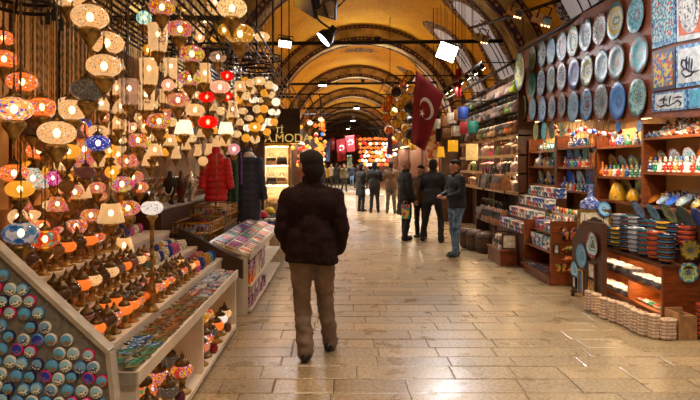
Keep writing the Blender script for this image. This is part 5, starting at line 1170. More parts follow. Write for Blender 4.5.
# figurines
FC = [((200, 60, 50), 'red'), ((40, 90, 170), 'blue'), ((226, 224, 216), 'white'), ((60, 150, 110), 'green'), ((220, 150, 50), 'orange')]
for c_, n_ in FC: speckle('fig_'+n_, [c_, (226, 222, 212), tuple(v*.6 for v in c_), c_], 46, .2)

def fig_body(): return MB().lathe([(0, 0), (.034, 0), (.038, .01), (.026, .045), (.03, .07), (.02, .095), (.01, .10), (0, .102)], 12).mesh('skirt', 'fig_red')
def fig_head(): return MB().ball((0, 0, .115), .017, n=8, k=5).mesh('head', 'white_board')
def fig_hat(): return MB().lathe([(.02, .12), (.012, .135), (.01, .155), (0, .157)], 8).mesh('hat', 'fig_red')
def fig_arm(): return MB().tube([(0, 0, .085), (.03, -.02, .075), (.036, -.035, .09)], .006, 5).mesh('arm', 'fig_white')
def figurine(loc, c, where, s=1.0):
    t = thing('figurine', 'small %s painted ceramic dancer figurine %s' % (c, where), 'figurine', loc, R.uniform(-2.4, -.8), 'figurines %s: %s' % (where, c)); t.scale = (s*1.12,)*3
    inst('skirt', cached('fb', fig_body), t, mats=['fig_'+c]); inst('head', cached('fh', fig_head), t); inst('hat', cached('ft', fig_hat), t, mats=['fig_'+R.choice(FC)[1]])
    inst('arm', cached('fa', fig_arm), t); inst('arm', cached('fa', fig_arm), t, (0, 0, 0), (0, 0, PI))
for i in range(11): figurine((3.655, 5.5+.097*i, 1.57), R.choice(FC)[1], 'on the middle wall shelf', 1.0)
for i in range(9): figurine((3.66, 6.68+.11*i, 1.50), R.choice(FC)[1], 'on the shelf by the star plate', .85)
for i in range(9): figurine((3.67, 7.9+.13*i, 1.62), R.choice(FC)[1], 'on the shelf by the narrow niche', .9)
for i in range(8): figurine((3.67, 7.9+.14*i, 1.25), R.choice(FC)[1], 'on the low shelf behind the blue vase', .9)
for i in range(8): figurine((3.67, 9.3+.14*i, 1.63), R.choice(FC)[1], 'on the far wall shelf', .9)
# vases and jugs
speckle('vase_blue', [(50, 70, 150), (120, 140, 200), (80, 100, 180), (170, 185, 220)], 60, .12); plain('vase_white', (220, 214, 205), .2); speckle('vase_yellow', [(214, 160, 30), (226, 176, 50), (60, 120, 120), (190, 130, 20)], 20, .25, .3, (216, 160, 36)); plain('glaze_orange', (214, 100, 30), .2)
def vase(label, loc, prof, m, s=1):
    o = MB().lathe(prof, 22).build('vase', m, None, loc); o.scale = (s,)*3; tag(o, label, 'vase')
VP = [(0, 0), (.055, 0), (.06, .012), (.10, .06), (.12, .11), (.11, .16), (.06, .205), (.032, .235), (.027, .33), (.036, .36), (.045, .375), (.038, .375), (.022, .33), (0, .25)]
vase('large blue bottle vase with a long neck above the framed picture', (3.26, 7.16, .987), VP, 'vase_blue', 1.1)
vase('white long-necked vase on the far wall shelf', (3.66, 10.05, 1.632), [(r, z) for r, z in VP], 'vase_white', .7)
vase('yellow tapering vase painted with teal flowers on the low shelf', (3.68, 7.28, 1.182), [(0, 0), (.11, 0), (.115, .01), (.095, .12), (.07, .20), (.05, .225), (.055, .235), (.045, .235), (0, .2)], 'vase_yellow', 1.0)
vase('slim glossy orange bottle by the star plate', (3.64, 7.62, 1.502), [(0, 0), (.04, 0), (.05, .03), (.04, .07), (.014, .11), (.012, .19), (.018, .2), (0, .2)], 'glaze_orange', .95)
vase('yellow tapering jar on the low shelf beside the terracotta plate', (3.68, 6.9, 1.182), [(0, 0), (.07, 0), (.09, .06), (.06, .15), (.04, .18), (.05, .19), (0, .18)], 'vase_yellow', .9)
vase('small blue vase on the shelf by the narrow niche', (3.70, 9.05, 1.252), VP, 'vase_blue', .55)
# tilted bowls on the low shelf
def bowl_prof(): return [(0, 0), (.4, 0), (.45, .06), (.75, .22), (1, .55), (.96, .55), (.7, .28), (.35, .1), (0, .09)]
def bowl_mesh(): return MB().lathe(bowl_prof(), 20).mesh('bowl', 'plate_star')
BT = (Matrix.Rotation(-.75, 3, 'Y')).to_euler()
for y_, k_, r in ((6.42, 'terracotta', .075), (6.25, 'rosy', .075), (6.06, 'cobalt', .08), (5.84, 'brown', .10), (5.6, 'star', .09)):
    o = inst('tilted_bowl', cached('bowl', bowl_mesh), None, (3.69, y_, 1.182+r*.62), BT, r, ['plate_'+k_]); tag(o, '%s bowl tilted to the street on the low wall shelf' % PT[k_][5], 'bowl')
# painted pots crowding the backs of the shelves
POT = [('jar_ornate', 'orange banded'), ('jar_grey', 'grey patterned'), ('vase_blue', 'blue patterned'), ('fig_red', 'red and white'), ('fig_green', 'green and white'), ('vase_yellow', 'yellow flowered'), ('fig_blue', 'blue and white')]
def pot_a(): return MB().lathe([(0, 0), (.04, 0), (.06, .04), (.062, .08), (.04, .115), (.03, .13), (.04, .145), (.034, .145), (0, .12)], 14).mesh('painted_pot', 'jar_ornate')
def pot_b(): return MB().lathe([(0, 0), (.035, 0), (.05, .03), (.04, .08), (.022, .11), (.02, .16), (.03, .18), (.024, .18), (0, .15)], 14).mesh('painted_pot', 'jar_ornate')
for bi, (y0, y1, zs) in enumerate(SH_):
    for si, z in enumerate(zs):
        n = int((y1-y0-.2)/.145)
        for i in range(n):
            y_ = max(y0, 5.2)+.1+(y1-max(y0, 5.2)-.2)*i/max(1, n-1) if y0 < 5 else y0+.1+(y1-y0-.2)*i/max(1, n-1)
            m, nm = R.choice(POT); k_ = R.choice(['a', 'b'])
            o = inst('painted_pot', cached('pot'+k_, pot_a if k_ == 'a' else pot_b), None, (3.80, y_, z+.001), (0, 0, 0), R.uniform(.95, 1.12)*(.75 if bi == 0 and si == 2 else 1), [m])
            tag(o, '%s %s, back of %s wall shelf %s' % (nm, 'round painted pot' if k_ == 'a' else 'slim painted jug', ['low', 'middle', 'top'][si], ['by the bowl counter', 'by the yellow vase', 'by the narrow niche', 'by the handbags'][bi]), 'pot', 'painted pots %d %d: %s %s' % (bi, si, nm, k_))
# hanging glass eye beads
plain('bead_white', (226, 228, 230), .15); plain('bead_red', (150, 40, 40), .15); plain('bead_blue', (30, 70, 170), .12)
for i in range(16):
    y_ = 6.6+.155*i; c = R.choice(['bead_blue', 'bead_blue', 'bead_white', 'bead_red']); zz = zb(y_)-.10-R.uniform(0, .12)
    t = thing('bead_pendant', '%s glass eye pendant hanging under the plate board' % c.split('_')[1], 'pendant', (PX(y_)+.02, y_, zz), group='glass eye pendants: '+c.split('_')[1])
    MB().ball((0, 0, 0), .034, .03, .034, 10, 6).build('bead', c, t); MB().ball((-.026, 0, 0), .015, .015, .015, 8, 4).build('eye', 'bead_white' if c != 'bead_white' else 'bead_blue', t)
    MB().tube([(0, 0, .03), (0, 0, zb(y_)-zz+.005)], .0035, 4).build('cord', 'iron', t); MB().tube([(0, 0, -.03), (0, 0, -.12)], [.004, .002], 4).build('tassel', 'iron', t)
# framed niche pictures on the post
def picture(label, p, rot, w_, h_, fm, cm, extra=None, name='framed_picture', grp=None):
    t = thing(name, label, 'picture', p, group=grp, rot=rot); f = min(w_, h_)*.12
    for a in ((-w_/2, -h_/2, w_/2, -h_/2+f), (-w_/2, h_/2-f, w_/2, h_/2), (-w_/2, -h_/2+f, -w_/2+f, h_/2-f), (w_/2-f, -h_/2+f, w_/2, h_/2-f)):
        MB().box(a[0], a[1], 0, a[2], a[3], .022).build('frame_bar', fm, t)
    MB().box(-w_/2+f, -h_/2+f, 0, w_/2-f, h_/2-f, .008).build('canvas', cm, t)
    if extra: extra(t, w_-2*f, h_-2*f)
    return t
speckle('pict_gold', [(190, 130, 50), (120, 60, 30), (220, 190, 120)], 30, .4); plain('pict_sky', (70, 120, 190), .4); plain('pict_cream', (214, 200, 176), .5); plain('pict_green', (70, 90, 50), .5); plain('pict_dark', (60, 40, 34), .5)
for z, lab in ((2.0, 'small gold picture on the shelf post, upper'), (1.72, 'small gold picture on the shelf post, lower')):
    picture(lab, (SX-.034, 7.75, z), BE, .14, .20, 'red_wood', 'pict_gold')

# ------------------------------------------------------------------ RIGHT: bowl counter
t = thing('bowl_counter', 'reddish wooden counter with lit shelves below and stacks of striped bowls on top', 'counter', (0, 0, 0))
CXF, CY0, CY1, CZ = 3.20, 5.45, 7.0, .655
B('top', 'dark_wood', t, CXF-.02, CY0-.01, CZ-.03, 3.58, CY1, CZ); B('end_panel', 'red_wood', t, CXF, CY0, 0, 3.9-.3, CY0+.03, CZ-.03); B('end_panel', 'red_wood', t, CXF, CY1-.03, 0, 3.58, CY1, CZ-.03)
B('end_extension', 'red_wood', t, 3.6, CY0, 0, 3.89, CY0+.03, 1.1)
B('back', 'orange_wood', t, 3.55, CY0+.03, 0, 3.58, CY1-.03, CZ-.03); B('mid_shelf', 'orange_wood', t, CXF+.01, CY0+.03, .37, 3.55, CY1-.03, .39); B('low_shelf', 'orange_wood', t, CXF+.01, CY0+.03, .14, 3.55, CY1-.03, .16)
B('plinth', 'red_wood', t, CXF+.02, CY0+.03, 0, 3.55, CY1-.03, .14); B('divider', 'orange_wood', t, CXF+.01, 6.12, .16, 3.55, 6.14, .37)
B('step', 'dark_wood', t, 3.42, CY0+.02, CZ, 3.59, CY1, CZ+.14); B('upper_step', 'dark_wood', t, 3.585, 5.3, CZ-.1, 3.60, CY1, 1.05); B('upper_ledge', 'dark_wood', t, 3.50, 5.5, .98, 3.60, CY1+.6, 1.0)
for y_ in (5.85, 6.55):
    for z in (CZ-.032, .368):
        s_ = thing('shelf_light', 'short warm strip light inside the bowl counter', 'light', (3.30, y_, z-.016), group='strip lights inside the bowl counter')
        MB().box(-.015, -.25, 0, .015, .25, .014).build('channel', 'alu', s_); MB().box(-.012, -.24, -.005, .012, .24, -.001).build('diffuser', 'strip_bright', s_)
SC = [('navy', [(28, 26, 40), (40, 40, 60), (200, 120, 40), (28, 26, 40), (60, 110, 150)]), ('teal', [(30, 80, 90), (24, 40, 60), (60, 140, 130), (190, 60, 40), (30, 60, 80)]), ('rust', [(150, 56, 30), (40, 30, 30), (220, 130, 40), (60, 40, 60), (160, 60, 40)]),
      ('grey', [(150, 150, 156), (60, 66, 80), (200, 200, 200), (90, 96, 110)]), ('gold', [(190, 140, 40), (60, 60, 50), (110, 120, 60), (40, 40, 60)])]
for n_, c_ in SC: stripes('bowl_'+n_, c_, 1.9, .2)
def sbowl(): return MB().lathe([(0, 0), (.45, 0), (.5, .06), (.8, .22), (.98, .5), (1, .62), (.95, .62), (.9, .5), (.6, .2), (0, .12)], 16).mesh('striped_bowl', 'bowl_navy')
nb = 0
def bstack(x, y_, z, n, c, where, r=.086, dz=.052, place=''):
    global nb
    for k in range(n):
        o = inst('striped_bowl', cached('sbowl', sbowl), None, (x, y_, z+dz*k), (0, 0, R.uniform(0, 6)), (r, r, r*1.7), ['bowl_'+c]); nb += 1
        tag(o, '%s striped bowl, %s up in the %s' % (c, ORD[k], place), 'bowl', 'striped bowls %s: %s' % (where, c))
order = ['navy', 'rust', 'teal', 'grey', 'navy', 'gold', 'navy', 'grey']
for i in range(8): bstack(3.30, 5.56+.192*i, CZ+.001, 5 if i < 5 else 4, order[i], 'along the counter edge', place='%s stack from the end panel, counter edge' % ORD[i])
for i2, c in enumerate(['rust', 'navy', 'gold', 'teal', 'navy', 'grey', 'teal', 'grey']): bstack(3.505, 5.56+.192*i2, CZ+.141, 4, c, 'on the step behind the counter edge', .084, .05, '%s stack from the end panel, rear step' % ORD[i2])
# big tilted plates and bowls above the stacks
for px, py, hh, k_ in ((640, 204, 22, 'bluewhite'), (655, 206, 21, 'pale'), (671, 203, 25, 'garden'), (687, 206, 26, 'dark'), (702, 212, 26, 'cobalt')):
    p = onX(px, py, 3.53); plate((3.53, p.y, 1.005+hh*p.y/F*.47), (Matrix.Rotation(-.5, 3, 'Y') @ BM.to_3x3()).to_euler(), hh*p.y/F/2, k_, 'leaning above the stacked bowls')
# white patterned plates piled inside the counter
speckle('ware_pattern', [(232, 228, 222), (234, 230, 226), (228, 226, 224), (120, 130, 160), (230, 228, 224)], 60, .3)
def tray_mesh(): 
    b = MB(); o = [(math.copysign(abs(math.cos(a))**.5, math.cos(a)), math.copysign(abs(math.sin(a))**.5, math.sin(a))) for a in [2*PI*i/16 for i in range(16)]]
    vs = [(x*.07, y_*.07, 0) for x, y_ in o]+[(x*.095, y_*.095, .016) for x, y_ in o]+[(x*.07, y_*.07, .006) for x, y_ in o]
    return b.add(vs, [tuple(range(16)), tuple(range(32, 48))]+[(r*16+i, r*16+(i+1) % 16, (r+1)*16+(i+1) % 16, (r+1)*16+i) for r in range(2) for i in range(16)], 0, False).mesh('square_plate', 'ware_pattern')
for i in range(7):
    for k in range(6 if i > 2 else 4):
        o = inst('square_plate', cached('tray', tray_mesh), None, (3.31+R.uniform(-.006, .006), 5.6+.205*i, .391+.0165*k), (0, 0, R.uniform(-.06, .06)), 1); tag(o, 'white square plate, %s up in the %s pile from the end panel, upper counter shelf' % (ORD[k], ORD[i]), 'plate', 'square plates, upper counter shelf')
for i in range(4):
    for k in range(4):
        o = inst('square_plate', cached('tray', tray_mesh), None, (3.31+R.uniform(-.006, .006), 6.24+.2*i, .161+.0165*k), (0, 0, R.uniform(-.06, .06)), 1); tag(o, 'white square plate, %s up in the %s pile from the divider, lower counter shelf' % (ORD[k], ORD[i]), 'plate', 'square plates, lower counter shelf')
for i in range(5):
    c = ['ware_green', 'ware_red', 'ware_green', 'ware_white', 'ware_red'][i]
    o = inst('oval_dish', cached('dishoval', lambda: dish_mesh('oval')), None, (3.32, 5.62+.1*i, .161+.002*i), (0, -.1, PI/2), 1.5, [c]); tag(o, '%s oval dish on the lower shelf of the bowl counter' % WN[c], 'dish', 'oval dishes in the bowl counter: '+WN[c])
# plates on the end panel
for px, py, rr, k_, w_ in ((690, 250, 11, 'star', 'hung on the counter end panel, upper'), (688, 272.5, 10.5, 'garden', 'hung on the counter end panel, lower'), (707, 270, 10.5, 'terracotta', 'on the end panel by the lower one')):
    p = at(px, py, CY0); plate((p.x, CY0-.002, p.z), (PI/2, 0, 0), rr*CY0/F, k_, w_)
# clay cups in stacks on the floor
plain('clay', (200, 170, 138), .85, 0, .15, 30, .2)
def clay(): return MB().lathe([(0, 0), (.040, 0), (.050, .008), (.054, .030), (.050, .036), (.046, .034), (.040, .012), (0, .010)], 16).mesh('clay_dish', 'clay')
for i, (px, py) in enumerate(((591.5, 311.7), (598.5, 315), (607, 319.8), (616, 323), (625, 326), (632, 329.6), (638.5, 333.7), (646, 337), (657, 339.7), (668, 340.8), (679, 340.8))):
    p = onZ(px, py, 0); p.x = min(p.x, 3.13)
    for k in range(7 if i < 9 else 6):
        o = inst('clay_dish', cached('clay', clay), None, (p.x+R.uniform(-.003, .003), p.y+.05+R.uniform(-.003, .003), .001+.031*k), (0, 0, 0), (1.0, 1.0, 1.05)); tag(o, 'pale clay dish, %s up in the %s floor stack from the carton' % (ORD[k], ORD[10-i]), 'dish', 'clay dishes stacked on the floor')
t = thing('carton', 'open brown cardboard carton on the floor against the counter end panel', 'box', (3.27, 5.28, 0), .1); plain('card', (168, 122, 74), .8, 0, .1)
B('carton_front', 'card', t, -.09, -.10, 0, .09, -.09, .23); B('carton_side', 'card', t, -.09, -.09, 0, -.08, .09, .25); B('carton_side', 'card', t, .08, -.09, 0, .09, .09, .22); B('carton_bottom', 'card', t, -.08, -.09, 0, .08, .09, .01); B('carton_back', 'card', t, -.09, .09, 0, .09, .10, .26)
for j, (x, y_) in enumerate(((3.45, 5.2), (3.62, 5.2), (3.45, 5.02), (3.62, 5.02))): bstack(x, y_, .001, 7, ['rust', 'teal', 'navy', 'teal'][j], 'on the floor beside the carton', .078, .042, ['floor stack touching the carton', 'floor stack by the wall', 'floor stack before the one touching the carton', 'floor stack before the one by the wall'][j])

# ------------------------------------------------------------------ RIGHT: rack of plates and pictures on castors
t = thing('picture_rack', 'dark upright wooden rack on castors hung with plates and pictures', 'rack', (0, 0, 0))
RX = 2.92
MB().prism([(6.12, .09), (6.92, .09), (6.92, .72), (6.62, .98), (6.12, 1.0)], RX, RX+.05, 0, Matrix(((0, 0, 1, 0), (1, 0, 0, 0), (0, 1, 0, 0), (0, 0, 0, 1)))).build('panel', 'dark_wood', t); B('foot', 'dark_wood', t, RX-.02, 6.12, .05, RX+.2, 6.16, .09); B('foot', 'dark_wood', t, RX-.02, 6.88, .05, RX+.2, 6.92, .09); B('brace', 'dark_wood', t, RX+.05, 6.5, .09, RX+.09, 6.54, .98)
for y_ in (6.14, 6.90):
    for x in (RX, RX+.18): MB().lathe([(0, -.012), (.022, -.012), (.024, 0), (.022, .012), (0, .012)], 12, 0, Matrix.Rotation(PI/2, 4, 'X')).build('castor', 'black', t, (x, y_, .026))
RE = Matrix(((0, 0, -1), (-1, 0, 0), (0, 1, 0))).to_euler()
for px, py, hh, k_, w_ in ((593.6, 245, 27, 'redpict', 'hung on the castor rack, upper'), (583, 256, 25, 'grey', 'hung on the castor rack, middle'), (575.5, 270, 17, 'pale', 'hung on the castor rack, lower')):
    p = onX(px, py, RX); plate((RX-.003, p.y, p.z), RE, hh*p.y/F/2, k_, w_)
for px, py, w_, h_, fm, cm, lab in ((582, 282, .15, .30, 'gold', 'pict_sky', 'gold framed blue picture low on the castor rack'), (592.4, 270.6, .20, .20, 'dark_wood', 'pict_cream', 'dark framed pale picture on the castor rack'), (592, 286, .22, .19, 'dark_wood', 'pict_gold', 'dark framed golden picture at the foot of the castor rack'), (575, 285, .12, .16, 'iron', 'pict_cream', 'small iron framed pale picture at the foot of the rack')):
    p = onX(px, py, RX); picture(lab, (RX-.001, p.y, max(p.z, .2)), RE, w_, h_, fm, cm)
# framed picture of a domed building with minarets, on a dark wooden chest
t = thing('low_chest', 'dark wooden chest behind the castor rack carrying the blue vase', 'chest', (0, 0, 0)); B('body', 'dark_wood', t, 3.14, 7.02, 0, 3.5, 7.30, .95); B('lid', 'red_wood', t, 3.12, 7.0, .95, 3.52, 7.32, .985)
def mosque(t, w_, h_):
    b = MB(); z = .0095
    def dome(cx, r, base): b.add([(cx+r*math.cos(a), base+r*math.sin(a), z) for a in [PI*i/10 for i in range(11)]], [tuple(range(11))], 0)
    b.add([(-w_*.35, -h_*.35, z), (w_*.35, -h_*.35, z), (w_*.35, -h_*.1, z), (-w_*.35, -h_*.1, z)], [(0, 1, 2, 3)]); dome(0, w_*.17, -h_*.1); dome(-w_*.2, w_*.1, -h_*.12); dome(w_*.2, w_*.1, -h_*.12)
    b.build('domes', 'pict_dark', t)
    for x in (-w_*.33, w_*.33): MB().add([(x-.006, -h_*.35, z), (x+.006, -h_*.35, z), (x+.004, h_*.32, z), (x, h_*.4, z), (x-.004, h_*.32, z)], [(0, 1, 2, 3, 4)]).build('minaret', 'pict_dark', t)
    MB().box(-w_/2, -h_/2, .008, w_/2, -h_*.3, .0092).build('foreground', 'pict_green', t)
p = at(596, 218.5, 6.95); picture('gold framed picture of a domed building with two minarets', (p.x-.02, 6.965, p.z-.02), (PI/2-.05, 0, 0), .42, .27, 'gold', 'pict_cream', mosque)
plate((3.34, 6.96, 1.09), (PI/2-.25, 0, .2), .10, 'bluering', 'propped behind the framed picture of domes')

# ------------------------------------------------------------------ RIGHT: second wooden stand with butterflies
t = thing('souvenir_stand', 'red wooden stand with open shelves of souvenirs and butterflies on its end', 'stand', (0, 0, 0))
QX, QY0, QY1 = 2.88, 7.52, 8.62
B('end_panel', 'red_wood', t, QX, QY0, 0, 3.42, QY0+.03, .88); B('end_panel', 'red_wood', t, QX, QY1-.03, 0, 3.42, QY1, .80); B('plinth', 'red_wood', t, QX-.01, QY0+.03, 0, 3.40, QY1-.03, .12)
B('low_shelf', 'red_wood', t, QX-.06, QY0+.03, .12, 3.4, QY1-.03, .14); B('mid_shelf', 'red_wood', t, QX+.02, QY0+.03, .42, 3.4, QY1-.03, .44); B('top', 'red_wood', t, QX+.1, QY0+.03, .66, 3.4, QY1-.03, .68); B('back', 'dark_wood', t, 3.38, QY0+.03, .14, 3.42, QY1-.03, .86)
speckle('wing_orange', [(226, 110, 40), (240, 170, 60), (60, 90, 150), (30, 24, 24)], 30, .3); speckle('lizard', [(226, 150, 50), (90, 140, 60), (214, 80, 40)], 30, .3); speckle('crab', [(220, 90, 40), (240, 150, 60), (150, 50, 30)], 34, .3)
def butterfly(label, px, py, w_, m):
    p = at(px, py, QY0); t = thing('butterfly_ornament', label, 'ornament', (p.x, QY0-.004, p.z), rot=(PI/2, 0, 0)); s = w_*QY0/F
    for k in (-1, 1):
        MB().prism([(k*x*s, y_*s) for x, y_ in ((.03, .05), (.2, .32), (.42, .4), (.5, .28), (.42, .06), (.2, -.02), (.03, -.02))][::k], 0, .012).build('upper_wing', m, t)
        MB().prism([(k*x*s, y_*s) for x, y_ in ((.03, -.03), (.3, -.05), (.4, -.2), (.3, -.36), (.12, -.3))][::k], 0, .010).build('lower_wing', m, t)
        MB().tube([(k*.01*s, .2*s, .012), (k*.06*s, .36*s, .016), (k*.12*s, .42*s, .016)], .003, 4).build('antenna', 'black', t)
    MB().tube([(0, -.25*s, .012), (0, 0, .018), (0, .22*s, .014)], [.006, .012, .007], 6).build('body', 'black', t)
butterfly('large orange and blue butterfly ornament on the red wooden end panel', 569, 234, 19, 'wing_orange'); butterfly('small orange butterfly ornament with folded look low on the end panel', 561, 268, 11, 'lizard')
def critter(label, px, py, w_, m, legs):
    p = at(px, py, QY0); t = thing('animal_ornament', label, 'ornament', (p.x, QY0-.002, p.z), rot=(PI/2, 0, 0)); s = w_*QY0/F
    MB().tube([(-.5*s, -.06*s, .01), (-.3*s, .03*s, .014), (0, .06*s, .02), (.3*s, .02*s, .018), (.48*s, .08*s, .012)], [.004, .014, .03, .022, .012], 8).build('body', m, t)
    for k in range(legs):
        x = -.25*s+.5*s*k/(legs-1)
        for d in (-1, 1): MB().tube([(x, .03*s, .012), (x+.05*s, d*.2*s, .012), (x+.12*s, d*.22*s, .008)], .007, 5).build('leg', m, t)
critter('orange and green lizard ornament under the large butterfly', 569, 249, 15, 'lizard', 3); critter('orange crab ornament on the end panel below the lizard', 568, 259, 14, 'crab', 4); critter('red and orange turtle ornament low on the end panel', 571, 270, 10, 'crab', 2)
p = at(556, 249, QY0); picture('tiny dark framed letter picture on the red end panel', (p.x, QY0-.001, p.z), (PI/2, 0, 0), .07, .12, 'black', 'pict_cream')
# goods on the stand
for i in range(6):
    for k in range(5):
        c = R.choice(['packet_white', 'packet_blue', 'packet_charcoal', 'packet_white', 'packet_teal']); o = inst('cloth_bundle', cached('fold', folded), None, (3.05+R.uniform(-.01, .01), 7.65+.165*i, .441+.036*k), (0, 0, PI/2+R.uniform(-.1, .1)), (.75, 1, 1), [c]); tag(o, '%s folded cloth piled on the middle shelf of the souvenir stand' % c.split('_')[1], 'cloth', 'cloths on the souvenir stand: '+c.split('_')[1])
    for k in range(6):
        c = R.choice(['packet_teal', 'packet_charcoal', 'packet_blue', 'packet_red', 'packet_white']); o = inst('boxed_tile', cached('packet', packet), None, (3.10, 7.65+.165*i, .681+.0205*k), (0, 0, PI/2+R.uniform(-.06, .06)), (1.2, 1.4, 1), [c]); tag(o, '%s boxed tile stacked on top of the souvenir stand' % c.split('_')[1], 'box', 'boxed tiles on the souvenir stand: '+c.split('_')[1])
for i in range(8):
    for x in (2.87, 2.97):
        c = R.choice([n_ for n_, _ in SC]); o = inst('striped_bowl', cached('sbowl', sbowl), None, (x, 7.62+.125*i, .141), (0, 0, 0), .05, ['bowl_'+c]); tag(o, 'tiny %s striped bowl on the lowest shelf of the souvenir stand' % c, 'bowl', 'tiny bowls on the souvenir stand: '+c)
for i in range(9):
    c = R.choice(FC)[1]; figurine((3.22, 7.62+.115*i, .681), c, 'on top of the souvenir stand', 1.3)
for i in range(9):
    c = R.choice(FC)[1]; figurine((3.33, 7.62+.115*i, .681), c, 'at the back of the souvenir stand', 1.9)
# stepped display of boxed games between the stand and the wall
t = thing('stepped_display', 'brown stepped display of boxed souvenirs behind the souvenir stand', 'display', (0, 0, 0))
for k, (x, z) in enumerate(((2.92, .55), (3.10, .75), (3.27, .95), (3.44, 1.12))): B('step', 'dark_wood', t, x, 8.7, 0, x+.18 if k < 3 else 3.585, 10.2, z)
def gbox(): return MB().box(-.075, -.05, 0, .075, .05, .075).mesh('box', 'packet_white')
for k, (x, z) in enumerate(((2.92, .55), (3.10, .75), (3.27, .95), (3.44, 1.12))):
    for i in range(9):
        for lv in range(2):
            c = R.choice(['packet_white', 'packet_white', 'packet_brown', 'packet_blue', 'packet_red', 'packet_teal', 'packet_charcoal'])
            o = inst('souvenir_box', cached('gbox', gbox), None, (x+.085, 8.79+.158*i, z+.001+.0755*lv), (0, 0, R.uniform(-.08, .08)), 1, [c]); tag(o, '%s boxed souvenir on the %s of the stepped display' % (c.split('_')[1], ['lowest step', 'second step', 'third step', 'top step'][k]), 'box', 'boxed souvenirs, step %d: %s' % (k+1, c.split('_')[1]))
# low wooden base with framed trays
t = thing('low_platform', 'low red wooden base on the floor before the stepped display', 'base', (0, 0, 0)); B('body', 'red_wood', t, 2.62, 9.0, 0, 3.2-.3, 9.75, .23); B('top', 'red_wood', t, 2.60, 8.98, .23, 2.9, 9.77, .25)
for i, (y_, m, lab) in enumerate(((9.1, 'pict_cream', 'dark framed pale tray standing on the low red base'), (9.5, 'pict_gold', 'dark framed golden tray standing on the low red base'))):
    picture(lab, (2.80, y_, .25+.13), (PI/2-.15, 0, -.3), .24, .26, 'dark_wood', m)
for i in range(8):
    c = R.choice(['packet_brown', 'packet_charcoal', 'packet_white']); o = inst('souvenir_box', cached('gbox', gbox), None, (2.70, 9.2+.0*i+.16*(i % 3), .251+.0755*(i//3)), (0, 0, PI/2), .95, [c]); tag(o, '%s box piled on the low red base' % c.split('_')[1], 'box', 'boxes on the low base: '+c.split('_')[1])
# ------------------------------------------------------------------ RIGHT: bag shop
GX = 3.42
t = thing('bag_shelving', 'tall dark shelving of handbags with pale lit shelf edges beside the plate board', 'shelving', (0, 0, 0))
B('back_panel', 'dark_wall', t, GX+.32, 10.62, 0, GX+.35, 15.6, 3.9-.3)
for y_ in (10.64, 12.3, 13.9, 15.58): B('upright', 'dark_wood', t, GX+.02, y_-.02, 0, GX+.32, y_+.02, 3.5)
BZ = [1.12, 1.50, 1.86, 2.24]
for z in BZ: B('shelf', 'pale_wood', t, GX, 10.62, z-.035, GX+.32, 15.6, z); B('shelf_lip', 'pale_wood', t, GX-.015, 10.62, z-.06, GX, 15.6, z+.005)
for z in (2.62, 3.02, 3.42): MB().tube([(GX+.05, 10.62, z+.0), (GX+.05, 15.6, z+.0)], .014, 6).build('hanging_rail', 'iron', t)
for z in (2.24, 1.86, 1.50):
    for y0 in (10.7, 12.35, 13.95): MB().box(GX+.03, y0, z-.045, GX+.06, y0+1.4, z-.037).build('light_strip', 'strip_bright', t)
BC = ['bag_black', 'bag_grey', 'bag_tan', 'bag_brown', 'bag_cream', 'bag_green', 'bag_pink', 'bag_orange', 'bag_mauve', 'bag_blue', 'bag_lime']
BW = [6, 5, 4, 5, 3, 1.6, 1.4, 1.6, 3, 1.2, .8]
for zi, z in enumerate(BZ):
    for i in range(14):
        m = R.choices(BC, BW)[0]; s = R.uniform(.82, 1.05) if zi else .9
        bag('%s handbag, %s from the plate board, on the %s of the bag shop' % (m.split('_')[1], ORD[i], ['lowest lit shelf', 'second lit shelf', 'third lit shelf', 'top lit shelf'][zi]), (GX+.14, 10.78+.315*i, z+.001), -PI/2+R.uniform(-.2, .2), m, s, R.choice(['bag_brown', 'bag_black', m]), 'bags on lit shelf %d: %s' % (zi+1, m))
for zi, z in enumerate((2.62, 3.02, 3.42)):
    for i in range(14):
        m = R.choices(BC, [8, 6, 3, 5, 2, 1, .5, 1.2, 5, .6, .3])[0]
        bag('%s handbag, %s from the plate board, on the %s rail of the bag shop' % (m.split('_')[1], ORD[i], ['low', 'middle', 'high'][zi]), (GX+.05, 10.85+.335*i, z-.335*.98), -PI/2+R.uniform(-.2, .2), m, .98, R.choice(['bag_brown', 'bag_black']), 'bags on the %s rail: %s' % (['low', 'middle', 'high'][zi], m))
# track of lamp heads added to brighten the bags
t = thing('track_light', 'black track of small lamp heads lighting the bag shop', 'light', (2.75, 13.0, 3.62))
MB().box(-.02, -2.4, 0, .02, 2.4, .04).build('track', 'black_metal', t)
for k in range(3): MB().box(-.01, -2.2+2.2*k-.01, .03, WR-2.75+.3, -2.2+2.2*k+.01, .05).build('arm', 'black_metal', t)
for k in range(8):
    y_ = -2.2+.62*k
    h_ = MB().lathe([(0, -.11), (.045, -.11), (.05, -.02), (.02, 0), (0, 0)], 12).build('lamp_head', 'black_metal', t, (0, y_, 0), (0, -.7, 0)); MB().lathe([(0, -.114), (.038, -.114), (.038, -.111), (0, -.111)], 12).build('lens', 'strip_bright', h_)
L = bpy.data.lights.new('track_beam', 'AREA'); L.shape = 'RECTANGLE'; L.size = .08; L.size_y = 4.4; L.energy = 42; L.color = (1, .88, .7); L.spread = rad(140)
lo = bpy.data.objects.new('track_beam', L); C.objects.link(lo); lo.parent = t; lo.location = (.03, 0, -.13); lo.rotation_euler = (0, -.75, 0)
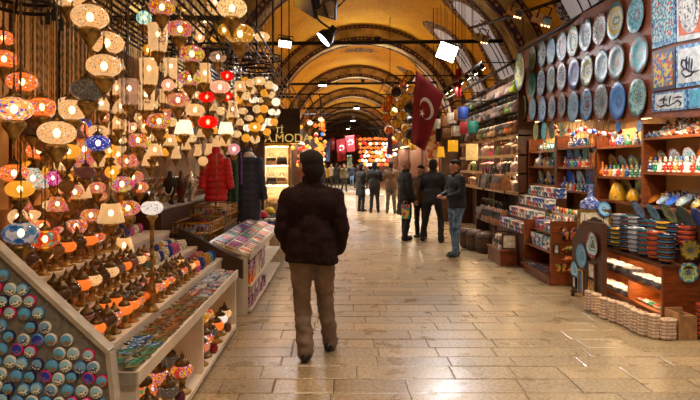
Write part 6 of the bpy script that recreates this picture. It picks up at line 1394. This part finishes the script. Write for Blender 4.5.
# leather goods standing before the shelves
for i, (px, py, Y, w_) in enumerate(((462, 252, 10.6, .30), (478, 250, 10.35, .36), (491, 248, 10.1, .34))):
    p = onZ(px, py+2, 0); r = w_/2
    t = thing('leather_pouf', ['brown leather pouf with straps next to the man in jeans', 'large brown leather drum pouf between two others', 'brown leather pouf beside the low red base'][i], 'pouf', (2.55+.09*i, 11.0-.32*i, 0)); 
    MB().lathe([(0, 0), (r*.8, 0), (r, .05), (r*1.04, .2), (r, .33), (r*.8, .38), (0, .39)], 20).build('body', 'bag_brown', t)
    for z in (.1, .29): MB().lathe([(r*1.03, z-.012), (r*1.07, z-.01), (r*1.07, z+.01), (r*1.03, z+.012)], 20).build('strap', 'bag_black', t)
t = thing('bag_rail', 'free-standing iron rail of dark leather bags behind the poufs', 'rail', (3.05, 10.95, 0))
MB().tube([(0, -.75, 0), (0, -.75, 1.62), (0, .75, 1.62), (0, .75, 0)], .016, 6).build('frame', 'iron', t); MB().tube([(0, -.75, .95), (0, .75, .95)], .012, 6).build('cross_rail', 'iron', t)
for z in (1.62, .95):
    for i in range(6):
        m = R.choice(['bag_black', 'bag_black', 'bag_brown', 'bag_grey', 'bag_tan']); bag('%s leather bag hanging on the %s of the free-standing rail' % (m.split('_')[1], 'top' if z > 1 else 'cross bar'), (3.05, 10.33+.25*i, z-.345*1.25-.01), -PI/2+R.uniform(-.3, .3), m, 1.25, 'bag_black', 'bags on the standing rail, %s: %s' % ('top' if z > 1 else 'cross bar', m))
# lamp shades hanging before the bags
t = thing('shade_frame', 'iron frame of two bars carrying lampshades beside the bag shop', 'frame', (0, 0, 0))
for x, z in ((3.0, 3.05), (2.55, 3.05)): MB().tube([(x, 12.0, z), (x, 17.5, z)], .016, 6).build('bar', 'iron', t)
for y_ in (12.05, 14.7, 17.4): MB().tube([(2.55, y_, 3.05), (WR-.01, y_, 3.05)], .016, 6).build('cross_arm', 'iron', t)
plain('shade_white', (206, 200, 190), .7); plain('shade_brown', (140, 96, 60), .7); plain('shade_red', (180, 30, 40), .6); plain('shade_teal', (30, 130, 120), .6); plain('shade_blue', (40, 80, 190), .6)
def shade(label, px, py, Y, w_, h_, m, X=None, taper=1.0, lit=False):
    p = at(px, py, Y); t = thing('lampshade', label, 'lampshade', (p.x, Y, p.z)); r = w_*Y/F/2; h = h_*Y/F
    MB().lathe([(r, -h/2), (r*taper, h/2), (r*taper*.96, h/2), (r*.96, -h/2)], 20).build('shade', m, t)
    for z, q in ((-h/2, r), (h/2, r*taper)): MB().lathe([(q*1.005, z-.008), (q*1.02, z), (q*1.005, z+.008)], 20).build('rim', 'bag_brown', t)
    if lit: MB().ball((0, 0, 0), .04, n=8, k=5).build('bulb', 'bulb', t)
    MB().tube([(0, 0, 0), (0, 0, vz(p.x)-p.z)], .006, 5).build('cord', 'iron', t)
shade('lit cream parchment cylinder lampshade hanging by the bag shop', 472, 152, 12.5, 12, 17, 'parchment', lit=True); shade('lit bright yellow square-looking lampshade left of the parchment one', 453, 146, 13.5, 10, 12, 'yellow_shade', lit=True); shade('lit yellow lampshade beside the pale kilim', 441, 152, 14.6, 8, 11, 'yellow_shade', lit=True, taper=.7)
for px, py, Y, m, lab in ((437, 124, 15.0, 'shade_white', 'white'), (445, 121, 14.5, 'shade_brown', 'brown'), (452, 118, 14.0, 'shade_white', 'white'), (459, 115, 13.4, 'shade_brown', 'brown'), (463, 113, 12.6, 'shade_blue', 'blue'), (465, 128, 13.0, 'shade_red', 'red'), (473, 127, 12.5, 'shade_teal', 'teal'), (447, 133, 14.8, 'shade_brown', 'brown'), (456, 131, 14.2, 'shade_white', 'white')):
    p = at(px, py, Y); t = thing('lampshade', 'unlit %s drum lampshade hanging above the lit shades' % lab, 'lampshade', p, group='unlit lampshades: '+lab); r = .12
    MB().lathe([(r, -.13), (r, .13), (r*.95, .13), (r*.95, -.13)], 18).build('shade', m, t); MB().tube([(0, 0, -.1), (0, 0, vz(p.x)-p.z)], .006, 5).build('cord', 'iron', t); MB().tube([(-r, 0, .12), (r, 0, .12)], .004, 4).build('spider', 'iron', t)
# pale kilim and dark garment on the corner
def hanging_cloth(label, cat, corners, Y, mat, name, folds=5, amp=.03, top=None, th=.012, cells=14):
    """corners in px: tl, tr, br, bl; a bilinear sheet with vertical folds"""
    P = [at(px, py, Y) for px, py in corners]; n = cells; vs = []
    for side in (0, 1):
        for i in range(n+1):
            for j in range(n+1):
                u, v = i/n, j/n; p = (P[0]*(1-u)+P[1]*u)*(1-v)+(P[3]*(1-u)+P[2]*u)*v
                vs.append((p.x, p.y+amp*math.sin(u*folds*2*PI+v*1.5)*(.4+.6*v)+side*th, p.z))
    k = (n+1)**2; fs = []
    for s_ in (0, k):
        for i in range(n):
            for j in range(n): a = s_+i*(n+1)+j; fs.append((a, a+1, a+n+2, a+n+1))
    for i in range(n):
        for a, b_ in ((i*(n+1), (i+1)*(n+1)), (i*(n+1)+n, (i+1)*(n+1)+n), (i, i+1), (n*(n+1)+i, n*(n+1)+i+1)): fs.append((a, b_, b_+k, a+k))
    t = thing(name, label, cat, (0, 0, 0)); MB().add(vs, fs, 0, True).build('cloth', mat, t)
    return t, P
speckle('kilim', [(240, 214, 170), (232, 200, 150), (200, 100, 70), (242, 224, 190)], 12, .9); plain('flag_red', (132, 12, 18), .75, 0, .06, 6); plain('flag_white', (226, 214, 204), .8, 0, .03)
t, P = hanging_cloth('pale patterned kilim runner hanging at the corner past the flag', 'kilim', [(428, 92), (439, 96), (439, 182), (427, 184)], 15.2, 'kilim', 'kilim', 2, .02)
MB().tube([P[0], P[1]], .02, 6).build('rod', 'dark_wood', t); MB().tube([(P[0]+P[1])/2, Vector(((P[0].x+P[1].x)/2, 15.2, VZ+math.sqrt(VR**2-((P[0].x+P[1].x)/2-VX)**2)))], .01, 5).build('rope', 'iron', t)
t, P = hanging_cloth('dark garment hanging between the pale kilim and the lampshades', 'garment', [(435, 108), (442, 108), (441, 142), (436, 142)], 14.9, 'cloth_black', 'hanging_garment', 1.5, .02)
MB().tube([(P[0]+P[1])/2, Vector((2.55, 14.9, 3.06))], .008, 5).build('hanger', 'iron', t)
# flags: red with white crescent and star
def flag(label, corners, Y, group=None, folds=1.6, amp=.05, up=4.28, mark=True, detail=True):
    t, P = hanging_cloth(label, 'flag', corners, Y, 'flag_red', 'flag', folds, amp)
    if group: t['group'] = group
    def S_(u, v, off=.02):
        p = (P[0]*(1-u)+P[1]*u)*(1-v)+(P[3]*(1-u)+P[2]*u)*v; return (p.x, p.y+amp*math.sin(u*folds*2*PI+v*1.5)*(.4+.6*v)-off, p.z)
    if mark:
        w_ = (P[1]-P[0]).length; h_ = (P[3]-P[0]).length; k = 28; ro, ri, d = .30, .24, .075; asp = w_/h_
        cu, cv = .56, .40; out = []; inn = []; ph = rad(128)   # opening turned down towards the hoist
        for i in range(k+1):
            a = ph+.62+(2*PI-1.24)*i/k; out.append(S_(cu+ro*math.cos(a), cv+ro*asp*math.sin(a)))
            b_ = ph+.80+(2*PI-1.6)*i/k; inn.append(S_(cu+d*math.cos(ph)+ri*math.cos(b_), cv+(d*math.sin(ph)+ri*math.sin(b_))*asp))
        MB().add(out+inn, [(i, i+1, k+2+i, k+1+i) for i in range(k)]).build('crescent', 'flag_white', t)
        st = [S_(cu+.27*math.cos(ph)+(.13 if i % 2 == 0 else .05)*math.cos(2*PI*i/10+ph), cv+.27*asp*math.sin(ph)+(.13 if i % 2 == 0 else .05)*asp*math.sin(2*PI*i/10+ph), .022) for i in range(10)]
        MB().add(st+[tuple(sum((Vector(s_) for s_ in st), Vector())/10)], [(i, (i+1) % 10, 10) for i in range(10)]).build('star', 'flag_white', t)
    for q in (P[0], P[1]):
        zt_ = VZ+math.sqrt(max(.01, VR**2-(q.x-VX)**2)); MB().tube([q, Vector((q.x, q.y, min(up, zt_)))], .006, 5).build('cord', 'iron', t)
    return t
flag('big red flag with white crescent and star hung under the tie rod', [(416, 70), (444, 94), (425, 151), (411, 143)], 11.85)
flag('narrow red flag with white crescent and star by the bag shop', [(455.5, 69), (461.5, 68), (461, 97), (455.5, 98)], 13.2, up=9)
for i, (c_, Y) in enumerate((([(336, 140), (345, 138), (346, 160), (338, 162)], 36), ([(345, 136), (354, 135), (355, 152), (347, 153)], 35), ([(330, 138), (335, 138), (335, 150), (331, 151)], 37), ([(354, 134), (360, 135), (360, 150), (355, 149)], 38))):
    flag('small red flag with a white crescent far down the street', c_, Y, 'small red flags far down the street', up=9, amp=.03)
for i, (c_, Y, m) in enumerate((([(326, 140), (330, 140), (330, 162), (326, 162)], 36.5, 'navy_nylon'), ([(347, 155), (352, 155), (352, 168), (347, 168)], 36.2, 'packet_teal'))):
    t, P = hanging_cloth(['dark blue banner among the far red flags', 'grey-green banner below the far red flags'][i], 'banner', c_, Y, m, 'banner', 1, .02)
    MB().tube([(P[0]+P[1])/2, Vector(((P[0].x+P[1].x)/2, Y, VZ+math.sqrt(VR**2-((P[0].x+P[1].x)/2-VX)**2)))], .01, 5).build('cord', 'iron', t)

# ------------------------------------------------------------------ far lamps and goods
def far_frame(label, x0, x1, y0, y1, z, bars=(), rods=()):
    t = thing('lamp_gantry', label, 'frame', (0, 0, 0))
    for x in bars: MB().tube([(x, y0, z), (x, y1, z)], .016, 5).build('bar', 'iron', t)
    for y_ in (y0, y1):
        MB().tube([(x0, y_, z), (x1, y_, z)], .016, 5).build('bar', 'iron', t)
    for y_ in rods: MB().tube([(x0, y_, z), (x1, y_, z)], .012, 5).build('bar', 'iron', t)
    hw = math.sqrt(VR**2-(z-VZ)**2)-.005
    for y_ in (y0, y1): MB().tube([(x0 if x0 > 0 else VX-hw, y_, z), (VX+hw if x0 > 0 else x1, y_, z)], .02, 5).build('wall_arm', 'iron', t)
def fl_ball(): return MB().lathe([(0, -.09), (.03, -.085), (.10, -.03), (.105, .02), (.05, .07), (.02, .085), (0, .10)], 12).mesh('globe', 'amber_glass')
def far_lamp(px, py, Y, glass, lab, grp, zt, s=1.0):
    p = at(px, py, Y); t = thing('far_lamp', lab, 'lamp', p, group=grp); t.scale = (s,)*3
    inst('globe', cached('flb', fl_ball), t, mats=[glass]); MB().tube([(0, 0, .08), (0, 0, (zt+.02-p.z)/s)], .005, 4).build('cord', 'iron', t)
GB_ = (-1.6, -1.3, -1.02, -.75, -.5)
far_frame('iron frame of golden lamps past the bag cabinet', -1.9, -.25, 13.2, 18.5, 3.35, GB_)
emit('lamp_gold', (236, 168, 60), .9); emit('lamp_orange', (236, 112, 40), .9); emit('lamp_white', (255, 232, 196), 1.3); emit('lamp_red', (210, 40, 30), .8); emit('lamp_blue', (90, 150, 255), .8)
t = thing('low_stall', 'low white wire stall the far shoppers look at', 'stall', (1.05, 20.3, 0)); B('counter', 'white_board', t, -.45, 0, 0, .6, .5, .55); MB().ball((0, .2, .66), .1, n=10, k=6).build('lamp', 'lamp_white', t)
for i in range(78):
    Y = R.uniform(13.3, 18.4); X = R.choice(GB_[1:] if Y < 17 else GB_); px = CX+F*X/Y; py = R.uniform(118, 166) if px > 297 else R.uniform(114, 150)
    if at(px, py, Y).z > 3.1: continue
    g = R.choices(['lamp_gold', 'lamp_orange', 'lamp_white', 'lamp_red', 'lamp_blue'], [7, 3, 3, 1.4, .5])[0]
    far_lamp(px, py, Y, g, '%s pear-shaped lamp hanging past the bag cabinet' % g.split('_')[1], 'lamps past the bag cabinet: '+g.split('_')[1], 3.35, R.uniform(.45, .72))
far_frame('iron frame of orange and white lamps far on the right of the street', .7, 2.2, 23.5, 24.9, 3.3, (), (23.9, 24.4))
for r_ in range(7):
    for k in range(9):
        px = 361+27*k/8+R.uniform(-.8, .8)-(r_ % 2); py = 139+4.3*r_+R.uniform(-.6, .6); g = R.choices(['lamp_orange', 'lamp_white', 'lamp_gold', 'lamp_red', 'lamp_blue'], [5, 4, 2, .8, .3])[0] if r_ else 'lamp_orange'
        far_lamp(px, py, (23.5, 23.9, 24.4, 24.9)[(k+r_) % 4], g, '%s lamp in the tiered cluster far down the street' % g.split('_')[1], 'tiered far lamps: '+g.split('_')[1], 3.3, .78)
# yellow and orange round lanterns hung high on the right
LB_ = (1.35, 1.6, 1.85, 2.1, 2.4)
far_frame('iron frame of round yellow lanterns behind the big flag', 1.35, 2.4, 15.4, 19.5, 4.15, LB_)
speckle('lantern_yellow', [(226, 180, 40), (240, 205, 80), (190, 130, 30)], 9, .6); speckle('lantern_orange', [(230, 120, 30), (240, 160, 50), (180, 80, 20)], 9, .6); plain('lantern_black', (30, 26, 26), .6)
def lant(): 
    k = 8; return MB().lathe([(0, -.16)]+[(.17*math.sin(PI*i/k), -.16*math.cos(PI*i/k)) for i in range(1, k)]+[(0, .16)], 14).mesh('lantern_body', 'lantern_yellow')
def lband(): 
    b = MB()
    for a in (0, PI/3, 2*PI/3): b.tube([(.173*math.cos(t_)*math.cos(a), .173*math.cos(t_)*math.sin(a), .163*math.sin(t_)) for t_ in [2*PI*i/16 for i in range(17)]], .010, 4, cap=False)
    return b.mesh('strap', 'lantern_black')
for i, (px, py) in enumerate(((409, 76), (403, 84), (411, 90), (396, 92), (406, 98), (390, 100), (400, 105), (409, 108), (393, 112), (387, 118), (402, 116), (410, 120), (396, 124), (389, 130), (405, 128), (411, 134), (399, 136), (393, 141), (406, 142), (414, 112), (413, 146), (387, 107))):
    Y = min((F*x/(px-CX) for x in LB_), key=lambda q: abs(q-16.8-.6*(i % 3))); p = at(px, py, Y); m = ['lantern_yellow', 'lantern_orange', 'lantern_yellow', 'lantern_black'][i % 4]
    t = thing('round_lantern', '%s round cloth lantern with dark straps hung high behind the big flag' % m.split('_')[1], 'lantern', p, R.uniform(0, 3), 'round lanterns: '+m.split('_')[1]); t.scale = (R.uniform(.75, 1.0),)*3
    inst('lantern_body', cached('lant', lant), t, mats=[m]); inst('strap', cached('lband', lband), t); MB().tube([(0, 0, .15), (0, 0, (4.17-p.z)/t.scale[0])], .005, 4).build('cord', 'iron', t)
t, P = hanging_cloth('violet scarf hanging among the round lanterns', 'scarf', [(388, 134), (392, 133), (393, 155), (387, 154)], 17.5, 'purple_cloth', 'scarf', 1.5, .02)
MB().tube([(P[0]+P[1])/2, Vector(((P[0].x+P[1].x)/2, 17.5, vz((P[0].x+P[1].x)/2)))], .008, 5).build('cord', 'iron', t)
# shop fronts down the street
def shop(side, y0, y1, lit, label, seed):
    rr = random.Random(seed); xf = {'l': -1.35, 'r': 2.95}[side]; xb = {'l': WL+.02, 'r': WR-.02}[side]; sg = 1 if side == 'l' else -1
    t = thing('market_shop', label, 'shop', (0, 0, 0)); q0, q1 = min(xf, xb), max(xf, xb)
    for y_ in (y0+.06, y1-.06): B('pilaster', 'dark_wood', t, q0, y_-.06, 0, q1, y_+.06, 3.0)
    B('back', 'warm_back', t, min(xb, xb+sg*.03), y0+.12, 0, max(xb, xb+sg*.03), y1-.12, 2.75); B('counter', rr.choice(['white_board', 'red_wood']), t, q0 if side == 'l' else xf+.05, y0+.12, 0, q1-.05 if side == 'l' else q1, y1-.12, .8)
    B('fascia', 'dark_wall', t, min(xf, xf-sg*.08), y0+.12, 2.55, max(xf, xf-sg*.08), y1-.12, 3.0); MB().box(min(xf-sg*.12, xf-sg*.2), y0+.2, 2.5, max(xf-sg*.12, xf-sg*.2), y1-.2, 2.54).build('light_strip', lit, t)
    for z in (1.25, 1.75, 2.2): B('shelf', 'pale_wood', t, min(xb+sg*.04, xb+sg*.34), y0+.12, z-.03, max(xb+sg*.04, xb+sg*.34), y1-.12, z)
    L = bpy.data.lights.new('shop_lamp', 'AREA'); L.shape = 'RECTANGLE'; L.size = .1; L.size_y = y1-y0-.5; L.energy = 45 if y0 < 19 else 90; L.color = (1, .84, .6)
    lo = bpy.data.objects.new('shop_lamp', L); C.objects.link(lo); lo.parent = t; lo.location = (xf-sg*.25, (y0+y1)/2, 2.48)
    near = y0 < 27
    for z in ((.8, 1.25, 1.75, 2.2) if near else (.8, 1.5)):
        n = int((y1-y0-.4)/(.26 if near else .5))
        for i in range(n):
            y_ = y0+.3+(y1-y0-.6)*i/max(1, n-1); m = rr.choice(BC+['packet_red', 'packet_white', 'packet_teal', 'gift_orange', 'lamp_gold' if rr.random() < .5 else 'packet_white'])
            cn = m.split('_')[1]
            if z < 1 or y0 > 19:
                zq = .801 if z < 1 else z+.001; xq = xf-sg*.3 if z < 1 else xb+sg*.19
                o = inst('stall_goods_box', cached('gbox', gbox), None, (xq, y_, zq), (0, 0, rr.uniform(-.3, .3)), rr.uniform(1.2, 1.9), [m]); tag(o, '%s box on %s of %s' % (cn, 'the counter' if z < 1 else 'a shelf', label), 'box', '%s boxes of %s: %s' % ('counter' if z < 1 else 'shelf', label, cn))
            else:
                bag('%s bag on a shelf of %s' % (cn, label), (xb+sg*.19, y_, z+.001), (PI/2 if side == 'l' else -PI/2)+rr.uniform(-.2, .2), m, 1.0, 'bag_brown', 'shelf bags of %s: %s' % (label, cn))
for i, (s_, y0, y1, lab) in enumerate((('l', 12.6, 15.4, 'the golden lamp shop past the bag cabinet'), ('l', 15.6, 19.0, 'the second dark shop past the bag cabinet'), ('r', 16.0, 19.6, 'the lantern shop past the kilim'), ('r', 19.9, 23.4, 'the shop behind the three shoppers'), ('l', 19.2, 23.0, 'the third dark shop past the bag cabinet'), ('l', 23.2, 28, 'the fourth dark shop past the bag cabinet'), ('r', 23.6, 28, 'the shop behind the tiered far lamps'), ('l', 28.2, 34, 'the far shop before the red flags'), ('r', 28.2, 34, 'the far shop across from the red flags'), ('l', 34.4, 42, 'the last shop on the lamp side'), ('r', 34.4, 42, 'the last shop on the plate side'))):
    shop(s_, y0, y1, 'strip_light', lab, 40+i)
# low rail stand where the far shoppers gather
for i in range(46):
    sx_ = R.choice([-1, 1]); Y = R.uniform(27, 33.8) if R.random() < .5 else R.uniform(34.7, 41.6); X = -1.16 if sx_ < 0 else 2.76; zz = R.uniform(2.0, 2.7)
    g = R.choices(['lamp_gold', 'lamp_white', 'lamp_orange', 'lamp_blue'], [4, 4, 2, 1])[0]
    p = Vector((X, Y, zz)); t = thing('far_lamp', '%s shop lamp deep in the far end of the street' % g.split('_')[1], 'lamp', p, group='deep far lamps: '+g.split('_')[1])
    inst('globe', cached('flb', fl_ball), t, mats=[g]); MB().tube([(0, 0, .08), (0, 0, .16), (sx_*.2, 0, .18), (sx_*.2, 0, 2.8-zz)], .012, 4).build('bracket', 'iron', t)
